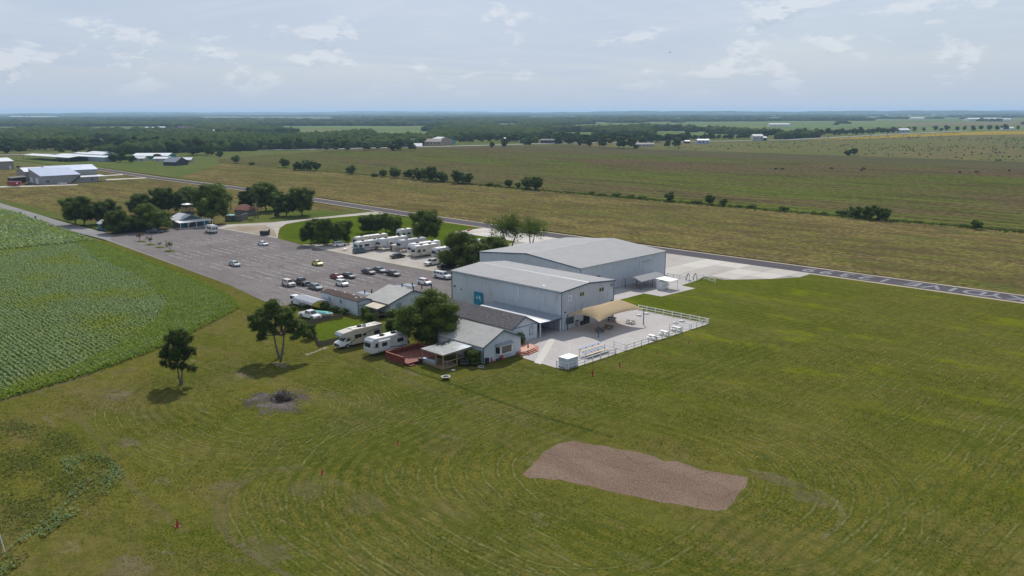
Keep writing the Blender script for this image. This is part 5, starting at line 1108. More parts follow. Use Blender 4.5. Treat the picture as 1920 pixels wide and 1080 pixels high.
wp = paint('white', (.72, .72, .72)); sil = paint('silver', (.42, .45, .45), .3); blk = paint('black', (.012, .013, .015)); nvy = paint('navy', (.03, .04, .055), .2); brn = paint('brown', (.075, .06, .055), .3)
yel = paint('yellow', (.60, .50, .08)); redp = paint('red', (.22, .015, .02)); beige = paint('beige', (.55, .51, .45)); grn = paint('greygreen', (.10, .14, .14), .3); teal = paint('teal', (.04, .10, .12), .2); blg = paint('bluegrey', (.09, .11, .14), .4)
def V_(kind, name, label, cat, px, pm, rz=0.0, z=.7, **kw):
    x, y = G(*px, z); return vehicle(kind, name, label, cat, x, y, rz, pm, **kw)
PG = 'cars parked on the asphalt lot'
for kind, nm, lab, cat, px, pm, kw in [
    ('sedan', 'parked_car', 'silver sedan parked alone nearest the crop field', 'car', (440, 494), sil, {}),
    ('sedan', 'parked_car', 'white sedan parked alone in front of the black dumpster', 'car', (493, 456), wp, {}),
    ('beetle', 'parked_car', 'rounded yellow small car parked alone', 'car', (595, 493), yel, {'roof': None}),
    ('suv', 'parked_car', 'cream suv at the left of the front group of three', 'car', (541, 531), beige, {}),
    ('pickup', 'parked_pickup', 'black pickup truck in the middle of the front group of three', 'pickup truck', (564, 528.5), blk, {}),
    ('sedan', 'parked_car', 'grey-green sedan beside the black pickup', 'car', (591, 537), grn, {}),
    ('hatch', 'parked_car', 'white hatchback in front of the red car', 'car', (641, 530.5), wp, {}),
    ('beetle', 'parked_car', 'dark red rounded car behind the white hatchback', 'car', (631, 518), redp, {}),
    ('sedan', 'parked_car', 'navy sedan right of the dark red car', 'car', (653, 516), nvy, {}),
    ('sedan', 'parked_car', 'brown sedan at the left of the rear group of three', 'car', (691, 508.5), brn, {}),
    ('sedan', 'parked_car', 'blue-grey sedan in the middle of the rear group of three', 'car', (711, 505.5), blg, {}),
    ('sedan', 'parked_car', 'black sedan at the right of the rear group of three', 'car', (737, 512), blk, {}),
    ('hatch', 'parked_car', 'white hatchback with a red sunshade behind its windscreen', 'car', (796, 528), wp, {'glass': M('red_shade', (.22, .03, .04), .3)}),
    ('camper_pickup', 'parked_pickup', 'white pickup with a camper shell beside the warehouse', 'pickup truck', (830, 517), wp, {})]:
    V_(kind, nm, lab, cat, px, pm, rng.uniform(-.05, .05), group=PG if kind != 'camper_pickup' else None, **kw)
V_('suv', 'parked_car', 'white suv left of the motorhomes on the gravel', 'car', (637, 458), wp, 1.45)
V_('suv', 'parked_car', 'dark teal suv in front of the white motorhomes', 'car', (675, 470), teal, 1.5)
V_('sedan', 'parked_car', 'charcoal car on the gravel in front of the tan storage box', 'car', (746, 479), blk, 1.5)
V_('pickup', 'parked_pickup', 'white pickup facing the lot at the edge of the big oak', 'pickup truck', (812, 492), wp, -1.5)
V_('pickup', 'parked_pickup', 'black pickup half hidden under the big oak', 'pickup truck', (838, 499), blk, 1.55)
V_('pickup', 'parked_pickup', 'silver-blue pickup in the shade of the great oak', 'pickup truck', (290, 433), blg, .78)
V_('pickup', 'parked_pickup', 'white pickup parked on the grass by the wooden fence', 'pickup truck', (581, 591), wp, .1, tonneau=M('bed_grey', (.2, .21, .22), .6))
V_('van', 'parked_van', 'white van half under the grey arched carport', 'van', (562, 566), wp, .05)
V_('pickup', 'parked_pickup', 'dark pickup in front of the metal house', 'pickup truck', (56, 345), nvy, .9)
V_('sedan', 'parked_car', 'white car beside the wall of the metal house', 'car', (117, 343.5), wp, .9)
V_('suv', 'parked_car', 'small dark red car near the left edge hangar', 'car', (37, 313), redp, .8)
# cars on the highway, a few pixels each
for px, pm, lab in [((1553, 257.5), redp, 'red car on the highway near the golden strip'), ((1633, 254), wp, 'white car on the highway at right'), ((1664, 252.6), wp, 'brightest white van on the highway at right'), ((1547, 258), wp, 'pale car following the red car'), ((1036, 268.5), wp, 'white car by the dark shed on the highway'), ((1594, 255.5), sil, 'silver car on the highway between the red and the white ones')]:
    V_('suv', 'distant_car', lab, 'car', px, pm, 1.65)

# minibus
def boxy(name, label, cat, x, y, rz, prof, hw_, pm, wins, wheels, group=None, extras=(), wr_=.42, bev=.05):
    t = thing(name, label, cat, (x, y, .014), rz, group); obj('body', MB().prism(prof, 'y', -hw_, hw_).mesh('body', bevel=bev), pm, t)
    for k, (side, a, b, c, d, mt) in enumerate(wins):
        mb = MB()
        if side == 'l': mb.box(a, hw_ - .02, c, b, hw_ + .015, d)
        elif side == 'r': mb.box(a, -hw_ - .015, c, b, -hw_ + .02, d)
        elif side == 'f': mb.box(max(p[0] for p in prof) - .05, a, c, max(p[0] for p in prof) + .015, b, d)
        elif side == 'b': mb.box(min(p[0] for p in prof) - .015, a, c, min(p[0] for p in prof) + .05, b, d)
        obj('window', mb.mesh('window'), mt, t)
    tm = MB().tube((0, -.14, 0), (0, .14, 0), wr_, wr_, 16).mesh('wheel', bevel=.02); rm = MB().tube((0, -.145, 0), (0, .145, 0), wr_ * .55, wr_ * .55, 12).mesh('rim')
    for xx in wheels:
        for sy in (-1, 1): w_ = obj('wheel', tm, tyre_m, t, loc=(xx, sy * (hw_ - .12), wr_)); obj('rim', rm, rim_m, w_)
    for nm, mb, mt, *bv in extras: obj(nm, mb.mesh(nm, bevel=bv[0] if bv else 0), mt, t)
    return t
x, y = G(396, 430, 1.2)
bp_ = [(3.3, .5), (3.35, 1.1), (2.6, 1.35), (2.1, 2.2), (1.9, 2.85), (-3.2, 2.9), (-3.4, 2.6), (-3.4, .5)]
boxy('minibus', 'white minibus with dark side windows parked by the clubhouse', 'bus', x, y, math.pi * .98, bp_, 1.1, wp,
     [('l', -3.0 + i * .92, -2.2 + i * .92, 1.45, 2.25, glassd) for i in range(5)] + [('r', -3.0 + i * .92, -2.2 + i * .92, 1.45, 2.25, glassd) for i in range(5)] + [('b', -.9, -.45, 1.3, 2.3, glassd), ('b', .45, .9, 1.3, 2.3, glassd), ('b', -.25, .25, 1.5, 2.2, glassd)], (2.2, -2.2),
     extras=(('stripe', MB().box(-3.35, -1.115, 1.0, 2.2, 1.115, 1.12), blue), ('roof_unit', MB().box(-2.2, -.6, 2.88, -.9, .6, 3.05), white, .03), ('bumper', MB().box(-3.5, -1.0, .45, -3.35, 1.0, .7), dark), ('windscreen', MB().quad((2.62, -.9, 1.38), (2.62, .9, 1.38), (2.14, .9, 2.2), (2.14, -.9, 2.2)), glassd)))
# ---- motorhomes and trailers: front toward +x
cream = M('cream_gel', (.52, .49, .42), .35, var=.05, scale=.8, grime=.15, coat=.4); gel = M('white_gel', (.58, .58, .56), .35, var=.05, scale=.8, grime=.2, coat=.4); tanr = M('rv_tan', (.42, .38, .31), .4, var=.06, scale=.8, coat=.3)
greyr = M('rv_grey', (.38, .39, .40), .4, var=.06, scale=.8, coat=.3); roof_tan = M('rv_roof', (.55, .50, .43), .7, var=.12, scale=1.5, grime=.3); roof_w = M('rv_roof_white', (.58, .57, .55), .6, var=.08, scale=1.5, grime=.3)
swm = M('swoosh', (.08, .08, .09), .4); swb = M('swoosh_tan', (.20, .15, .10), .4)
def swoosh(x0, x1, z0, z1, hw_, w=.22):
    mb = MB(); pts = []
    for k in range(9):
        t_ = k / 8; pts.append((x0 + (x1 - x0) * t_, z0 + (z1 - z0) * (t_ ** 1.8)))
    for (xa, za), (xb, zb) in zip(pts, pts[1:]):
        for sy in (-1, 1): mb.quad((xa, sy * (hw_ + .012), za), (xb, sy * (hw_ + .012), zb), (xb, sy * (hw_ + .012), zb + w), (xa, sy * (hw_ + .012), za + w))
    return mb
def acs(xs, z, mt=dark):
    return [('air_conditioner', MB().prism([(x - .45, -.35), (x + .45, -.35), (x + .45, .35), (x - .45, .35)], 'z', z, z + .32, shrink=[(x - .32, -.25), (x + .32, -.25), (x + .32, .25), (x - .32, .25)]), mt, .03) for x in xs]
def vents(xs, z): return [('roof_vent', MB().box(x - .2, -.5 + .25 * (k % 2), z, x + .2, -.1 + .25 * (k % 2), z + .12), white) for k, x in enumerate(xs)]
def classA(name, label, x, y, rz, L, pm, rm, gl, sw=True):
    h = L / 2; prof = [(h, .45), (h + .05, 1.2), (h - .05, 2.4), (h - .45, 3.05), (h - .9, 3.2), (-h + .1, 3.2), (-h, 3.0), (-h, .45)]
    return boxy(name, label, 'motorhome', x, y, rz, prof, 1.25, pm, [('f', -1.08, 1.08, 1.45, 2.45, gl), ('r', h - 1.6, h - .35, 1.5, 2.3, glassd), ('l', h - 1.6, h - .35, 1.5, 2.3, glassd), ('r', 1.2, 2.4, 1.6, 2.3, glassd), ('r', -.6, .7, 1.6, 2.3, glassd), ('r', -3.8, -2.6, 1.6, 2.3, glassd), ('l', .5, 2.2, 1.6, 2.3, glassd), ('l', -3.4, -2, 1.6, 2.3, glassd)],
        (h - 1.3, -h + 2.6), extras=[('roof', MB().box(-h + .12, -1.15, 3.2, h - .95, 1.15, 3.24), rm), ('stripe', swoosh(-h + .4, h - 1.0, .7, 1.2, 1.25), swm if sw else swb), ('awning_roll', MB().tube((-h + 1.5, -1.33, 3.0), (h - 2.2, -1.33, 3.0), .09, .09, 8), white), ('mirror', MB().box(h - .3, -1.6, 1.7, h - .1, -1.35, 2.2).box(h - .3, 1.35, 1.7, h - .1, 1.6, 2.2), pm)] + acs((h - 2.8, -h + 2.2), 3.24) + vents((h - 4.4, .2, -1.6), 3.24))
def trailer(name, label, x, y, rz, L, pm, rm, fifth=False, tall=3.3, sw=swm, side=(), cat='camper trailer'):
    h = L / 2; prof = [(h, 1.25), (h, tall - .5), (h - .5, tall), (-h + .15, tall), (-h, tall - .25), (-h, .6), (h - 2.4, .6), (h - 2.4, 1.25)] if fifth else [(h - .15, .6), (h, 1.4), (h - .25, tall - .35), (h - .7, tall), (-h + .15, tall), (-h, tall - .25), (-h, .6)]
    if fifth: prof = [(h - .1, 1.35), (h, 1.9), (h - .45, tall - .25), (h - 1.0, tall), (-h + .15, tall), (-h, tall - .25), (-h, .6), (h - 2.4, .6), (h - 2.4, 1.35)]
    ws = [('r', h - 3.6, h - 2.7, 1.7, 2.4, glassd), ('r', -h + 1.0, -h + 2.2, 1.7, 2.4, glassd), ('l', h - 1.9 if not fifth else h - 3.6, h - .9 if not fifth else h - 2.8, 1.7, 2.4, glassd), ('l', -h + 1.0, -h + 2.4, 1.7, 2.4, glassd), ('b', -.8, .8, 1.7, 2.4, glassd)]
    if not fifth: ws += [('f', -.85, .85, 1.75, 2.5, glassd)]
    if fifth: ws += [('f', -1.0, 1.0, 2.0, 2.7, glassd)]
    ex = [('roof', MB().box(-h + .18, -1.12, tall, h - 1.05, 1.12, tall + .04), rm), ('front_cap', MB().prism([(h - .22, tall - .45), (h + .02 - .15, tall - .55), (h - .66, tall + .02), (h - .95, tall + .02)], 'y', -1.235, 1.235), M('cap_bluegrey', (.33, .36, .41), .3)), ('stripe', swoosh(-h + .3, h - (2.6 if fifth else .5), .8, 1.7, 1.22, .16), sw), ('door', MB().box(-.4, -1.235, .75, .35, -1.21, 2.5), white), ('hitch', MB().box(h - .2, -.06, .45, h + 1.1, .06, .55) if not fifth else MB().tube((h - 1.2, 0, .0), (h - 1.2, 0, 1.35), .08, .08, 6).tube((h - 2.2, .8, 0), (h - 2.2, .8, .7), .05, .05, 6).tube((h - 2.2, -.8, 0), (h - 2.2, -.8, .7), .05, .05, 6), dark),
          ('slide_out', MB().box(.2, 1.2, .95, 2.6, 1.62, 2.75), pm, .03), ('slide_roof', MB().box(.15, 1.2, 2.75, 2.65, 1.66, 2.81), white), ('awning_roll', MB().tube((-h + 1, -1.3, tall - .2), (h - 2.5, -1.3, tall - .2), .08, .08, 8), white)] + acs((-h + 2.4, h - 3.2)[:2 if L > 8 else 1], tall + .04) + vents((.2, 1.6), tall + .04)
    ex.append(('window', MB().box(.9, 1.62, 1.7, 2.0, 1.635, 2.4), glassd))
    return boxy(name, label, cat, x, y, rz, prof, 1.22, pm, ws, (-h * .25, -h * .25 - 1.0), extras=ex, wr_=.36)
MP = -math.pi / 2
classA('motorhome', 'long cream motorhome at the back of the camper row', -226.2, 160.0, MP, 12.5, cream, roof_w, M('blue_glass', (.05, .08, .14), .1))
classA('motorhome', 'white motorhome with a teal windscreen in the camper row', -217.5, 152.8, MP, 9.5, gel, roof_w, glassg, sw=False)
trailer('fifth_wheel', 'white fifth-wheel trailer with dark front cap and swooping lines', -214.6, 160.0, MP, 11.0, gel, roof_w, True, 3.7)
trailer('fifth_wheel', 'grey fifth-wheel trailer in the middle of the camper row', -208.0, 162.8, MP, 10.5, greyr, greyr, True, 3.6)
trailer('travel_trailer', 'long white trailer behind the cream one near the oak', -200.2, 161.5, MP, 11.5, gel, roof_w, False, 3.5)
trailer('travel_trailer', 'cream trailer with brown swooping stripes nearest the oak', -196.2, 158.5, MP, 9.0, cream, roof_w, False, 3.5, swb)
trailer('travel_trailer', 'partly hidden grey trailer under the oak', -189.5, 160.5, MP, 8.0, greyr, roof_w, False, 3.3)
trailer('travel_trailer', 'small white camper left of the round shade tree', -228.0, 175.5, MP, 5.5, gel, roof_w, False, 3.6)
s = thing('quonset_shed', 'pale blue-grey round-topped shed behind the oak', 'shed', (-190, 172, 0))
put(s, 'shell', MB().prism([(-193 + 3 - 3 * math.cos(math.pi * k / 12), 4.2 * math.sin(math.pi * k / 12)) for k in range(13)], 'y', 169, 176), M('shed_blue', (.32, .36, .42), .5, stripe=('y', .4, .02)))
s = thing('storage_box', 'small tan storage shed in front of the grey fifth-wheel', 'shed', (*G(741, 470), 0), -.1)
obj('body', MB().prism([(-1.2, 0), (1.2, 0), (1.2, 1.6), (.9, 1.95), (-.9, 1.95), (-1.2, 1.6)], 'y', -1.2, 1.2).mesh('body', bevel=.04), M('box_tan', (.42, .38, .33), .7), s); obj('door', MB().box(-.9, -1.22, .05, -.1, -1.19, 1.6).mesh('door'), dark, s)
s = thing('picnic_mat', 'white folding table with orange-brown mat beside the motorhome', 'table', (*G(648, 470), 0), .3)
obj('tabletop', MB().box(-.4, -.9, .7, .4, .9, .76).mesh('tabletop'), white, s); obj('mat', MB().box(-1.6, -1.2, .015, -.5, 1.2, .05).mesh('mat'), M('mat', (.35, .18, .09), .9), s)
for a, b in ((-.3, -.8), (.3, -.8), (-.3, .8), (.3, .8)): obj('leg', MB().box(a - .03, b - .03, 0, a + .03, b + .03, .7).mesh('leg'), steel, s)
# class C motorhome by the yard
h = 4.7
t = boxy('motorhome', 'tan motorhome with an overhanging cab parked beside the green yard', 'motorhome', -128.3, 87.2, MP, [(2.5, .5), (2.5, 1.95), (h - .3, 2.15), (h - .15, 2.55), (h - .5, 3.0), (2.0, 3.25), (-h + .05, 3.3), (-h, 3.1), (-h, .5)], 1.22, tanr,
     [('l', .2, 1.7, 1.6, 2.3, glassd), ('l', -.9, -.2, 1.75, 2.2, glassd), ('l', -4.0, -2.7, 1.5, 2.3, glassd), ('r', .2, 1.7, 1.6, 2.3, glassd)], (3.3, -2.3),
     extras=[('cab', MB().prism([(2.45, .5), (4.95, .5), (5.0, .95), (4.85, 1.15), (3.95, 1.35), (3.3, 2.0), (2.45, 2.0)], 'y', -1.0, 1.0), wp, .06), ('windscreen', MB().quad((3.98, -.88, 1.38), (3.98, .88, 1.38), (3.36, .84, 1.98), (3.36, -.84, 1.98)).quad((3.9, -.9, 1.36), (3.9, .9, 1.36), (3.3, .84, 1.96), (3.3, -.84, 1.96)), glassg),
             ('cab_window', MB().prism([(2.6, 1.3), (3.7, 1.3), (3.2, 1.85), (2.6, 1.85)], 'y', -1.015, 1.015), glassd), ('grille', MB().box(4.95, -.7, .6, 5.03, .7, .95), dark), ('bumper', MB().box(4.95, -1.0, .4, 5.12, 1.0, .62), steel, .03),
             ('headlight', MB().box(4.9, -.95, .85, 5.02, -.7, 1.02).box(4.9, .7, .85, 5.02, .95, 1.02), M('amber', (.5, .3, .12), .2)), ('roof', MB().box(-h + .2, -1.1, 3.27, 1.9, 1.1, 3.33), roof_tan), ('front_cap', MB().prism([(h - .32, 2.18), (h - .12, 2.55), (h - .48, 2.98), (h - .42, 2.98), (h - .05, 2.55), (h - .25, 2.18)], 'y', -1.15, 1.15), M('cap_bluegrey', (.33, .36, .41), .3)),
             ('stripe', swoosh(-3.9, 3.0, 2.55, .75, 1.22, .14), swm), ('roof_edge', MB().box(-h, -1.23, 3.05, -h + 1.2, 1.23, 3.34), M('cap_grey2', (.17, .17, .17), .5))] + acs((-.2,), 3.33) + vents((1.6, .7, -2.6, -3.4), 3.33) + [('satellite_dish', MB().tube((-1.0, .5, 3.33), (-1.0, .5, 3.5), .03, .03, 6).tube((-1.0, .5, 3.5), (-.9, .6, 3.56), .35, .38, 14), steel)])
trailer('travel_trailer', 'white travel trailer with grey front cap beside the red deck', -120.3, 87.6, MP, 8.2, gel, roof_w, False, 3.2)
# ---- boat under a teal cover
x, y = G(606, 590, .4); s = thing('covered_boat', 'white boat with a bright teal cover beside the white pickup', 'boat', (x, y, 0), .45)
obj('hull', MB().prism([(-2.4, -.75), (1.4, -.8), (2.6, 0), (1.4, .8), (-2.4, .75)], 'z', .9, .3, shrink=[(-2.2, -.35), (1.1, -.4), (2.0, 0), (1.1, .4), (-2.2, .35)]).mesh('hull', bevel=.04), wp, s)
obj('cover', MB().prism([(-2.3, -.72), (1.3, -.76), (2.3, 0), (1.3, .76), (-2.3, .72)], 'z', .9, 1.15, shrink=[(-2.0, -.25), (.9, -.3), (1.5, 0), (.9, .3), (-2.0, .25)]).mesh('cover', bevel=.03), M('teal_cover', (.01, .33, .30), .6), s)
obj('trailer', MB().box(-2.0, -.6, .2, 2.6, -.5, .3).box(-2.0, .5, .2, 2.6, .6, .3).tube((-.4, -.85, .25), (-.4, -.7, .25), .25, .25, 10).tube((-.4, .7, .25), (-.4, .85, .25), .25, .25, 10).mesh('trailer'), steel, s)
# ---- dumpster
x, y = G(497, 441); s = thing('dumpster', 'black dumpster with an open lid at the edge of the gravel', 'dumpster', (x, y, 0), .78)
obj('bin', MB().prism([(-1.5, -.9), (1.5, -.9), (1.5, .9), (-1.5, .9)], 'z', .15, 1.5, shrink=[(-1.6, -1.1), (1.6, -1.1), (1.6, 1.1), (-1.6, 1.1)]).mesh('bin', bevel=.03), M('bin_black', (.03, .033, .04), .6), s)
obj('lid', MB().prism([(-1.6, -1.1), (1.6, -1.1), (1.6, 1.1), (-1.6, 1.1)], 'z', 1.5, 1.62, shrink=[(-1.5, -1.0), (1.5, -1.0), (1.5, 1.2), (-1.5, 1.2)]).mesh('lid'), dark, s); obj('open_lid', MB().box(1.55, -1.1, 1.3, 1.62, 1.1, 2.1).mesh('open_lid'), dark, s)
# ---- red cargo trailer far left
x, y = G(28, 346, 1.0); s = thing('red_trailer', 'dark red enclosed trailer left of the metal house', 'trailer', (x, y, 0), .85)
obj('body', MB().prism([(-3.8, .5), (3.2, .5), (3.8, 1.6), (3.4, 2.9), (-3.8, 2.9)], 'y', -1.2, 1.2).mesh('body', bevel=.05), M('trailer_red', (.25, .03, .035), .4), s)
for xx in (-.6, .5):
    for sy in (-1, 1): obj('wheel', MB().tube((xx, sy * 1.1, .4), (xx, sy * 1.26, .4), .38, .38, 12).mesh('wheel'), tyre_m, s)
obj('emblem', MB().tube((1.9, -1.21, 1.9), (1.9, -1.23, 1.9), .5, .5, 14).mesh('emblem'), white, s)

# ================================================================ PATIO FURNITURE
def picnic(label, px, rz, top, legm, seatm=None, group=None):
    x, y = G(*px); t = thing('picnic_table', label, 'picnic table', (x, y, .012), rz, group)
    for k in range(5): obj('top_board', _pt['board'], top, t, loc=(0, (k - 2) * .15, .74))
    for sy in (-1, 1): obj('bench', _pt['bench'], seatm or top, t, loc=(0, sy * .68, .44))
    for sx in (-1, 1): obj('leg_frame', _pt['leg'], legm, t, loc=(sx * .62, 0, 0))
    return t
_pt = {'board': MB().box(-.95, -.07, 0, .95, .07, .04).mesh('top_board'), 'bench': MB().box(-.95, -.14, 0, .95, .14, .04).mesh('bench'),
       'leg': MB().box(-.04, -.72, .36, .04, .72, .44).prism([(-.62, 0), (-.52, 0), (-.18, .74), (-.28, .74)], 'x', -.04, .04).prism([(.52, 0), (.62, 0), (.28, .74), (.18, .74)], 'x', -.04, .04).mesh('leg_frame')}
grt = M('grey_table', (.30, .29, .28), .7); dkt = M('brown_table', (.06, .05, .045), .7)
picnic('white-topped picnic table nearest the wide gate', (1224, 636), 0, white, dkt, group='white picnic tables along the fence')
picnic('middle white-topped picnic table along the fence', (1246, 628), 0, white, dkt, group='white picnic tables along the fence')
picnic('white-topped picnic table farthest from the wide gate', (1268, 620), 0, white, dkt, group='white picnic tables along the fence')
picnic('grey picnic table in the sun beside the right canopy post', (1182, 606), .1, grt, dkt)
picnic('dark picnic table in the canopy shade left of the blue post', (1124, 623), -.6, dkt, dkt); picnic('dark picnic table in the canopy shade right of the blue post', (1141, 617), .1, dkt, dkt); picnic('dark picnic table at the back under the canopy', (1147, 602), .5, dkt, dkt)
def bag_board(label, px, rz, ti=.25):
    x, y = G(*px); t = thing('cornhole_board', label, 'game board', (x, y, .012), rz, 'white cornhole boards on the patio')
    obj('board', MB().prism([(-.6, .08), (.6, .33), (.6, .38), (-.6, .13)], 'y', -.3, .3).mesh('board'), white, t); obj('hole', MB().tube((.35, 0, .33), (.35, 0, .345), .08, .08, 10).mesh('hole'), dark, t)
    obj('leg', MB().box(.5, -.28, 0, .56, -.22, .33).box(.5, .22, 0, .56, .28, .33).mesh('leg'), wood, t)
bag_board('white game board left of the right canopy post', (1197.5, 592), 0); bag_board('white game board behind the right canopy post', (1211, 588.5), .2); bag_board('white game board nearest the small gate', (1266, 606), 0); bag_board('white game board beside the small gate, farther one', (1278, 602.5), .1)
# bleachers: rows along y, climbing away from the fence
s = thing('bleachers', 'small bleachers with blue and tan plank seats behind the fence', 'bleachers', (-92.3, 113.0, .012))
bm_, tm_ = M('plank_blue', (.03, .15, .38), .5), M('plank_tan', (.55, .43, .24), .6)
for k in range(5):
    xx, zz = -90.7 - k * .62 + 92.3, .32 + .26 * k
    obj('plank', MB().box(xx - .14, -3.0, zz, xx + .14, 3.0, zz + .05).mesh('plank'), [grt, tm_, bm_, tm_, bm_][k], s)
    if k: obj('foot_board', MB().box(xx + .22, -3.0, zz - .24, xx + .44, 3.0, zz - .2).mesh('foot_board'), grt, s)
for yy in (-2.6, -.9, .9, 2.6):
    obj('frame', MB().box(-1.0, yy - .03, .0, -.94, yy + .03, 1.35).box(-1.0, yy - .03, 0, 1.7, yy + .03, .06).prism([(1.6, .25), (1.6, .31), (-.95, 1.36), (-.95, 1.28)], 'y', yy - .03, yy + .03).mesh('frame'), steel, s)
s = thing('white_box', 'white plank-sided box with a flat lid at the near corner of the patio fence', 'storage box', (-90.6, 104.3, .012))
for k in range(6): obj('side_plank', MB().box(-1.05, -1.35, .10 + k * .27, 1.05, 1.35, .355 + k * .27).mesh('side_plank'), M('box_plank', (.50, .55, .57), .6, var=.08, scale=1), s)
obj('lid', MB().box(-1.1, -1.4, 1.73, 1.1, 1.4, 1.8).mesh('lid', bevel=.02), M('lid_white', (.80, .80, .79), .4), s)
for a in (-1.0, 1.0):
    for b in (-1.3, 1.3): obj('foot', MB().box(a - .08, b - .08, -.01, a + .08, b + .08, .1).mesh('foot'), dark, s)
def barrel(label, px, r, h, mt, name='barrel', cat='bin'):
    x, y = G(*px); t = thing(name, label, cat, (x, y, .012)); obj('drum', MB().tube((0, 0, 0), (0, 0, h), r * .92, r, 14).mesh('drum'), mt, t); obj('lid', MB().tube((0, 0, h), (0, 0, h + .06), r * 1.05, r * .9, 14).mesh('lid'), dark, t)
barrel('grey round bin against the warehouse gable', (1082, 612), .38, 1.25, M('bin_grey', (.30, .30, .32), .6)); barrel('dark round bin next to the grey one', (1090, 609), .5, .8, dkt); barrel('second dark round bin by the warehouse doorway', (1097, 607), .42, .7, dkt)
barrel('black bin on the lawn side of the bay window house', (913.5, 682), .38, .95, dark); barrel('black bin beside the steps of the red deck', (788, 682), .34, .95, dark)
# cones
cone = MB().prism([(.17 * math.cos(t_ * .628), .17 * math.sin(t_ * .628)) for t_ in range(10)], 'z', .03, .9, shrink=[(.035 * math.cos(t_ * .628), .035 * math.sin(t_ * .628)) for t_ in range(10)]).mesh('body'); cbase = MB().box(-.24, -.24, 0, .24, .24, .03).mesh('base')
conem = M('cone_red', (.34, .03, .015), .6)
for (px, s_, lab) in [((1111, 703.5), 1.15, 'tall red cone on the grass right of the white box'), ((1162, 687), 1.0, 'red cone below the wide patio gate'), ((1232, 663), .6, 'small dark red cone in front of the picnic tables'), ((1291.5, 644), .6, 'small red cone near the small patio gate'),
        ((1826, 662), .6, 'small red cone far out on the right of the lawn'), ((746, 833), .7, 'small red cone on the lawn left of the gravel pit'), ((604, 888), .8, 'red cone on the lawn among the dry patches'), ((333, 987), 1.0, 'red cone nearest the camera at lower left')]:
    x, y = G(*px); t = thing('marker_cone', lab, 'cone', (x, y, .005), 0, 'red cones marking the landing line', scale=(s_, s_, s_)); obj('body', cone, conem, t); obj('base', cbase, conem, t)
t = thing('marker_post', 'thin leaning white post at the left edge of the weeds', 'post', (*G(10, 1037), 0)); obj('shaft', MB().tube((0, 0, 0), (-.5, -.25, 2.6), .045, .045, 8).mesh('shaft'), white, t)
# fire ring, brush pile, hose, letters, grill, parasol
x, y = G(836, 711); s = thing('fire_ring', 'round metal fire bowl on the lawn below the roofed bar', 'fire pit', (x, y, 0))
mb = MB(); n_ = 20
for k in range(n_):
    a, b = 6.283 * k / n_, 6.283 * (k + 1) / n_
    P_ = lambda r, z, q: (r * math.cos(q), r * math.sin(q), z)
    mb.quad(P_(.45, .25, a), P_(.45, .25, b), P_(.78, .5, b), P_(.78, .5, a)); mb.quad(P_(.55, .5, a), P_(.55, .5, b), P_(.45, .3, b), P_(.45, .3, a)); mb.quad(P_(.78, .5, a), P_(.78, .5, b), P_(.55, .5, b), P_(.55, .5, a))
obj('bowl', mb.mesh('bowl'), M('bowl', (.22, .23, .23), .6), s); obj('ash', MB().tube((0, 0, .28), (0, 0, .34), .45, .45, 14).mesh('ash'), M('ash', (.07, .05, .05), 1), s)
for k in range(4): a = 1.571 * k + .4; obj('leg', MB().box(.4 * math.cos(a) - .04, .4 * math.sin(a) - .04, 0, .4 * math.cos(a) + .04, .4 * math.sin(a) + .04, .28).mesh('leg'), dark, s)
x, y = G(530, 748); s = thing('brush_pile', 'dark heap of brush on the burnt patch', 'brush pile', (x, y, 0)); mb = MB(); gg = random.Random(4)
for k in range(190):
    a = gg.uniform(0, 6.283); r = gg.uniform(0, 1.9); z = max(0, 1.15 * (1 - (r / 1.9) ** 1.4)) * gg.uniform(.2, 1); d = Vector((gg.uniform(-1, 1), gg.uniform(-1, 1), gg.uniform(-.2, .6))).normalized() * gg.uniform(.5, 1.2); p = Vector((r * math.cos(a) * 1.1, r * math.sin(a), z + .05))
    mb.tube(tuple(p), tuple(p + d), .035, .015, 4)
obj('branches', mb.mesh('branches'), M('brush', (.075, .055, .038), .95, var=.4, scale=4), s)['kind'] = 'stuff'
V, F = blobs(np.array([[0, 0, .3], [.7, .2, .25], [-.7, .1, .25]]), np.array([[1.3, 1.1, .75], [.9, .8, .5], [.9, .9, .5]]), ICO2, 3, .2); obj('heap', npmesh('heap', V, F), M('char', (.035, .028, .022), 1), s)
x, y = G(902, 688); s = thing('hose_ring', 'coiled white hose on the grass by the dark hedge', 'hose', (x, y, 0)); mb = MB()
for k in range(18): mb.tube((.5 * math.cos(k * .349), .5 * math.sin(k * .349), .05), (.5 * math.cos((k + 1) * .349), .5 * math.sin((k + 1) * .349), .05), .06, .06, 6)
obj('coil', mb.mesh('coil'), M('hose', (.45, .47, .5), .5), s)
s = thing('white_slab', 'small white stepping slab in front of the roofed bar', 'slab', (*G(850, 694), 0)); obj('slab', MB().prism([(.4 * math.cos(k * .524), .3 * math.sin(k * .524)) for k in range(12)], 'z', 0, .05).mesh('slab'), white, s)
rl = M('red_letter', (.55, .03, .05), .5)
for ch, yy, sz in (('L', 96.6, 1.1), ('K', 98.9, 1.25)):
    cu = bpy.data.curves.new('letter', 'FONT'); cu.body = ch; cu.size = sz; cu.extrude = .05; cu.offset = .05; to = bpy.data.objects.new('tmp', cu); COL.objects.link(to); me = bpy.data.meshes.new_from_object(to); bpy.data.objects.remove(to)
    me.materials.clear(); o = obj('red_letter', me, rl, loc=(-101.8, yy, .05)); o.rotation_euler = (math.pi / 2, 0, math.pi / 2); tag(o, 'red standing letter %s leaning on the white house wall' % ch, 'letter')
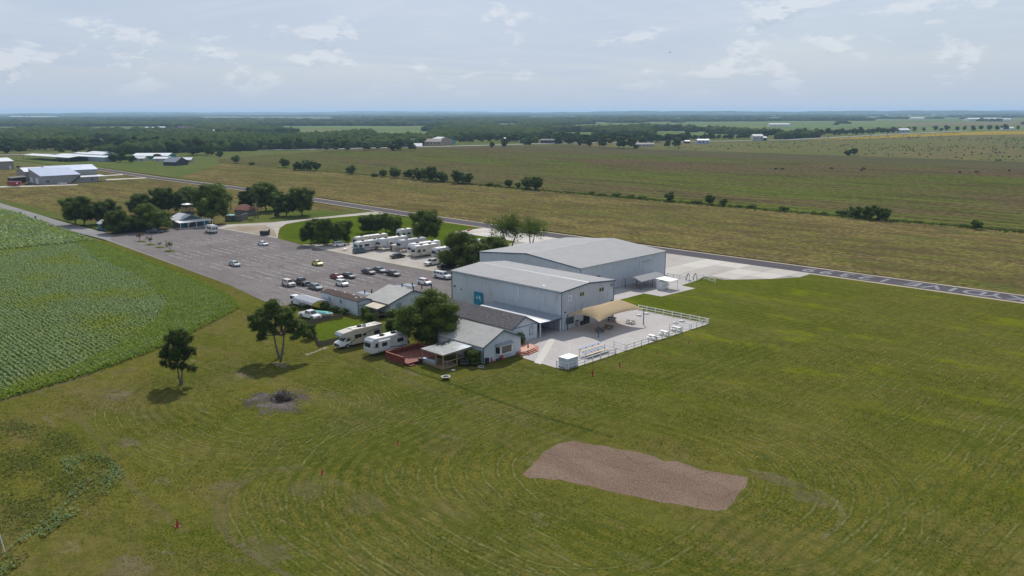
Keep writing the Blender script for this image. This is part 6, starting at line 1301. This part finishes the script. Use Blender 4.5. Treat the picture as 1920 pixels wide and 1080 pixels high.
s = thing('garden_bench', 'dark little bench between the red letters', 'bench', (-101.6, 98.2, 0)); obj('seat', MB().box(-.2, -.5, .32, .2, .5, .37).mesh('seat'), dark, s); [obj('leg', MB().box(-.15, b - .03, 0, .15, b + .03, .32).mesh('leg'), dark, s) for b in (-.45, .45)]
x, y = G(871, 686); s = thing('smoker_grill', 'black barrel grill beside the roofed bar', 'grill', (x, y, 0), .9)
obj('drum', MB().tube((-.8, 0, .85), (.8, 0, .85), .33, .33, 14).mesh('drum'), dark, s); obj('chimney', MB().tube((.6, 0, 1.1), (.6, 0, 1.8), .07, .07, 8).mesh('chimney'), dark, s)
for a in (-.6, .6):
    for b in (-.25, .25): obj('leg', MB().box(a - .03, b - .03, 0, a + .03, b + .03, .7).mesh('leg'), dark, s)
obj('shelf', MB().box(-.7, -.7, .6, .7, -.35, .64).mesh('shelf'), steel, s)
for k, (a, b) in enumerate([(-103.6, 88.3), (-103.7, 89.2)]):
    s = thing('bar_stool', ['bar stool at the outer corner of the roofed bar', 'bar stool just behind the corner one'][k], 'stool', (a - 1.0, b + .6, .42), 0, 'stools at the roofed bar'); obj('seat', MB().tube((0, 0, .7), (0, 0, .75), .18, .18, 12).mesh('seat'), frame_m, s); [obj('leg', MB().tube((.15 * c, .15 * d, 0), (.1 * c, .1 * d, .7), .02, .02, 5).mesh('leg'), steel, s) for c in (-1, 1) for d in (-1, 1)]
# folded parasol on the steps
s = thing('folded_parasol', 'closed dark parasol standing on the brick steps', 'parasol', (-101.3, 105.4, .55)); obj('pole', MB().tube((0, 0, 0), (0, 0, 1.6), .03, .03, 6).mesh('pole'), steel, s); obj('cloth', MB().tube((0, 0, .4), (0, 0, 1.55), .16, .04, 8).mesh('cloth'), M('cloth_dark', (.1, .06, .05), .8), s)
# bollards and pale signs between lot and gable roof
for k, px in enumerate([(775, 543), (791, 541), (809, 538.5), (754, 538), (773, 536), (697, 549), (684, 550)]):
    x, y = G(*px); s = thing('bollard', ['dark bollard nearest the gable roof peak', 'dark bollard in the middle of the lot edge', 'dark bollard by the green plot corner', 'dark bollard behind the roof, left', 'dark bollard behind the roof, right', 'dark bollard behind the mobile home, right', 'dark bollard behind the mobile home, left'][k], 'bollard', (x, y, 0), 0, 'dark bollards at the edge of the lot'); obj('post', MB().box(-.11, -.11, 0, .11, .11, .9).mesh('post', bevel=.02), dark, s)
for k, px in enumerate([(768, 534.5), (750, 537.5), (683, 549.5)]):
    x, y = G(*px); sheet('accessible_bay', [(x - 2, y - 1.0), (x + 2, y - 1.0), (x + 2, y + 1.0), (x - 2, y + 1.0)], .026, M('bay_blue', (.22, .27, .33), .85))
# windsock
x, y = G(866, 447); s = thing('windsock', 'faded red windsock on a pole above the big oak', 'windsock', (x, y, 0)); zt = 6.4
x, y = -201.3, 180.7; s.location = (x, y, 0); obj('pole', MB().tube((0, 0, 0), (0, 0, 5.3), .06, .05, 8).mesh('pole'), steel, s); obj('sock', MB().tube((0, 0, 5.1), (1.2, 1.2, 5.6), .35, .18, 12).mesh('sock'), M('sock_red', (.55, .12, .07), .7), s)
# cable reel / mailbox etc. beside the road
s = thing('mailbox', 'dark mailbox post at the edge of the crop field road', 'mailbox', (*G(67, 413), 0)); obj('post', MB().box(-.08, -.08, 0, .08, .08, 1.1).mesh('post'), dark, s); obj('box', MB().box(-.45, -.3, 1.1, .45, .3, 1.7).mesh('box', bevel=.05), M('mailbox', (.06, .08, .09), .6), s)

# ================================================================ CLUBHOUSE AND OTHER HOUSES
tealw = M('teal_wall', (.02, .15, .21), .6); silv = M('silver_roof', (.40, .41, .42), .6, 0, var=.06, stripe=('x', .6, .02))
t = gable('clubhouse', 'low clubhouse with teal trim and a silver roof behind the oak', -322.5, -312.5, 133.5, 142.5, 2.7, 4.6, 'x', M('clubhouse_wall', (.10, .12, .12), .8), silv, ov=.5, trim=M('teal_trim', (.04, .20, .27), .5))
put(t, 'porch_roof', MB().prism([(-312.5, 2.75), (-308.3, 2.35), (-308.3, 2.45), (-312.5, 2.85)], 'y', 131.5, 145.0), M('porch_white', (.62, .63, .61), .4))
for yy in (132, 135, 138.2, 141.4, 144.6): put(t, 'porch_post', MB().box(-308.6, yy - .09, 0, -308.42, yy + .09, 2.38), frame_m)
put(t, 'door', MB().box(-312.5, 134.0, 0, -312.4, 135.0, 2.1), M('door_teal', (.02, .25, .40), .5)); win(t, 'x+', -312.5, 136.5, 137.6, 1.0, 2.1, panes=1, gm=M('cream_blind', (.4, .38, .3), .6)); put(t, 'porch_floor', MB().box(-312.5, 131.5, .02, -308.2, 145, .2), conc_m); put(t, 'door', MB().box(-312.5, 142.6, 0, -312.4, 143.4, 2.1), _mc['door_teal'])
put(t, 'porch_wall', MB().box(-312.6, 142.5, 0, -312.5, 145.0, 2.7), tealw)
t = gable('blue_hut', 'small teal hut with a white roof beside the entrance road', -332, -326.5, 110.4, 114.2, 2.3, 3.4, 'x', tealw, silv, ov=.3, trim=_mc['teal_trim']); put(t, 'door', MB().box(-326.5, 111.0, 0, -326.4, 113.4, 2.0), M('hut_door', (.40, .47, .52), .6))
t = gable('long_outbuilding', 'long white-roofed outbuilding half hidden under the oak', -326, -316, 117.5, 123.5, 2.5, 3.6, 'y', M('out_wall', (.07, .10, .11), .8), silv, ov=.3, trim=None)
s = thing('deck_tower', 'brown wooden deck tower with a white parasol above the trees', 'deck tower', (*G(353, 410), 0)); 
for a in (-1.6, 1.6):
    for b in (-1.6, 1.6): obj('post', MB().box(a - .12, b - .12, 0, a + .12, b + .12, 6.2).mesh('post'), oldwood, s)
obj('platform', MB().box(-1.9, -1.9, 3.7, 1.9, 1.9, 3.9).mesh('platform'), wood, s); obj('railing', MB().box(-1.9, -1.9, 3.9, 1.9, -1.8, 4.8).box(1.8, -1.8, 3.9, 1.9, 1.9, 4.8).mesh('railing'), wood, s); obj('canopy', MB().prism([(-1.9, -1.9), (1.9, -1.9), (1.9, 1.9), (-1.9, 1.9)], 'z', 6.0, 6.4, shrink=[(-.3, -.3), (.3, -.3), (.3, .3), (-.3, .3)]).mesh('canopy'), white, s); obj('cladding', MB().box(-1.7, -1.7, 0, 1.7, 1.7, 3.0).mesh('cladding'), M('clad', (.10, .10, .10), .9), s)
x, y = G(460, 403); t = thing('red_roof_hut', 'stone hut with a rust-red hipped roof beside the palms', 'hut', (x, y, 0), .3); obj('wall', MB().box(-3.5, -2.6, 0, 3.5, 2.6, 2.4).mesh('wall'), M('stone', (.16, .145, .125), .95, var=.3, scale=2, bump=.03), t); obj('roof', MB().prism([(-3.9, -3.0), (3.9, -3.0), (3.9, 3.0), (-3.9, 3.0)], 'z', 2.4, 4.4, shrink=[(-2.3, -.2), (2.3, -.2), (2.3, .2), (-2.3, .2)]).mesh('roof'), M('rust_roof', (.19, .062, .04), .8, var=.15, scale=2), t)
x, y = G(444, 413); t = thing('walled_yard', 'low stone-walled enclosure with green doors beside the big tree', 'walled enclosure', (x, y, 0), .75); st_ = _mc['stone']
obj('wall', MB().box(-3.5, -3.5, 0, 3.5, -3.1, 2.3).mesh('wall'), st_, t); obj('wall', MB().box(-3.5, -3.1, 0, -3.1, 3.5, 2.3).mesh('wall'), st_, t); obj('wall', MB().box(3.1, -3.1, 0, 3.5, 3.5, 2.6).mesh('wall'), st_, t); obj('gate', MB().box(-.9, -3.56, 0, .9, -3.5, 2.0).mesh('gate'), M('gate_green', (.02, .09, .07), .6), t); obj('roof_panel', MB().box(-3.3, -3.0, 2.3, -.4, 0, 2.4).mesh('roof_panel'), M('aqua', (.12, .42, .42), .5), t)
# metal house complex at far left
tanw = M('tan_wall', (.27, .24, .20), .7, var=.06, scale=.5, stripe=('xy', .6, .01)); bgr = M('blue_roof', (.36, .41, .52), .35, .35, var=.05, scale=.3, stripe=('y', .6, .02)); whr = M('white_roof', (.66, .68, .69), .35, .1, var=.04, scale=.3); greyw = M('grey_wall', (.26, .265, .26), .7, var=.05, scale=.5, stripe=('xy', .6, .01))
t = thing('metal_house', 'large grey metal house with a blue-grey stepped roof at far left', 'house', (-580, 178, 0))
put(t, 'wall', MB().prism([(-590, 0), (-566, 0), (-566, 5.2), (-590, 9.0)], 'y', 158.5, 181), greyw); put(t, 'roof_slope', MB().prism([(-590.5, 9.1), (-565.6, 5.16), (-565.6, 5.3), (-590.5, 9.24)], 'y', 158.1, 181.4), bgr)
put(t, 'wall', MB().prism([(-603, 0), (-582, 0), (-582, 7.0), (-592, 9.6), (-603, 7.0)], 'y', 168, 197), greyw); put(t, 'roof_slope', MB().prism([(-592, 9.7), (-581.5, 6.95), (-581.5, 7.1), (-592, 9.85)], 'y', 167.6, 197.4), bgr); put(t, 'roof_slope', MB().prism([(-603.5, 6.95), (-592, 9.7), (-592, 9.85), (-603.5, 7.1)], 'y', 167.6, 197.4), bgr)
put(t, 'low_wing', MB().box(-580, 181, 0, -566, 191.5, 3.3), greyw); put(t, 'low_roof', MB().box(-580.5, 181.0, 3.3, -565.5, 197.5, 3.5), whr)
for yy in (192.5, 194.2, 195.8, 197.3): put(t, 'porch_post', MB().box(-565.9, yy - .12, 0, -565.65, yy + .12, 3.3), frame_m)
for a0, a1, z0, z1 in ((161, 163, 1.2, 2.6), (167.5, 168.4, 1.4, 2.5), (174.3, 175.0, 1.3, 2.4), (187, 188.8, 1.0, 2.3)): win(t, 'x+', -566, a0, a1, z0, z1)
put(t, 'stair', MB().prism([(174.8, .0), (175.5, 0), (181.2, 4.3), (180.5, 4.3)], 'x', -565.95, -564.9), M('stair_dark', (.06, .045, .04), .8))
put(t, 'garage_door', MB().box(-588, 158.4, 0, -583, 158.5, 3.6), frame_m); put(t, 'garage_door', MB().box(-577, 158.4, 0, -571, 158.5, 3.8), frame_m)
t = gable('tan_annex', 'tan metal building with a white roof behind the blue-grey house', -622, -604, 160, 178, 6.0, 8.2, 'y', tanw, whr, ov=.3, trim=None); win(t, 'x+', -604, 168, 169.5, 3.4, 4.4); win(t, 'x+', -604, 173, 174.5, 3.4, 4.4)
s = thing('dark_shed', 'dark open lean-to left of the blue-grey house', 'shed', (-597, 154, 0)); put(s, 'wall', MB().box(-603, 149.5, 0, -592, 157, 3.1), M('shed_dark', (.035, .035, .035), .9)); put(s, 'roof', MB().prism([(149, 3.1), (158, 3.7), (158, 3.85), (149, 3.25)], 'x', -603.4, -591.6), M('shed_roof', (.10, .09, .09), .8))
t = gable('edge_hangar', 'tan hangar with a pale roof cut by the left edge', -775, -745, 160, 190.5, 6.2, 8.3, 'y', tanw, whr, ov=.3, trim=None); put(t, 'door', MB().box(-745, 187, 0, -744.9, 188.4, 2.6), frame_m)
# open-sided aircraft shelters: long white roofs
for k, (p0, p1, w, lab) in enumerate([((62, 297), (148, 303), 9, 'long open aircraft shelter with a white roof, nearest'), ((120, 297), (212, 302.5), 8, 'long blue-walled hangar row behind the shelter'), ((150, 294), (205, 297), 7, 'second white hangar roof behind'), ((176, 292), (205, 294), 6, 'farthest white hangar roof behind')]):
    (xa, ya), (xb, yb) = G(*p0), G(*p1); L = math.hypot(xb - xa, yb - ya); t = thing('hangar_row', lab, 'hangar', (xa, ya, 0), math.atan2(yb - ya, xb - xa))
    obj('roof', MB().prism([(-w, 3.7), (0, 4.6), (w, 3.7), (w, 3.9), (0, 4.8), (-w, 3.9)], 'x', 0, L).mesh('roof'), whr, t)
    if k == 0:
        for i in range(9): obj('post', MB().box(L * i / 8 - .15, -w + .2, 0, L * i / 8 + .15, -w + .5, 3.8).mesh('post'), steel, t)
        obj('back_wall', MB().box(L * .55, w - .6, 0, L, w - .3, 3.7).mesh('back_wall'), M('hangar_dark', (.05, .07, .075), .8), t)
    else: obj('wall', MB().box(0, -w + .4, 0, L, w - .4, 3.75).mesh('wall'), M('hangar_blue', (.25, .31, .37), .7, stripe=('x', 3, .05)), t)
# metal building with teal fascia, dark house etc.
def farhouse(label, px, L, w, h, hr, rz, wm, rm, name='far_house', cat='house', extra=None):
    x, y = G(*px); t = thing(name, label, cat, (x, y, -.2), rz)
    obj('wall', MB().prism([(-w / 2, 0), (w / 2, 0), (w / 2, h), (0, hr), (-w / 2, h)], 'x', -L / 2, L / 2).mesh('wall'), wm, t)
    s_ = (hr - h) / (w / 2)
    for sy in (-1, 1): obj('roof_slope', MB().prism([(0, hr + .02), (sy * (w / 2 + .5), h - .5 * s_), (sy * (w / 2 + .5), h - .5 * s_ + .2), (0, hr + .22)], 'x', -L / 2 - .4, L / 2 + .4).mesh('roof_slope'), rm, t)
    n_ = max(2, int(L / 5))
    for i in range(n_): u = -L / 2 + L * (i + .5) / n_; f = obj('window', MB().box(u - .7, -w / 2 - .06, h * .35, u + .7, -w / 2, h * .7).mesh('window'), glassd, t)
    return t
dkw = M('navy_wall', (.045, .05, .065), .8)
R4 = math.radians(45)
farhouse('dark brick house with a grey metal roof near the runway end', (330, 309.5), 13, 15, 3.2, 6.6, R4 - .35, dkw, M('slate_roof', (.13, .16, .19), .5)); farhouse('small tan house with a bright white roof behind the dark house', (352, 305), 9, 8, 3, 4.6, R4, M('tan_small', (.40, .32, .2), .8), whr)
farhouse('small white-roofed shed left of the teal-edged building', (264, 302), 10, 8, 2.8, 4.3, R4, M('shed_white', (.42, .42, .4), .8), whr); farhouse('wide white building with a teal roof edge behind small trees', (290, 297.5), 34, 20, 3.4, 5.4, R4, M('teal_far', (.03, .2, .19), .6), whr)
farhouse('low white roof at the right of the teal-edged building', (306, 302), 14, 9, 2.6, 4, R4, _mc['shed_white'], whr)
farhouse('long brown-roofed tan house across the highway', (797, 272), 46, 18, 5, 8.5, R4 - .1, M('tan_far', (.38, .30, .24), .8), M('brown_far', (.17, .145, .13), .8)); farhouse('gabled tan hall with a grey metal roof across the highway', (828, 270.5), 26, 30, 5.5, 10, R4 - 1.1, _mc['tan_far'], M('grey_far', (.34, .36, .38), .5))
farhouse('white domed tent beside the highway', (782, 275), 13, 9, 1.2, 4.4, R4, white, white, 'tent', 'tent')
for px, L, w, h, hr, wm, rm, lab in [((1206, 274.5), 26, 10, 3, 4.6, _mc['shed_white'], M('brown_far2', (.22, .19, .17), .8), 'long low white house among the belt trees'), ((1317, 269.5), 16, 12, 5, 6.5, M('bluewhite', (.35, .4, .5), .6), whr, 'bright white barn by the highway bend'), ((1288, 268.5), 7, 6, 3, 4, dkw, whr, 'tiny dark barn left of the bright white one'), ((1419, 263.5), 15, 12, 7, 9.5, M('barn_white', (.45, .45, .44), .8), M('barn_roof', (.5, .5, .5), .6), 'tall pale two-storey barn by the highway'), ((1430, 263), 10, 8, 4, 6, dkw, whr, 'small white-roofed shed beside the tall barn'),
        ((958, 264.5), 22, 9, 4, 5, _mc['tan_far'], whr, 'low flat-roofed building behind the highway trees'), ((1031, 268.5), 26, 10, 4.5, 6, dkw, M('dark_roof', (.06, .065, .07), .8), 'dark long shed by the highway'), ((1123, 266), 12, 8, 5, 7, white, whr, 'bright white shed behind the highway trees'), ((1693, 249), 20, 14, 6, 9, M('paleblue', (.4, .45, .5), .7), whr, 'pale barn with white roof right of the highway cars'), ((350, 247.5), 38, 22, 5, 13, M('maroon', (.10, .05, .075), .8), M('maroon_roof', (.14, .07, .1), .8), 'dark maroon barn in the distant woods'),
        ((283, 243), 30, 14, 5, 7, white, whr, 'white buildings in the distant woods at left'), ((303, 242), 20, 12, 5, 7, white, whr, 'second white building in the distant woods at left'), ((392, 249), 26, 12, 5, 7, white, whr, 'white building right of the maroon barn'), ((410, 248.5), 20, 12, 5, 7, white, whr, 'farther white building right of the maroon barn'), ((465, 226.5), 40, 20, 8, 12, white, whr, 'tiny bright building in far woods, left of centre'),
        ((1460, 236.5), 60, 20, 6, 8, white, whr, 'far white shed in the green field gap'), ((1718, 225), 60, 30, 9, 12, white, whr, 'far white building near the skyline at right'), ((1845, 226.5), 160, 40, 9, 13, white, whr, 'longest bright white building far right'), ((1880, 227), 60, 30, 8, 11, white, whr, 'far white building beside the longest one'), ((30, 221.5), 90, 40, 14, 18, white, whr, 'far white hangar near the skyline at the left edge'), ((72, 221.5), 330, 50, 12, 16, white, whr, 'very long far white building at the upper left'), ((1888, 243), 26, 12, 4, 6, white, whr, 'white building at the right edge above the flower strip')]:
    farhouse(lab, px, L, w, h, hr, R4 if L < 100 else R4 + .02, wm, rm)
x, y = G(1036, 213.0); s = thing('radio_mast', 'thin mast on the skyline right of centre', 'mast', (x, y, 0)); obj('shaft', MB().tube((0, 0, 0), (0, 0, 115), 3, 1.5, 8).mesh('shaft'), steel, s); s.scale = (.8, .8, .8)
x, y = G(851, 275); s = thing('highway_sign', 'teal roadside sign board on two legs by the highway', 'sign', (x, y, 0), .3); obj('board', MB().box(-2.6, -.1, 3.5, 2.6, .1, 8).mesh('board'), M('sign_teal', (.06, .25, .25), .6), s); [obj('leg', MB().box(a - .15, -.1, 0, a + .15, .1, 3.5).mesh('leg'), steel, s) for a in (-2, 2)]
# cattle
cow_c = [(-.75, 1.0, .33), (0, 1.0, .38), (.75, 1.05, .33)]
def cow_mesh():
    V, F = blobs(np.array([[-.6, 0, 1.0], [0, 0, .98], [.6, 0, 1.02], [1.05, 0, .9], [1.35, 0, .55], [1.5, 0, .3]]), np.array([[.5, .33, .4], [.6, .36, .42], [.45, .32, .4], [.3, .18, .28], [.2, .13, .25], [.18, .12, .22]]), ICO2, 2, .04)
    return npmesh('body', V, F)
cm_ = cow_mesh(); lg = MB().tube((0, 0, 0), (0, 0, .75), .06, .11, 6).mesh('leg'); cowm = M('cow_black', (.012, .011, .010), .7)
for k, (px, lab) in enumerate([((1455, 318.5), 'black cow grazing, leftmost in the field'), ((1467.5, 319), 'black cow just right of the leftmost one'), ((1559, 317.5), 'small lone black cow between the two pairs'), ((1619, 317.5), 'black cow standing behind its neighbour'), ((1615.5, 321), 'black cow in front of its neighbour'), ((1799, 324.5), 'left cow of the three at right'), ((1830, 324.5), 'broad black cow at right'), ((1892, 321), 'black cow near the right edge'), ((1870, 302.5), 'black cow by the far field line'), ((1874, 302), 'second black cow by the far field line'), ((1899, 300.5), 'black cow at the field line, farthest right')]):
    x, y = G(*px); s = thing('cow', lab, 'cow', (x, y, -.06), rng.uniform(0, 6.28), 'black cattle grazing in the strip field', scale=(1.25, 1.25, 1.25)); obj('body', cm_, cowm, s)
    for a in (-.75, .6):
        for b in (-.2, .2): obj('leg', lg, cowm, s, loc=(a, b, 0))
    obj('tail', MB().tube((-1.05, 0, 1.2), (-1.15, 0, .6), .03, .02, 5).mesh('tail'), cowm, s)
# bird high over the fields
bd = Vector(FW) + Vector(RT) * ((1256 - 960) / FPX) + Vector(UP) * ((540 - 98) / FPX); s = thing('bird', 'tiny dark bird in the sky right of centre', 'bird', tuple(Vector((0, 0, CAMZ)) + bd * 150), .6)
obj('body', MB().tube((-.18, 0, 0), (.2, 0, 0), .05, .03, 6).mesh('body'), dark, s); [obj('wing', MB().prism([(-.08, 0), (.1, 0), (.02, sy * .5)], 'z', .03, .05).mesh('wing'), dark, s) for sy in (-1, 1)]
print('objects', len(bpy.data.objects), 'tris', sum(len(m.loops) - 2 * len(m.polygons) for m in bpy.data.meshes))
